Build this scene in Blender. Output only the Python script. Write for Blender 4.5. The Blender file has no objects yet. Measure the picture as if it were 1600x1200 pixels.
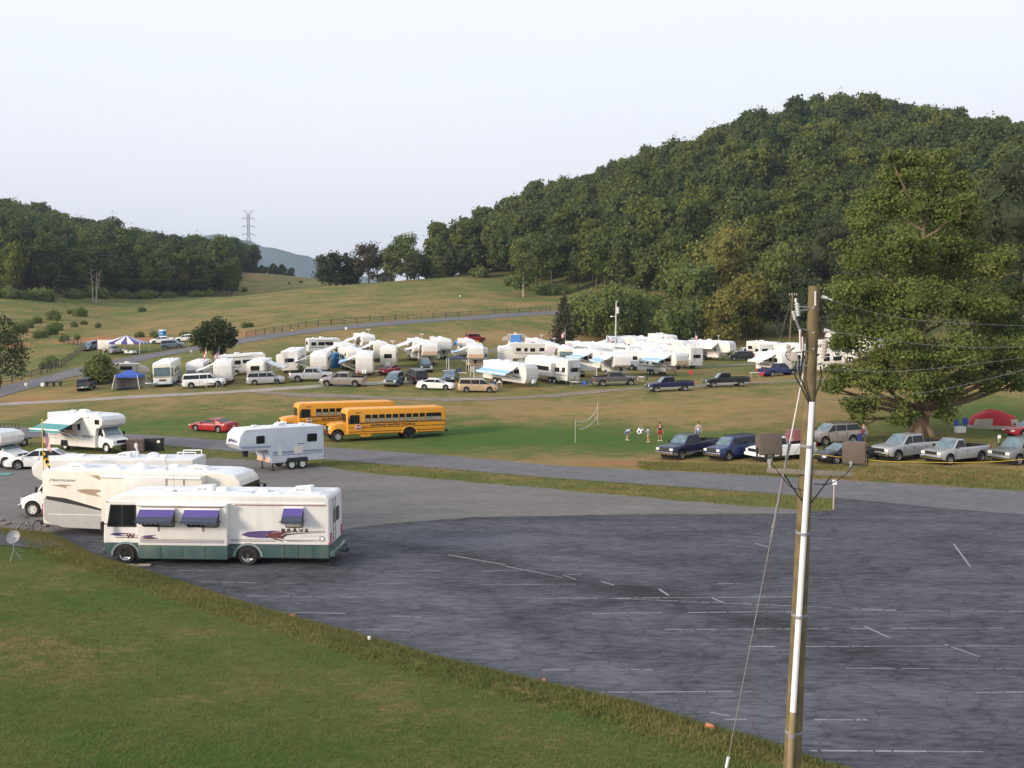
import bpy, bmesh, math, random
import numpy as np
from mathutils import Vector, Matrix
R=math.radians
random.seed(7); rng=np.random.default_rng(7)
sc=bpy.context.scene; col=sc.collection
# ---------------- camera, sky, sun, exposure
F=1570.0; CH=10.2; TH=math.atan(84/F)
cam=bpy.data.cameras.new('camera'); cam.sensor_width=36; cam.lens=F/1600*36; cam.clip_end=12000; cam.clip_start=.1
co=bpy.data.objects.new('camera',cam); col.objects.link(co); co.location=(0,0,CH); co.rotation_euler=(math.pi/2-TH,0,0)
sc.camera=co
SUN_EL,SUN_AZ=R(17),R(-122)      # azimuth from +Y (into the picture), clockwise positive: low, from the left and behind
w=bpy.data.worlds.new('World'); sc.world=w; w.use_nodes=True
nt=w.node_tree; bg=nt.nodes['Background']
sky=nt.nodes.new('ShaderNodeTexSky'); sky.sky_type='NISHITA'; sky.sun_disc=False
sky.sun_elevation=SUN_EL; sky.sun_rotation=SUN_AZ; sky.air_density=1; sky.dust_density=4; sky.ozone_density=2
tc=nt.nodes.new('ShaderNodeTexCoord'); sp=nt.nodes.new('ShaderNodeSeparateXYZ'); nt.links.new(tc.outputs['Generated'],sp.inputs[0])
rp=nt.nodes.new('ShaderNodeValToRGB'); nt.links.new(sp.outputs[2],rp.inputs[0])
e=rp.color_ramp.elements; e[0].position=0; e[0].color=(.84,.84,.90,1); e[1].position=.9; e[1].color=(.70,.77,.88,1)
for p,c in ((.1,(.87,.875,.935,1)),(.3,(.885,.915,.95,1))):
    q=e.new(p); q.color=c
mx=nt.nodes.new('ShaderNodeMix'); mx.data_type='RGBA'; mx.inputs[0].default_value=.06
nz=nt.nodes.new('ShaderNodeTexNoise'); nz.inputs['Scale'].default_value=1.6; nz.inputs['Detail'].default_value=4
mp=nt.nodes.new('ShaderNodeMapping'); mp.inputs['Scale'].default_value=(1,1,4); nt.links.new(tc.outputs['Generated'],mp.inputs[0]); nt.links.new(mp.outputs[0],nz.inputs[0])
ml=nt.nodes.new('ShaderNodeMix'); ml.data_type='RGBA'; ml.blend_type='MULTIPLY'; ml.inputs[0].default_value=1
r2=nt.nodes.new('ShaderNodeValToRGB'); r2.color_ramp.elements[0].position=.3; r2.color_ramp.elements[0].color=(.965,.97,.98,1); r2.color_ramp.elements[1].position=.7; r2.color_ramp.elements[1].color=(1,1,1,1)
nt.links.new(nz.outputs[0],r2.inputs[0]); nt.links.new(rp.outputs[0],ml.inputs[6]); nt.links.new(r2.outputs[0],ml.inputs[7])
sm=nt.nodes.new('ShaderNodeVectorMath'); sm.operation='SCALE'; sm.inputs[3].default_value=.12; nt.links.new(sky.outputs[0],sm.inputs[0])
nt.links.new(ml.outputs[2],mx.inputs[6]); nt.links.new(sm.outputs[0],mx.inputs[7]); nt.links.new(mx.outputs[2],bg.inputs[0]); bg.inputs[1].default_value=.90
HAZE=.00013
sl=bpy.data.lights.new('sun','SUN'); sl.energy=3.0; sl.angle=R(13); sl.color=(1,.85,.68)
so=bpy.data.objects.new('sun',sl); col.objects.link(so)
so.rotation_euler=(math.pi/2-SUN_EL,0,math.pi-SUN_AZ)
sc.view_settings.view_transform='Standard'; sc.view_settings.look='None'; sc.view_settings.exposure=.46; sc.view_settings.gamma=1
sc.render.engine='CYCLES'
try:
    sc.cycles.volume_bounces=0; sc.cycles.max_bounces=6; sc.cycles.transparent_max_bounces=8; sc.cycles.volume_step_rate=4
except Exception: pass
# ---------------- helpers
def tag(o,label=None,cat=None,group=None,kind=None):
    if label: o['label']=label
    if cat: o['category']=cat
    if group: o['group']=group
    if kind: o['kind']=kind
    return o
class MB:
    def __init__(s): s.v=[];s.f=[];s.m=[]
    def add(s,vs,fs,m=0):
        n=len(s.v); s.v+= [tuple(p) for p in vs]; s.f+=[tuple(i+n for i in f) for f in fs]; s.m+=[m]*len(fs); return s
    def box(s,c,d,m=0,rz=0,rx=0,ry=0):
        M=Matrix.Rotation(rz,3,'Z')@Matrix.Rotation(ry,3,'Y')@Matrix.Rotation(rx,3,'X'); c=Vector(c)
        vs=[c+M@Vector((a*d[0]/2,b*d[1]/2,e*d[2]/2)) for a in(-1,1) for b in(-1,1) for e in(-1,1)]
        return s.add(vs,[(0,1,3,2),(4,6,7,5),(0,4,5,1),(2,3,7,6),(0,2,6,4),(1,5,7,3)],m)
    def hexa(s,b,t,m=0):      # four bottom points (ccw from above) and four top points
        return s.add(list(b)+list(t),[(3,2,1,0),(4,5,6,7),(0,1,5,4),(1,2,6,5),(2,3,7,6),(3,0,4,7)],m)
    def cyl(s,p0,p1,r0,r1=None,n=10,m=0,cap=True):
        r1=r0 if r1 is None else r1; p0=Vector(p0);p1=Vector(p1); d=(p1-p0)
        if d.length<1e-6: return s
        d.normalize(); a=d.orthogonal().normalized(); b=d.cross(a)
        vs=[]
        for p,r in((p0,r0),(p1,r1)):
            for i in range(n):
                t=2*math.pi*i/n; vs.append(p+(a*math.cos(t)+b*math.sin(t))*r)
        fs=[(i,(i+1)%n,n+(i+1)%n,n+i) for i in range(n)]
        if cap: fs+=[tuple(range(n-1,-1,-1)),tuple(range(n,2*n))]
        return s.add(vs,fs,m)
    def tube(s,pts,r,n=6,m=0):
        for a,b in zip(pts[:-1],pts[1:]): s.cyl(a,b,r,r,n,m)
        return s
    def prism(s,pts,y0,y1,m=0):   # polygon in XZ, extruded along Y
        n=len(pts); A=sum(pts[i][0]*pts[(i+1)%n][1]-pts[(i+1)%n][0]*pts[i][1] for i in range(n))
        if A<0: pts=pts[::-1]
        if y0>y1: y0,y1=y1,y0
        vs=[(x,y0,z) for x,z in pts]+[(x,y1,z) for x,z in pts]
        fs=[tuple(range(n)),tuple(range(2*n-1,n-1,-1))]+[((i+1)%n,i,n+i,n+(i+1)%n) for i in range(n)]
        return s.add(vs,fs,m)
    def lathe(s,prof,c=(0,0,0),axis='Y',n=20,m=0):  # prof: (axial, radius)
        vs=[];fs=[];k=len(prof)
        for i in range(n):
            t=2*math.pi*i/n
            for a,r in prof:
                p={'Y':(r*math.cos(t),a,r*math.sin(t)),'Z':(r*math.cos(t),r*math.sin(t),a),'X':(a,r*math.cos(t),r*math.sin(t))}[axis]
                vs.append((p[0]+c[0],p[1]+c[1],p[2]+c[2]))
        for i in range(n):
            j=(i+1)%n
            for q in range(k-1): fs.append((i*k+q,j*k+q,j*k+q+1,i*k+q+1))
        return s.add(vs,fs,m)
    def ball(s,c,r,m=0,n=10,k=7,sq=(1,1,1)):
        prof=[(r*math.sin(math.pi*(j/k-.5)),max(1e-4,r*math.cos(math.pi*(j/k-.5)))) for j in range(k+1)]
        q=MB().lathe(prof,axis='Z',n=n); return s.add([(a*sq[0]+c[0],b*sq[1]+c[1],d*sq[2]+c[2]) for a,b,d in q.v],q.f,m)
    def xf(s,M):
        s.v=[tuple(M@Vector(p)) for p in s.v]; return s
    def build(s,name,mats,parent=None,bev=0,seg=2,ang=38,fix=True):
        if not isinstance(mats,(list,tuple)): mats=[mats]
        me=bpy.data.meshes.new(name); me.from_pydata(s.v,[],s.f)
        for q in mats: me.materials.append(q)
        me.polygons.foreach_set('material_index',s.m)
        if bev or fix:
            bm=bmesh.new(); bm.from_mesh(me)
            if fix: bmesh.ops.recalc_face_normals(bm,faces=bm.faces)
            if bev:
                es=[e for e in bm.edges if len(e.link_faces)==2 and e.calc_face_angle(0)>R(25)]
                try: bmesh.ops.bevel(bm,geom=es,offset=bev,segments=seg,profile=.6,affect='EDGES',clamp_overlap=True)
                except Exception as x: print('bevel',name,x)
            bm.to_mesh(me); bm.free()
        me.polygons.foreach_set('use_smooth',[True]*len(me.polygons))
        me.set_sharp_from_angle(angle=R(ang)); me.update()
        o=bpy.data.objects.new(name,me); col.objects.link(o)
        if parent: o.parent=parent
        return o
def empty(name,loc=(0,0,0),rz=0,label=None,cat=None,group=None,tilt=0,roll=0):
    o=bpy.data.objects.new(name,None); o.empty_display_size=.3; col.objects.link(o); o.location=loc; o.rotation_euler=(roll,tilt,rz)
    return tag(o,label,cat,group)
def link(name,me,parent,loc=(0,0,0),rot=(0,0,0),sc_=1):
    o=bpy.data.objects.new(name,me); col.objects.link(o); o.parent=parent; o.location=loc; o.rotation_euler=rot
    o.scale=(sc_,)*3 if not isinstance(sc_,tuple) else sc_
    return o
def dup(o,loc=None,rz=None,label=None,parent=None,scale=None):
    c=o.copy(); col.objects.link(c)
    if parent is not None: c.parent=parent
    if loc is not None: c.location=loc
    if rz is not None: c.rotation_euler=(0,0,rz)
    if scale is not None: c.scale=(scale,)*3
    if label: c['label']=label
    for ch in list(o.children): dup(ch,parent=c)
    return c
def text_mesh(s,size=1,bold=0):
    cu=bpy.data.curves.new('t','FONT'); cu.body=s; cu.size=size; cu.extrude=.004; cu.offset=bold; cu.align_x='CENTER'; cu.align_y='CENTER'
    o=bpy.data.objects.new('t',cu); col.objects.link(o)
    dg=bpy.context.evaluated_depsgraph_get(); me=bpy.data.meshes.new_from_object(o.evaluated_get(dg)); bpy.data.objects.remove(o); bpy.data.curves.remove(cu)
    return me
def lettering(s,size,loc,m,parent,side=-1,bold=0,name='lettering',rot=None,sx=1,shear=0):
    me=text_mesh(s,size,bold); me.materials.clear(); me.materials.append(m)
    for v in me.vertices: v.co.x=v.co.x*sx+v.co.y*shear
    o=bpy.data.objects.new(name,me); col.objects.link(o); o.parent=parent; o.location=loc
    o.rotation_euler=rot if rot else ((math.pi/2,0,0) if side<0 else (math.pi/2,0,math.pi))
    return o
# ---------------- materials
def mat(name,c,rough=.6,var=.12,scale=3,metal=0,bump=0,spec=.4,coat=0,dirt=0,emit=None,objv=0,coords='Object',bscale=None):
    m=bpy.data.materials.new(name); m.use_nodes=True; t=m.node_tree; b=t.nodes['Principled BSDF']
    b.inputs['Roughness'].default_value=rough; b.inputs['Metallic'].default_value=metal; b.inputs['Specular IOR Level'].default_value=spec
    if coat: b.inputs['Coat Weight'].default_value=coat; b.inputs['Coat Roughness'].default_value=.12
    c4=(*c,1); cx=t.nodes.new('ShaderNodeTexCoord'); n=t.nodes.new('ShaderNodeTexNoise'); n.inputs['Scale'].default_value=scale; n.inputs['Detail'].default_value=6
    t.links.new(cx.outputs[coords],n.inputs[0]); r=t.nodes.new('ShaderNodeValToRGB'); t.links.new(n.outputs[0],r.inputs[0])
    r.color_ramp.elements[0].position=.3; r.color_ramp.elements[1].position=.7
    r.color_ramp.elements[0].color=(*[x*(1-var) for x in c],1); r.color_ramp.elements[1].color=(*[min(1,x*(1+var)) for x in c],1)
    out=r.outputs[0]
    if dirt:
        d=t.nodes.new('ShaderNodeMix'); d.data_type='RGBA'; n2=t.nodes.new('ShaderNodeTexNoise'); n2.inputs['Scale'].default_value=1.1; n2.inputs['Detail'].default_value=8
        mpp=t.nodes.new('ShaderNodeMapping'); mpp.inputs['Scale'].default_value=(2.5,2.5,.5); t.links.new(cx.outputs[coords],mpp.inputs[0]); t.links.new(mpp.outputs[0],n2.inputs[0])
        rr=t.nodes.new('ShaderNodeMapRange'); rr.inputs[1].default_value=.45; rr.inputs[2].default_value=.8; rr.inputs[4].default_value=dirt; t.links.new(n2.outputs[0],rr.inputs[0])
        t.links.new(rr.outputs[0],d.inputs[0]); t.links.new(out,d.inputs[6]); d.inputs[7].default_value=(.30,.26,.20,1); out=d.outputs[2]
    if objv:
        oi=t.nodes.new('ShaderNodeObjectInfo'); h=t.nodes.new('ShaderNodeHueSaturation'); mr=t.nodes.new('ShaderNodeMapRange'); mr.inputs[3].default_value=1-objv; mr.inputs[4].default_value=1+objv
        t.links.new(oi.outputs['Random'],mr.inputs[0]); t.links.new(mr.outputs[0],h.inputs['Value']); t.links.new(out,h.inputs['Color']); out=h.outputs[0]
    t.links.new(out,b.inputs['Base Color'])
    if bump:
        bp=t.nodes.new('ShaderNodeBump'); bp.inputs['Strength'].default_value=bump; bp.inputs['Distance'].default_value=.02
        n3=t.nodes.new('ShaderNodeTexNoise'); n3.inputs['Scale'].default_value=bscale or scale*6; n3.inputs['Detail'].default_value=5; t.links.new(cx.outputs[coords],n3.inputs[0]); t.links.new(n3.outputs[0],bp.inputs['Height']); t.links.new(bp.outputs[0],b.inputs['Normal'])
    if emit: b.inputs['Emission Color'].default_value=(*emit,1); b.inputs['Emission Strength'].default_value=1
    return m
def paint(name,c,**k): 
    d=dict(rough=.35,var=.05,scale=1.2,spec=.4,coat=.25,dirt=.05); d.update(k); return mat(name,c,**d)
M={}
M['white']=mat('white_gelcoat',(.73,.71,.69),rough=.4,var=.04,scale=1.5,dirt=.16,spec=.4)
M['white2']=mat('cream_gelcoat',(.74,.70,.63),rough=.45,var=.05,scale=1.5,dirt=.18)
M['cool']=mat('cool_white_siding',(.62,.66,.73),rough=.5,var=.05,scale=2,dirt=.15)
M['roof']=mat('rubber_roof',(.78,.79,.82),rough=.7,var=.07,scale=2,dirt=.22,bump=.1)
M['plastic']=mat('white_plastic',(.86,.86,.86),rough=.4,var=.03,dirt=.08)
M['grayp']=mat('gray_panel',(.42,.42,.41),rough=.45,var=.06,dirt=.12)
M['teal']=paint('teal_skirt',(.06,.105,.105),dirt=.25)
M['tan']=mat('tan_panel',(.50,.40,.29),rough=.5,var=.08,dirt=.15)
M['peach']=mat('peach_panel',(.62,.42,.29),rough=.5,var=.08,dirt=.15)
M['glass']=mat('dark_glass',(.012,.014,.016),rough=.12,var=.3,scale=2,spec=.35)
M['glassb']=mat('reflecting_windshield',(.10,.15,.18),rough=.07,var=.4,scale=1.5,spec=.9)
M['interior']=mat('window_curtain',(.30,.29,.24),rough=.8,var=.3,scale=4)
M['rubber']=mat('tyre_rubber',(.022,.021,.021),rough=.85,var=.3,scale=6)
M['black']=mat('black_plastic',(.02,.02,.022),rough=.5,var=.3)
M['dark']=mat('dark_underbody',(.012,.012,.012),rough=.9,var=.3)
M['chrome']=mat('chrome',(.62,.62,.62),rough=.18,metal=1,var=.1)
M['alu']=mat('alloy',(.5,.49,.48),rough=.35,metal=.8,var=.1)
M['steelw']=mat('white_steel_rim',(.75,.74,.70),rough=.4,var=.08)
M['lamp']=mat('headlight_lens',(.75,.75,.72),rough=.08,spec=.9,var=.1,scale=20)
M['amber']=mat('amber_lens',(.8,.25,.03),rough=.2,var=.1)
M['red']=mat('red_lens',(.45,.02,.015),rough=.2,var=.1)
M['navy']=paint('navy_paint',(.010,.013,.055))
M['navy2']=paint('blue_paint',(.016,.028,.12))
M['blackp']=paint('black_paint',(.012,.013,.018))
M['silver']=paint('silver_paint',(.42,.42,.43),metal=.35)
M['pewter']=paint('pewter_paint',(.33,.29,.26),metal=.35)
M['charcoal']=paint('charcoal_paint',(.10,.09,.085),metal=.3)
M['grayc']=paint('gray_paint',(.20,.21,.215),metal=.3)
M['slate']=paint('slate_blue_paint',(.13,.17,.21),metal=.3)
M['redc']=paint('red_paint',(.34,.014,.02))
M['gold']=paint('gold_paint',(.52,.38,.24),metal=.2)
M['whitec']=paint('white_paint',(.84,.83,.82))
M['green']=paint('dark_green_paint',(.02,.04,.045))
M['bus']=paint('bus_yellow',(.80,.33,.015),rough=.42,coat=.2,dirt=.16)
M['purple']=mat('violet_fabric',(.095,.07,.27),rough=.8,var=.1)
M['slatef']=mat('slate_fabric',(.05,.06,.10),rough=.8,var=.1)
M['plum']=mat('plum_decal',(.10,.075,.20),rough=.4,var=.05)
M['maroon']=mat('maroon_decal',(.16,.05,.05),rough=.4,var=.05)
M['bronze']=mat('bronze_decal',(.36,.27,.19),rough=.4,var=.06)
M['linegray']=mat('gray_decal',(.25,.25,.28),rough=.5,var=.05)
M['bluestr']=mat('pale_blue_decal',(.28,.33,.44),rough=.5,var=.06)
M['tealf']=mat('teal_awning',(.10,.30,.31),rough=.85,var=.08,scale=2)
M['canvas']=mat('white_canvas',(.78,.77,.76),rough=.85,var=.06,scale=2)
M['bluecan']=mat('pale_blue_canvas',(.30,.52,.70),rough=.85,var=.08)
M['pinkcan']=mat('mauve_canvas',(.50,.38,.42),rough=.85,var=.08)
M['graycan']=mat('gray_canvas',(.24,.25,.24),rough=.9,var=.1)
M['tancan']=mat('tan_canvas',(.46,.41,.36),rough=.9,var=.1)
M['bluetarp']=mat('blue_tarp',(.03,.10,.46),rough=.6,var=.12,bump=.4,scale=3)
M['bluetarp2']=mat('light_blue_tarp',(.07,.22,.55),rough=.6,var=.12,bump=.4,scale=3)
M['redcan']=mat('red_tent_fabric',(.50,.035,.045),rough=.75,var=.1)
M['greencan']=mat('olive_tent_fabric',(.13,.17,.10),rough=.8,var=.12)
M['pot']=mat('blue_plastic_toilet',(.03,.19,.46),rough=.5,var=.1)
M['wood']=mat('weathered_pole_wood',(.15,.115,.06),rough=.85,var=.35,scale=3,bump=.6,coords='Object')
M['fencew']=mat('fence_wood',(.10,.085,.07),rough=.9,var=.4,scale=2,objv=.3)
M['pvc']=mat('white_conduit',(.80,.76,.80),rough=.45,var=.05,scale=4,dirt=.12)
M['galv']=mat('galvanised_steel',(.36,.36,.37),rough=.5,metal=.5,var=.15)
M['brownlamp']=mat('bronze_floodlight',(.125,.098,.08),rough=.6,var=.10)
M['porc']=mat('gray_porcelain',(.62,.62,.62),rough=.25,var=.06)
M['skin']=mat('skin',(.50,.27,.19),rough=.6,var=.08)
M['hair']=mat('dark_hair',(.03,.02,.015),rough=.8,var=.2)
M['lbluef']=mat('light_blue_shirt',(.36,.50,.68),rough=.9,var=.08)
M['blackf']=mat('black_shirt',(.02,.02,.022),rough=.9,var=.1)
M['redf']=mat('red_shorts',(.45,.03,.03),rough=.9,var=.1)
M['khaki']=mat('khaki_shorts',(.42,.34,.24),rough=.9,var=.1)
M['denim']=mat('denim_shorts',(.12,.18,.30),rough=.9,var=.1)
M['yellow']=mat('yellow_plastic',(.75,.50,.03),rough=.6,var=.08)
M['orange']=mat('orange_clay',(.50,.15,.05),rough=.9,var=.2)
M['flagred']=mat('flag_red',(.45,.02,.03),rough=.8,var=.08)
M['flagblue']=mat('flag_blue',(.02,.03,.12),rough=.8,var=.08)
M['white_paint']=mat('worn_white_paint',(.24,.245,.26),rough=.8,var=.35,scale=5,coords='Generated')
# ---------------- terrain: heights (distance, metres) along lines of sight, blended sideways
PRO={
-900:[(95,0),(130,1),(165,1.6),(220,5),(330,18),(430,34),(650,80),(800,88),(1200,60)],
0:[(108,0),(130,1.0),(150,1.4),(165,1.8),(220,6.1),(330,22),(430,38),(650,77),(800,85),(1200,60)],
100:[(103,0),(130,1.3),(160,2.6),(185,3.9),(215,6.5),(330,18),(400,29),(650,64),(800,68),(1200,60)],
200:[(99,0),(130,1.9),(150,2.8),(190,4.3),(205,6.0),(215,7.6),(330,15.7),(360,18.9),(450,30),(650,56),(800,53),(1200,50)],
300:[(95,0),(130,2.1),(150,3.1),(205,6.5),(215,7.8),(240,10),(340,19),(375,21.5),(440,27),(560,38),(650,47),(740,48),(900,40)],
400:[(95,0),(130,2.3),(150,3.6),(200,7.1),(220,9.4),(228,9.7),(250,11.2),(340,21.2),(370,23.4),(420,23),(520,33),(620,46),(700,51),(760,50),(1000,35)],
500:[(94,0),(130,2.5),(150,4),(190,6.2),(220,9.3),(235,10.8),(250,12.4),(300,18.2),(350,24.9),(375,26.7),(420,25),(560,37),(600,41),(700,44),(1000,33)],
700:[(93,0),(130,2.4),(145,3.7),(190,5.9),(215,8.3),(250,12.6),(260,13.6),(330,24),(380,30.5),(420,31),(600,34),(1000,30)],
780:[(93,0),(130,2.3),(145,3.6),(190,5.4),(215,7.6),(250,12.2),(262,14),(330,23),(370,29),(420,37),(500,51),(570,63),(700,63),(1000,50)],
870:[(93,0),(130,2.2),(150,3.6),(190,5.0),(215,6.9),(240,10.3),(265,14.6),(280,16.4),(330,21),(400,37),(500,60),(560,71),(700,75),(1000,60)],
1000:[(92,0),(122,2.4),(150,3.4),(190,4.4),(215,5.6),(240,8),(280,15),(340,32),(450,62),(600,93),(700,100),(1000,80)],
1200:[(69,0),(72,.3),(80,.35),(93,.8),(121,2.9),(150,3.5),(190,4.4),(215,6),(250,12),(300,27),(400,65),(500,98),(600,118),(700,130),(900,120)],
1300:[(67,0),(70,.35),(80,.45),(95,.9),(125,3.4),(150,4.2),(190,5),(215,7),(250,15),(300,31),(400,70),(500,104),(620,129),(700,133),(900,120)],
1450:[(65,0),(69,.5),(77,.55),(95,.9),(130,4.1),(150,4.5),(190,5.5),(215,8),(250,17),(300,34),(400,72),(500,99),(600,119),(700,128),(900,120)],
1600:[(63,0),(67,.5),(75,.6),(97,.7),(130,4.1),(150,4.5),(190,5.5),(215,8),(250,17),(300,34),(400,70),(500,90),(600,105),(700,112),(900,105)],
2400:[(55,0),(60,.5),(75,.6),(95,.9),(130,4),(190,6),(250,17),(400,58),(600,86),(900,86)]}
DG=np.concatenate([np.arange(30,300,2.0),np.arange(300,1300,8.0)]); UG=np.arange(-900,2401,20.0)
ks=sorted(PRO); cols=[]
for k in ks:
    d,z=zip(*PRO[k]); d=(30,)+d+(3000,); z=(0,)+z+(z[-1],); cols.append(np.interp(DG,d,z))
cols=np.array(cols); TG=np.array([[0]*len(DG)]*len(UG),float)
for j in range(len(DG)): TG[:,j]=np.interp(UG,ks,cols[:,j])
for _ in range(2):
    P=np.pad(TG,((2,2),(0,0)),'edge'); TG=(P[:-4]+2*P[1:-3]+3*P[2:-2]+2*P[3:-1]+P[4:])/9
P=np.pad(TG,((0,0),(1,1)),'edge'); TG=(P[:,:-2]+2*P[:,1:-1]+P[:,2:])/4
def ray(px,py):
    a=(px-800)/F; b=(600-py)/F
    return Vector((a,math.cos(TH)+b*math.sin(TH),-math.sin(TH)+b*math.cos(TH)))
def Z0(px,py,z=0):
    r=ray(px,py); t=(z-CH)/r.z; return (r.x*t,r.y*t)
EDGE=[(-90,47),(-45,51)]+[Z0(*p) for p in ((0,830),(86,839),(150,872),(210,891),(285,914),(337,932),(420,958),(517,985),(600,1007),(700,1036),(850,1073),(1000,1106),(1110,1141),(1200,1166),(1300,1202))]
EDGE+=[(EDGE[-1][0]+12,EDGE[-1][1]-9.5),(60,-20)]
EA=np.array(EDGE)
def lawn_s(x,y):   # signed distance to the edge of the lot, positive on the lawn
    x=np.asarray(x,float);y=np.asarray(y,float); best=np.full(x.shape,1e9); sg=np.ones(x.shape)
    for (ax,ay),(bx,by) in zip(EA[:-1],EA[1:]):
        dx,dy=bx-ax,by-ay; L=dx*dx+dy*dy; t=np.clip(((x-ax)*dx+(y-ay)*dy)/L,0,1); qx=x-ax-t*dx; qy=y-ay-t*dy; d=np.hypot(qx,qy)
        s=np.sign(dy*qx-dx*qy); s[s==0]=1; m=d<best-1e-9; best=np.where(m,d,best); sg=np.where(m,s,sg)
    return best*sg
def T(x,y):
    x=np.atleast_1d(np.asarray(x,float)); y=np.atleast_1d(np.asarray(y,float)); yy=np.maximum(y,34.0)
    u=np.clip(800+F*x/yy,-900,2399.9); ui=(u+900)/20; i=ui.astype(int).clip(0,len(UG)-2); fu=ui-i
    d=np.clip(yy,30,1290); j=np.clip(np.searchsorted(DG,d,side='right')-1,0,len(DG)-2); fd=(d-DG[j])/(DG[j+1]-DG[j])
    z=(TG[i,j]*(1-fu)*(1-fd)+TG[i+1,j]*fu*(1-fd)+TG[i,j+1]*(1-fu)*fd+TG[i+1,j+1]*fu*fd)
    m=(y<75)&(x<40)
    if m.any():
        s=lawn_s(x[m],y[m]); zl=np.interp(s,[-.2,0,.5,1.5,2.2,3.2,20,40,120],[0,.03,.24,.46,.42,.56,2.0,3.0,4])
        z[m]=z[m]+np.where(s>-.2,zl,0)
    return z
def t1(x,y): return float(T(x,y)[0])
def G(px,py):
    r=ray(px,py); y=12.0
    prev=y
    while y<1300:
        t=y/r.y; z=CH+r.z*t
        if z<=t1(r.x*t,y):
            lo,hi=prev,y
            for _ in range(18):
                mid=(lo+hi)/2; t=mid/r.y
                if CH+r.z*t<=t1(r.x*t,mid): hi=mid
                else: lo=mid
            t=hi/r.y; return Vector((r.x*t,hi,t1(r.x*t,hi)))
        prev=y; y+=1.0 if y<300 else 4
    return Vector((r.x*400,400,t1(r.x*400,400)))
def at(px,py,y):
    r=ray(px,py); t=y/r.y; return Vector((r.x*t,y,CH+r.z*t))
def on(px,y):   # ground point in column px at distance y
    x=(px-800)/F*y; return Vector((x,y,t1(x,y)))
def rest(o,x,y,rz,L=4):   # stand a vehicle on the slope
    c,s=math.cos(rz),math.sin(rz); z1=t1(x+c*L/2,y+s*L/2); z0=t1(x-c*L/2,y-s*L/2); za=t1(x-s*.8,y+c*.8); zb=t1(x+s*.8,y-c*.8)
    o.location=(x,y,(z0+z1)/2); o.rotation_euler=(math.atan2(za-zb,1.6),-math.atan2(z1-z0,L),rz)
def ground_mesh(name,ss,ds,m,off=0):
    S,D=np.meshgrid(ss,ds); X=S*(np.maximum(D,0)+55); Y=D; Z=T(X.ravel(),Y.ravel()).reshape(X.shape)
    V=np.stack([X,Y,Z],-1).reshape(-1,3); n=len(ss); fs=[]
    I=np.arange((len(ds)-1)*n).reshape(-1,n)[:,:-1].ravel(); Fc=np.stack([I,I+1,I+n+1,I+n],1)
    me=bpy.data.meshes.new(name); me.from_pydata(V.tolist(),[],Fc.tolist()); me.materials.append(m)
    me.polygons.foreach_set('use_smooth',[True]*len(me.polygons)); o=bpy.data.objects.new(name,me); col.objects.link(o); return o,V
# ground colours by place: dry and lush patches of turf (px, py, rx, ry, dryness), soft edged
PATCH=[(300,645,300,14,-.3),(700,672,420,14,-.85),(900,690,260,14,-1.2),(620,640,400,9,.3),(950,650,300,26,.55),(1150,640,160,26,.65),(1330,640,80,40,.35),(1540,640,90,26,-.6),(1560,600,120,16,.7),
 (700,716,500,9,.1),(1000,722,260,10,.9),(1480,738,260,14,1.1),(1100,738,200,8,.8),(250,625,300,8,.35),(120,640,160,14,.3),(60,618,120,6,.8),(850,526,160,12,.9),(650,535,200,14,.35),(740,510,140,8,-.3),(300,520,300,12,.3),
 (600,470,300,26,.25),(400,430,80,20,.55),(330,500,120,22,.2),(700,600,60,10,.3),(1050,700,100,10,.2),(120,560,160,30,-.2),(430,1100,300,60,.45),(250,940,200,14,-.5),(600,1120,200,50,.35),(120,1010,160,30,.3),(900,1160,200,40,.2),(80,1120,120,40,-.4),(300,1180,200,30,-.5)]
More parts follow.
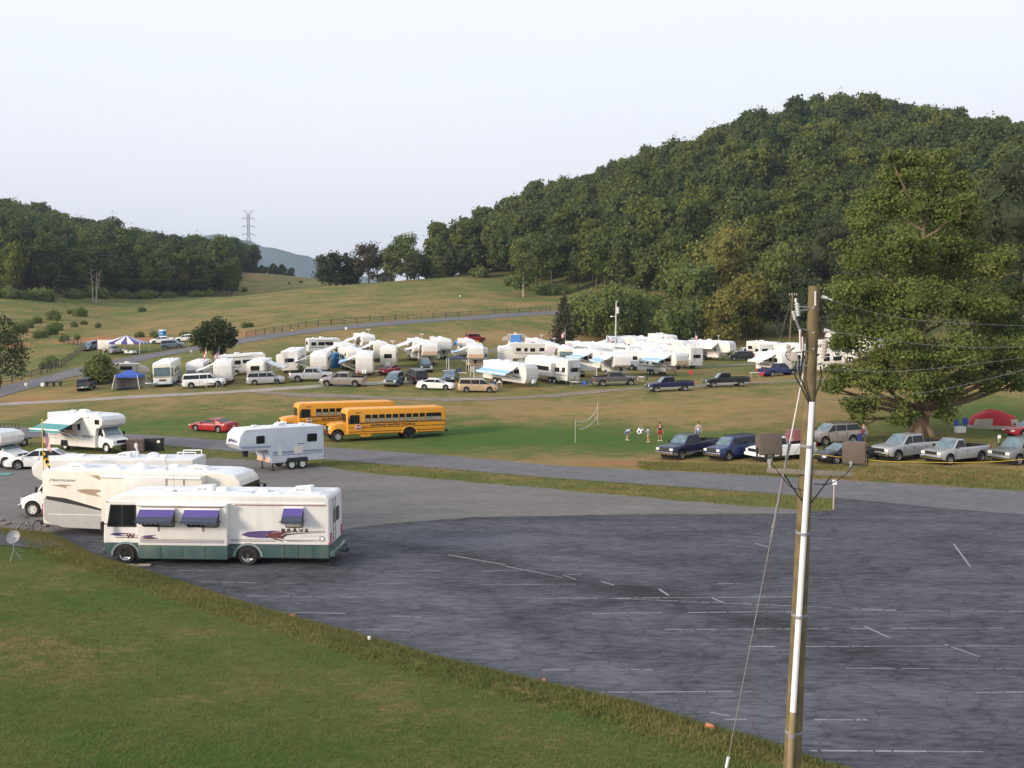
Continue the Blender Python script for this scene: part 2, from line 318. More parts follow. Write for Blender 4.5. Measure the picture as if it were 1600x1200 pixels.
def ground_mat(name,dry=(.265,.195,.078),lush=(.072,.132,.028),clay=True):
    m=bpy.data.materials.new(name); m.use_nodes=True; t=m.node_tree; b=t.nodes['Principled BSDF']; b.inputs['Roughness'].default_value=.95; b.inputs['Specular IOR Level'].default_value=.1
    g=t.nodes.new('ShaderNodeNewGeometry'); N=lambda s,d=8,r=.6:(lambda n:(setattr(n.inputs['Scale'],'default_value',s),setattr(n.inputs['Detail'],'default_value',d),setattr(n.inputs['Roughness'],'default_value',r),t.links.new(g.outputs['Position'],n.inputs[0]),n)[-1])(t.nodes.new('ShaderNodeTexNoise'))
    at_=t.nodes.new('ShaderNodeAttribute'); at_.attribute_name='dry'
    A=N(.09);B=N(.5);C=N(3.2,10,.75);D=N(22,4)
    def math_(op,a,b_):
        q=t.nodes.new('ShaderNodeMath'); q.operation=op
        for i,z in enumerate((a,b_)):
            if isinstance(z,(int,float)): q.inputs[i].default_value=z
            else: t.links.new(z,q.inputs[i])
        return q.outputs[0]
    s=math_('ADD',math_('MULTIPLY',A.outputs[0],1.3),math_('MULTIPLY',B.outputs[0],1.1)); s=math_('ADD',s,math_('MULTIPLY',C.outputs[0],1.2)); s=math_('SUBTRACT',s,1.35); s=math_('ADD',s,math_('MULTIPLY',at_.outputs['Fac'],.42))
    r=t.nodes.new('ShaderNodeValToRGB'); t.links.new(s,r.inputs[0]); el=r.color_ramp.elements
    el[0].position=0; el[0].color=(*lush,1); el[1].position=1; el[1].color=(dry[0]*1.25,dry[1]*1.12,dry[2]*1.2,1)
    q=el.new(.45); q.color=(.140,.152,.045,1); q=el.new(.72); q.color=(*dry,1)
    mm=t.nodes.new('ShaderNodeMix'); mm.data_type='RGBA'; mm.blend_type='MULTIPLY'; mm.inputs[0].default_value=1
    rr=t.nodes.new('ShaderNodeMapRange'); rr.inputs[1].default_value=.3; rr.inputs[2].default_value=.7; rr.inputs[3].default_value=.72; rr.inputs[4].default_value=1.25; t.links.new(D.outputs[0],rr.inputs[0])
    t.links.new(r.outputs[0],mm.inputs[6]); t.links.new(rr.outputs[0],mm.inputs[7]); out=mm.outputs[2]
    cl=t.nodes.new('ShaderNodeAttribute'); cl.attribute_name='clay'; c2=t.nodes.new('ShaderNodeMix'); c2.data_type='RGBA'; c2.inputs[7].default_value=(.36,.17,.075,1)
    k=math_('MULTIPLY',cl.outputs['Fac'],math_('MULTIPLY',B.outputs[0],1.9)); k2=t.nodes.new('ShaderNodeMapRange'); k2.inputs[1].default_value=.3; k2.inputs[2].default_value=.9; t.links.new(k,k2.inputs[0]); t.links.new(k2.outputs[0],c2.inputs[0]); t.links.new(out,c2.inputs[6])
    t.links.new(c2.outputs[2],b.inputs['Base Color'])
    bp=t.nodes.new('ShaderNodeBump'); bp.inputs['Strength'].default_value=.9; bp.inputs['Distance'].default_value=.10; ad=math_('ADD',C.outputs[0],math_('MULTIPLY',D.outputs[0],.6)); t.links.new(ad,bp.inputs['Height']); t.links.new(bp.outputs[0],b.inputs['Normal'])
    return m
gm=ground_mat('field_grass')
CLAY=[(130,533,60,5),(195,530,70,5),(390,522,34,4),(300,546,40,4),(280,530,40,4),(1270,520,30,10),(1500,745,120,5),(1330,748,70,6),(980,724,120,4),(60,626,70,3),(20,540,40,6)]
def paint_attrs(o,V):
    yc=V[:,1]*math.cos(TH)+(CH-V[:,2])*math.sin(TH); zc=(V[:,2]-CH)*math.cos(TH)+V[:,1]*math.sin(TH); yc=np.maximum(yc,1)
    px=800+F*V[:,0]/yc; py=600-F*zc/yc
    for nm,L in (('dry',PATCH),('clay',[(*c,1.0) for c in CLAY])):
        a=np.zeros(len(V))
        for cx,cy,rx,ry,k in L: a+=k*np.exp(-((px-cx)/rx)**2-((py-cy)/ry)**2)
        if nm=='dry':
            s=lawn_s(V[:,0],V[:,1]); a+=np.where((V[:,1]<75)&(V[:,0]<40),.75*np.exp(-((s-1.1)/.8)**2)-.55*np.exp(-((s-2.6)/.5)**2)-.35*(s>3),0)
        if nm=='dry': a+=np.where((V[:,1]>108)&(V[:,1]<300),.26,0)
        at_=o.data.attributes.new(nm,'FLOAT','POINT'); at_.data.foreach_set('value',a.astype(np.float32))
ds=np.concatenate([np.arange(-60,12,4.0),np.arange(12,60,.5),np.arange(60,170,.8),np.arange(170,300,1.6),np.arange(300,700,5.0),np.arange(700,1500,25.0)])
o,V=ground_mesh('ground',np.concatenate([np.arange(-1.5,-.62,.06),np.arange(-.62,.62,.0042),np.arange(.62,1.5,.06)]),ds,gm)
paint_attrs(o,V); tag(o,kind='structure')
# far plain out to the horizon
b=MB(); b.add([(-9000,-3000,-3),(9000,-3000,-3),(9000,9000,-3),(-9000,9000,-3)],[(0,1,2,3)]); tag(b.build('valley_floor',mat('valley_grass',(.07,.09,.03),rough=1,scale=.02,coords='Object')),kind='structure')
# distant ridge, some of the haze blue put into its base colour
b=MB(); pts=[]
prof=[(-2600,60),(-1900,170),(-1500,230),(-1150,285),(-900,292),(-760,272),(-640,243),(-520,190),(-300,150),(-100,120),(300,150),(700,110),(1500,160),(2600,60)]
xs=np.linspace(-2600,2600,160); zs=np.interp(xs,*zip(*prof))+6*np.sin(xs*.02)+4*np.sin(xs*.071)+rng.normal(0,1.5,160)
rows=[(4300,0),(4500,.45),(4800,1),(5000,.6),(5200,0)]
for yy,k in rows: pts+=[(x*1.6,yy+30*math.sin(x*.01),((z-10)*1.6+10)*k-4) for x,z in zip(xs,zs)]
b.add(pts,[(r*160+i,r*160+i+1,(r+1)*160+i+1,(r+1)*160+i) for r in range(4) for i in range(159)])
tag(b.build('distant_ridge',mat('haze_tinted_far_forest',(.045,.075,.075),rough=1,scale=.01,var=.5)),kind='structure')
# ---- draped sheets
def drape(name,poly,m,off,step=1.2,kind='structure',attrs=False):
    """fill polygon (world xy) with a fine grid that follows the ground"""
    P=np.array([(p[0],p[1]) for p in poly]); 
    bm=bmesh.new(); vs=[bm.verts.new((x,y,0)) for x,y in P]; bm.faces.new(vs)
    x0,y0=P.min(0);x1,y1=P.max(0)
    for nrm,a,b_ in(((1,0,0),x0,x1),((0,1,0),y0,y1)):
        k=a+step
        while k<b_:
            bmesh.ops.bisect_plane(bm,geom=list(bm.verts)+list(bm.edges)+list(bm.faces),plane_co=(k,k,0),plane_no=nrm); k+=step
    bmesh.ops.triangulate(bm,faces=bm.faces)
    C=np.array([v.co[:] for v in bm.verts]); z=T(C[:,0],C[:,1])+off
    for v,q in zip(bm.verts,z): v.co.z=q
    bmesh.ops.recalc_face_normals(bm,faces=bm.faces)
    if sum(f.normal.z for f in bm.faces)<0: bmesh.ops.reverse_faces(bm,faces=bm.faces)
    me=bpy.data.meshes.new(name); bm.to_mesh(me); bm.free(); me.materials.append(m); me.polygons.foreach_set('use_smooth',[True]*len(me.polygons))
    o=bpy.data.objects.new(name,me); col.objects.link(o); tag(o,kind=kind); return o
def strip(name,pts,wd,m,off,n=120,wob=.15,grd=None):
    """ribbon along ground pixels [(px,py)], width in metres"""
    W=[Vector((*(grd(*p) if grd else G(*p)[:2]),0)) for p in pts] if not isinstance(pts[0],Vector) else pts
    L=[0]
    for a,b_ in zip(W[:-1],W[1:]): L.append(L[-1]+(b_-a).length)
    tt=np.linspace(0,L[-1],int(max(12,L[-1]/1.2))); X=np.interp(tt,L,[p.x for p in W]); Y=np.interp(tt,L,[p.y for p in W])
    k=7; ker=np.ones(k)/k; X=np.convolve(np.pad(X,3,'edge'),ker,'valid'); Y=np.convolve(np.pad(Y,3,'edge'),ker,'valid')
    dx=np.gradient(X);dy=np.gradient(Y); l=np.hypot(dx,dy)+1e-9; nx,ny=-dy/l,dx/l
    kk=max(4,int(wd/1.0)); ff=np.linspace(-.5,.5,kk+1); vs=[]
    for f in ff:
        o_=f*wd*(1+ (wob*np.sin(tt*.37+f*5)+wob*.6*np.sin(tt*1.3+f*9))*(abs(f)>.49)); xx=X+nx*o_; yy=Y+ny*o_; zz=T(xx,yy)+off; vs+=list(zip(xx,yy,zz))
    n=len(tt); b=MB(); b.add(vs,[(j*n+i,j*n+i+1,(j+1)*n+i+1,(j+1)*n+i) for j in range(kk) for i in range(n-1)])
    o=b.build(name,m,fix=True); 
    if o.data.polygons[0].normal.z<0: o.data.flip_normals()
    tag(o,kind='structure'); return o,X,Y
def asphalt(name,c,c2,sc1=.25,streak=1,rough=.85,cracks=True):
    m=bpy.data.materials.new(name); m.use_nodes=True; t=m.node_tree; b=t.nodes['Principled BSDF']; b.inputs['Roughness'].default_value=rough; b.inputs['Specular IOR Level'].default_value=.25
    g=t.nodes.new('ShaderNodeNewGeometry'); mp=t.nodes.new('ShaderNodeMapping'); mp.inputs['Scale'].default_value=(1,streak,1); mp.inputs['Rotation'].default_value=(0,0,R(12)); t.links.new(g.outputs['Position'],mp.inputs[0])
    def nz(s,d,src,r=.6):
        n=t.nodes.new('ShaderNodeTexNoise'); n.inputs['Scale'].default_value=s; n.inputs['Detail'].default_value=d; n.inputs['Roughness'].default_value=r; t.links.new(src,n.inputs[0]); return n
    A=nz(sc1,10,mp.outputs[0],.72); A.inputs['Distortion'].default_value=.8; B=nz(40,3,g.outputs['Position']); C=nz(1.4,8,mp.outputs[0],.7)
    r=t.nodes.new('ShaderNodeValToRGB'); r.color_ramp.elements[0].position=.40; r.color_ramp.elements[1].position=.66; r.color_ramp.elements[0].color=(*c,1); r.color_ramp.elements[1].color=(*c2,1)
    ad=t.nodes.new('ShaderNodeMath'); ad.operation='MULTIPLY_ADD'; ad.inputs[1].default_value=.58; t.links.new(C.outputs[0],ad.inputs[0]); sb=t.nodes.new('ShaderNodeMath'); sb.operation='MULTIPLY'; sb.inputs[1].default_value=.45; t.links.new(A.outputs[0],sb.inputs[0]); t.links.new(sb.outputs[0],ad.inputs[2]); wa=t.nodes.new('ShaderNodeAttribute'); wa.attribute_name='wear'; w2=t.nodes.new('ShaderNodeMath'); w2.operation='ADD'; t.links.new(ad.outputs[0],w2.inputs[0]); t.links.new(wa.outputs['Fac'],w2.inputs[1]); t.links.new(w2.outputs[0],r.inputs[0])
    mm=t.nodes.new('ShaderNodeMix'); mm.data_type='RGBA'; mm.blend_type='MULTIPLY'; mm.inputs[0].default_value=1; rr=t.nodes.new('ShaderNodeMapRange'); rr.inputs[1].default_value=.3; rr.inputs[2].default_value=.7; rr.inputs[3].default_value=.8; rr.inputs[4].default_value=1.2; t.links.new(B.outputs[0],rr.inputs[0]); t.links.new(r.outputs[0],mm.inputs[6]); t.links.new(rr.outputs[0],mm.inputs[7]); out=mm.outputs[2]
    if cracks:
        v=t.nodes.new('ShaderNodeTexVoronoi'); v.feature='DISTANCE_TO_EDGE'; v.inputs['Scale'].default_value=.55
        w_=nz(1.2,4,g.outputs['Position']); va=t.nodes.new('ShaderNodeVectorMath'); va.operation='MULTIPLY_ADD'; va.inputs[1].default_value=(1.6,1.6,0); t.links.new(w_.outputs[1],va.inputs[0]); t.links.new(g.outputs['Position'],va.inputs[2]); t.links.new(va.outputs[0],v.inputs[0])
        lt=t.nodes.new('ShaderNodeMapRange'); lt.inputs[1].default_value=.0; lt.inputs[2].default_value=.035; lt.inputs[3].default_value=.66; lt.inputs[4].default_value=1; t.links.new(v.outputs[0],lt.inputs[0])
        m3=t.nodes.new('ShaderNodeMix'); m3.data_type='RGBA'; m3.blend_type='MULTIPLY'; m3.inputs[0].default_value=1; t.links.new(out,m3.inputs[6]); t.links.new(lt.outputs[0],m3.inputs[7]); out=m3.outputs[2]
    t.links.new(out,b.inputs['Base Color'])
    bp=t.nodes.new('ShaderNodeBump'); bp.inputs['Strength'].default_value=.3; bp.inputs['Distance'].default_value=.02; t.links.new(B.outputs[0],bp.inputs['Height']); t.links.new(bp.outputs[0],b.inputs['Normal'])
    return m
def jit(poly,a=.35,step=.8):   # ragged outline
    out=[]
    for p,q in zip(poly,poly[1:]+poly[:1]):
        p=Vector(p[:2]);q=Vector(q[:2]);n=max(1,min(60,int((q-p).length/step)))
        for i in range(n): 
            c=p.lerp(q,i/n); out.append((c.x+random.uniform(-a,a),c.y+random.uniform(-a,a)))
    return out
A_lot=asphalt('lot_asphalt',(.032,.032,.039),(.136,.137,.158),.15,3.2)
A_road=asphalt('road_asphalt',(.115,.110,.120),(.19,.18,.185),.3,1,cracks=False)
A_grav=asphalt('lot_gravel',(.125,.115,.11),(.22,.205,.19),.2,3,rough=.95,cracks=False)
A_track=asphalt('track_gravel',(.27,.23,.19),(.40,.36,.31),.5,1,rough=.95,cracks=False)
A_dirt=asphalt('dirt_track',(.16,.125,.095),(.30,.25,.20),.6,1,rough=.95,cracks=False)
up=[(-260,648),(-100,658),(0,666),(200,679),(300,685),(500,698),(720,714),(860,727),(1000,735),(1200,747),(1400,758),(1600,770),(1900,786)]
lo=[(-260,661),(-100,671),(0,681),(200,690),(300,700),(500,718),(720,735),(860,747),(1000,757),(1200,771),(1300,780),(1500,800),(1900,830)]
road=[Z0(*p) for p in up]+[Z0(*p) for p in lo[::-1]]
drape('lower_road',road,A_road,.022,2)
e=[Vector((*p,0)) for p in EDGE[1:]]
# gravel yard
grav=[Z0(*p) for p in ((-260,672),(-60,690),(0,702),(60,712),(200,716),(350,716),(500,727),(560,738),(720,752),(860,764),(1000,777),(1150,790),(1250,797),(1255,806),(1000,808),(700,812),(560,824),(420,850),(200,868),(86,838),(0,829))]+[(-45,51.6)]
drape('gravel_yard',jit(grav,.22,.9),A_grav,.014,1.5)
far=[(78,833),(110,828),(160,826),(350,836),(500,836),(560,824),(620,817),(740,809),(1000,804),(1240,803),(1262,801),(1300,798),(1305,778),(1500,797),(1900,825)]
lot=[Z0(*p) for p in far]+[(60,50),(60,14)]+[EDGE[-2]]+[p for p in EDGE[::-1][2:] if p[1]<48.6]
lo_=drape('parking_lot',jit(lot,.10,.8),A_lot,.032,.8)
def seg(px,py,P,w):
    o=np.zeros(len(px)); 
    for (ax,ay),(bx,by) in zip(P[:-1],P[1:]):
        a=np.array(Z0(ax,ay));b_=np.array(Z0(bx,by)); d=b_-a; L=(d**2).sum(); t=np.clip(((px-a[0])*d[0]+(py-a[1])*d[1])/L,0,1); q=np.hypot(px-a[0]-t*d[0],py-a[1]-t*d[1]); o=np.maximum(o,np.exp(-(q/w)**2))
    return o
C_0=np.array([v.co[:] for v in lo_.data.vertices]); X_,Y_=C_0[:,0],C_0[:,1]; wv=np.zeros(len(X_))
for P,w_,k in (([(520,838),(620,850),(760,880),(880,905),(1000,925),(1240,985),(1400,1040)],1.0,-.16),([(700,905),(800,955),(850,1000)],.6,-.10),([(860,960),(960,930),(1150,900),(1400,905)],.7,-.08),([(860,850),(1000,880),(1200,885),(1500,870)],1.2,-.06),([(540,870),(520,900)],1.6,-.14),([(600,812),(800,812),(1250,806)],.8,-.05),
  ([(600,845),(700,850),(820,840)],1.5,.13),([(560,900),(640,930),(740,960)],2.2,.09),([(780,1020),(900,1040),(980,1070)],1.4,.12),([(1000,1110),(1150,1100),(1250,1150)],1.2,.10),([(900,870),(980,862)],1.6,.07),([(1100,1060),(1300,1090),(1500,1100)],1.5,.04),([(620,985),(760,1010)],1.2,.06)): wv+=.6*k*seg(X_,Y_,P,w_)
lo_.data.attributes.new('wear','FLOAT','POINT').data.foreach_set('value',wv.astype(np.float32))
strip('farm_road',[(-140,640),(-60,625),(0,611),(60,596),(120,582),(200,563),(260,552),(320,543),(400,529),(500,515),(600,506),(700,499),(800,492),(870,489),(960,483)],7.5,A_road,.06,wob=.03)
strip('gravel_track',[(-150,642),(0,631),(140,625),(290,617),(400,610),(500,604),(620,597),(740,590),(800,587)],3.0,A_track,.035)
strip('dirt_track',[(380,611),(480,618),(600,622),(740,625),(800,622),(900,615),(960,610),(1100,603),(1180,598),(1300,592),(1420,588)],2.6,A_dirt,.028,wob=.3)
strip('camp_lane',[(1080,573),(1140,571),(1200,567),(1300,562)],3,A_dirt,.03)
strip('side_lane',[(125,596),(170,600),(240,597),(300,600)],2.2,A_dirt,.03)
# ---- parking lot stripes (pixel ends on the flat lot)
LN=[(112,857,160,858),(215,892,340,893),(290,910,470,913),(340,932,550,935),(420,958,540,960),(520,985,640,986),(610,964,660,966),(600,894,700,893),(730,894,930,891),(740,915,900,914),(830,937,1240,934),(900,934,1400,955),(925,960,1240,957),(1040,985,1580,983),(1170,1012,1600,1011),(1320,1046,1610,1047),(1480,1085,1620,1083),(775,1049,1020,1048),(910,1084,1175,1082),(1075,1126,1355,1127),(1250,1175,1545,1177),(1310,955,1600,957),(560,913,640,912),(885,899,1010,896),(1120,913,1160,914),(500,935,555,934)]
wb=MB(); rr=random.Random(3)
for x0,y0,x1,y1 in LN:
    a=Vector(Z0(x0,y0));c=Vector(Z0(x1,y1)); d=(c-a); L=d.length; d.normalize(); n=Vector((-d.y,d.x)); t=0
    while t<L:
        g=rr.uniform(.1,.9); wd=rr.uniform(.02,.05); q=min(L,t+g)
        if rr.random()<.85:
            p0=a+d*t;p1=a+d*q; wb.add([(*(p0-n*wd),.038),(*(p1-n*wd),.038),(*(p1+n*wd),.038),(*(p0+n*wd),.038)],[(0,1,2,3)])
        t=q+rr.uniform(.0,.10)
for x0,y0,x1,y1 in [(1490,851,1517,888),(1475,1008,1530,1028),(1108,934,1135,945),(1350,980,1390,998),(1110,1115,1140,1121),(880,900,900,907),(1030,922,1045,932),(1180,850,1200,856),(700,868,790,884),(790,886,880,904),(940,910,960,916)]:
    a=Vector(Z0(x0,y0));c=Vector(Z0(x1,y1)); d=(c-a).normalized(); n=Vector((-d.y,d.x))*.05
    wb.add([(*(a-n),.038),(*(c-n),.038),(*(c+n),.038),(*(a+n),.038)],[(0,1,2,3)])
tag(wb.build('parking_lines',M['white_paint']),kind='structure')
# ---------------- foliage
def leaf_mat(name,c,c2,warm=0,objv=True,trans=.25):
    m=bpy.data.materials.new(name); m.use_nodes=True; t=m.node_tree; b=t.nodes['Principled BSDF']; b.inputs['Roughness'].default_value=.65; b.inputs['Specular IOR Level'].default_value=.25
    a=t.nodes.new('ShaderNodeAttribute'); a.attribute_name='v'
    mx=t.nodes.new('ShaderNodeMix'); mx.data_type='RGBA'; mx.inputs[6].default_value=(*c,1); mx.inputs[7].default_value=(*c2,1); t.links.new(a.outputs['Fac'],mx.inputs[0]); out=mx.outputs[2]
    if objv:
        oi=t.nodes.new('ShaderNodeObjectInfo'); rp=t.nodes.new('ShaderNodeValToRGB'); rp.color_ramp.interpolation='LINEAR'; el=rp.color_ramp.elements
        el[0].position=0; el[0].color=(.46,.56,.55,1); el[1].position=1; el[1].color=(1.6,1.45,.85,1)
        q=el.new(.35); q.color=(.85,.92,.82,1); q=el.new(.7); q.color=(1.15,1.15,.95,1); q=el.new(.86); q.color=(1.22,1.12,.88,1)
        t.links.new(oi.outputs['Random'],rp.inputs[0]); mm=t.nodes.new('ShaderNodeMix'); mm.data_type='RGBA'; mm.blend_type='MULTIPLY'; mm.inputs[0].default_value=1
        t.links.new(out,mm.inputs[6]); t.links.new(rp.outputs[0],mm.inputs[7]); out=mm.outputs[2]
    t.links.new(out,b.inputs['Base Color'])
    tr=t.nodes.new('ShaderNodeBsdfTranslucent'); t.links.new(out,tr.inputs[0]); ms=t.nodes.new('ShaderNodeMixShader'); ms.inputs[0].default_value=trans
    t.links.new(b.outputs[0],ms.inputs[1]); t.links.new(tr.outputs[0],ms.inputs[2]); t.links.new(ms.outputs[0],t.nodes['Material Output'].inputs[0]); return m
L_forest=leaf_mat('forest_leaves',(.054,.082,.019),(.148,.166,.038))
L_syc=leaf_mat('sycamore_leaves',(.080,.118,.026),(.20,.22,.055),objv=False)
L_mid=leaf_mat('yellowing_leaves',(.13,.14,.03),(.27,.23,.055),objv=False)
L_midg=leaf_mat('fresh_green_leaves',(.085,.125,.03),(.18,.21,.055),objv=False)
L_dark=leaf_mat('dark_leaves',(.03,.045,.016),(.07,.085,.026),objv=False)
L_red=leaf_mat('bronze_leaves',(.055,.05,.025),(.11,.085,.045),objv=False)
L_ced=leaf_mat('cedar_needles',(.05,.052,.028),(.095,.085,.05),objv=False)
BARK=mat('bark',(.115,.09,.068),rough=.9,var=.3,scale=1.5,bump=.5); BARKP=mat('pale_bark',(.34,.29,.235),rough=.9,var=.25,scale=1.5)
def crown_mesh(name,lobes,n,size,m,seed,core=.72,flat=.0,hang=0,cards=1):
    """leaf cards scattered over and through a set of lobes (centre, radii)"""
    g=np.random.default_rng(seed); wts=np.array([r[0]*r[1]+r[1]*r[2] for c,r in lobes]); wts=wts/wts.sum(); vs=[];val=[]
    cnt=g.multinomial(n,wts); P=[];Nn=[];LV=[]
    for (c,r),k in zip(lobes,cnt):
        d=g.normal(size=(k,3)); d/=np.linalg.norm(d,axis=1)[:,None]; rad=np.clip(g.normal(.92,.16,k),.3,1.28)
        bump=1+.16*np.sin(d[:,0]*5+c[0]*3)+.13*np.sin(d[:,2]*7+c[1]*5)+.12*np.sin(d[:,1]*6+c[2])
        P.append(np.array(c)+d*np.array(r)*(rad*bump)[:,None]); Nn.append(d); LV.append(np.full(k,g.uniform(-.25,.25)))
    P=np.concatenate(P);Nn=np.concatenate(Nn);LV=np.concatenate(LV); n=len(P)
    nn=Nn+g.normal(scale=.75,size=(n,3)); nn/=np.linalg.norm(nn,axis=1)[:,None]
    a=np.cross(nn,g.normal(size=(n,3))); a/=np.linalg.norm(a,axis=1)[:,None]; b_=np.cross(nn,a); s=size*g.uniform(.45,1.35,n)[:,None]
    q=np.stack([P-a*s*.5-b_*s*.15,P+b_*s*-.5,P+a*s*.55+b_*s*.1,P+b_*s*.55+nn*s*.15],1)
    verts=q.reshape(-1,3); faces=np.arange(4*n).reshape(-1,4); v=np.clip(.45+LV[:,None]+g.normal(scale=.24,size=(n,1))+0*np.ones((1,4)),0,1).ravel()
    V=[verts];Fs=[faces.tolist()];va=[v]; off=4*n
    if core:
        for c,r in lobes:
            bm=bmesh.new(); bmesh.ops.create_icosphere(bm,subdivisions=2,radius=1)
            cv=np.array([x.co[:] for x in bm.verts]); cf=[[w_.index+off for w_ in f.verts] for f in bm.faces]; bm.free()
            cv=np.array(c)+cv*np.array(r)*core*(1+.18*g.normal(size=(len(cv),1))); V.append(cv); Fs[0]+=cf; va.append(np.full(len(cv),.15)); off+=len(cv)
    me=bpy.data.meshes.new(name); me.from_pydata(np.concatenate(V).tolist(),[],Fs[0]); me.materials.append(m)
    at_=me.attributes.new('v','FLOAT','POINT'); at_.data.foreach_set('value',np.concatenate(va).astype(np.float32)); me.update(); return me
def trunk_mesh(name,h,r,seed,limbs,m,lean=.3):
    g=random.Random(seed); b=MB(); pts=[Vector((0,0,-.4))]; k=6
    for i in range(1,k+1): pts.append(Vector((g.uniform(-lean,lean)*i/k,g.uniform(-lean,lean)*i/k,h*i/k)))
    for i in range(k): b.cyl(pts[i],pts[i+1],r*(1.25 if i==0 else 1-.8*i/k),r*(1-.8*(i+1)/k),9)
    for c in limbs:
        c=Vector(c); z=min(h*.92,max(h*.25,c.z-abs(c.x)*.5-abs(c.y)*.5-g.uniform(0,1.5))); i=min(k-1,int(z/h*k)); s=pts[i].lerp(pts[i+1],z/h*k-i)
        mid=s.lerp(c,.5)+Vector((0,0,(c-s).length*.06)); rr_=max(.05,r*(.55-.4*z/h)); b.cyl(s,mid,rr_,rr_*.65,7); b.cyl(mid,c,rr_*.65,rr_*.2,6)
    o=b.build(name,m,fix=False); me=o.data; bpy.data.objects.remove(o); return me
def lobes_round(seed,R_,H,base,n=12,sh=1.0):
    g=random.Random(seed); out=[((0,0,base+(H-base)*.5),(R_*.62,R_*.62,(H-base)*.40))]
    for i in range(n):
        z=g.uniform(.08,.95); rad=R_*(.25+.55*math.sqrt(max(.02,1-abs(2*z-.9)**1.8)))*sh; t=i*2.4+g.uniform(-.4,.4); r=g.uniform(.26,.42)*R_
        out.append(((rad*.72*math.cos(t),rad*.72*math.sin(t),base+(H-base)*z*.93),(r,r,r*g.uniform(.7,1.05))))
    return out
def make_tree(name,loc,lobes,n,size,lm,seed,th,tr,label,group=None,cat='tree',bark=BARK,core=.72,nl=7,rz=0):
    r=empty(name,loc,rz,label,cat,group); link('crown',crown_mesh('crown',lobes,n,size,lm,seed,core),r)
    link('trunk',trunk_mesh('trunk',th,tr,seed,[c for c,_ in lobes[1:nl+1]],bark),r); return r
# forest tree variants (18 m tall, 11 m wide)
FV=[]
for k in range(7):
    H=18+ (k%3); ls=lobes_round(50+k,6.6 if k!=3 else 5.0,H,3.0 if k!=5 else 4.5,13); g=random.Random(k)
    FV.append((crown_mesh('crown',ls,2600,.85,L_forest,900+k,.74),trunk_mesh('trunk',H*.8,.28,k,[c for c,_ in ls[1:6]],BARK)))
def forest_pts(u0,u1,d0f,d1,seed,sp=9.2,keep=None):
    g=np.random.default_rng(seed); P=[]
    xs=np.arange(-900,900,sp); ys=np.arange(230,d1,sp*.9)
    for j,y in enumerate(ys):
        for x in xs+(j%2)*sp/2:
            X=x+g.uniform(-2.6,2.6);Y=y+g.uniform(-2.6,2.6); u=800+F*X/Y
            if u<u0 or u>u1: continue
            if Y<d0f(u): continue
            if keep and not keep(u,Y): continue
            P.append((X,Y))
    return np.array(P)
fr=lambda u:np.interp(u,[670,690,760,860,1000,1100,1200,1400,1600,2400],[440,405,372,330,293,272,262,252,238,225])
fl=lambda u:np.interp(u,[-500,0,90,150,200,300,360,372,380,465],[320,332,345,372,386,400,412,455,650,700])
PR=forest_pts(676,1780,fr,655,1,keep=lambda u,y: True); PL=forest_pts(-160,398,fl,770,2,keep=lambda u,y: not(u>368 and y<640) and y<(690 if u<330 else 740))
print('forest',len(PR),len(PL))
gR=random.Random(11)
def sink(p): return t1(p[0],p[1])
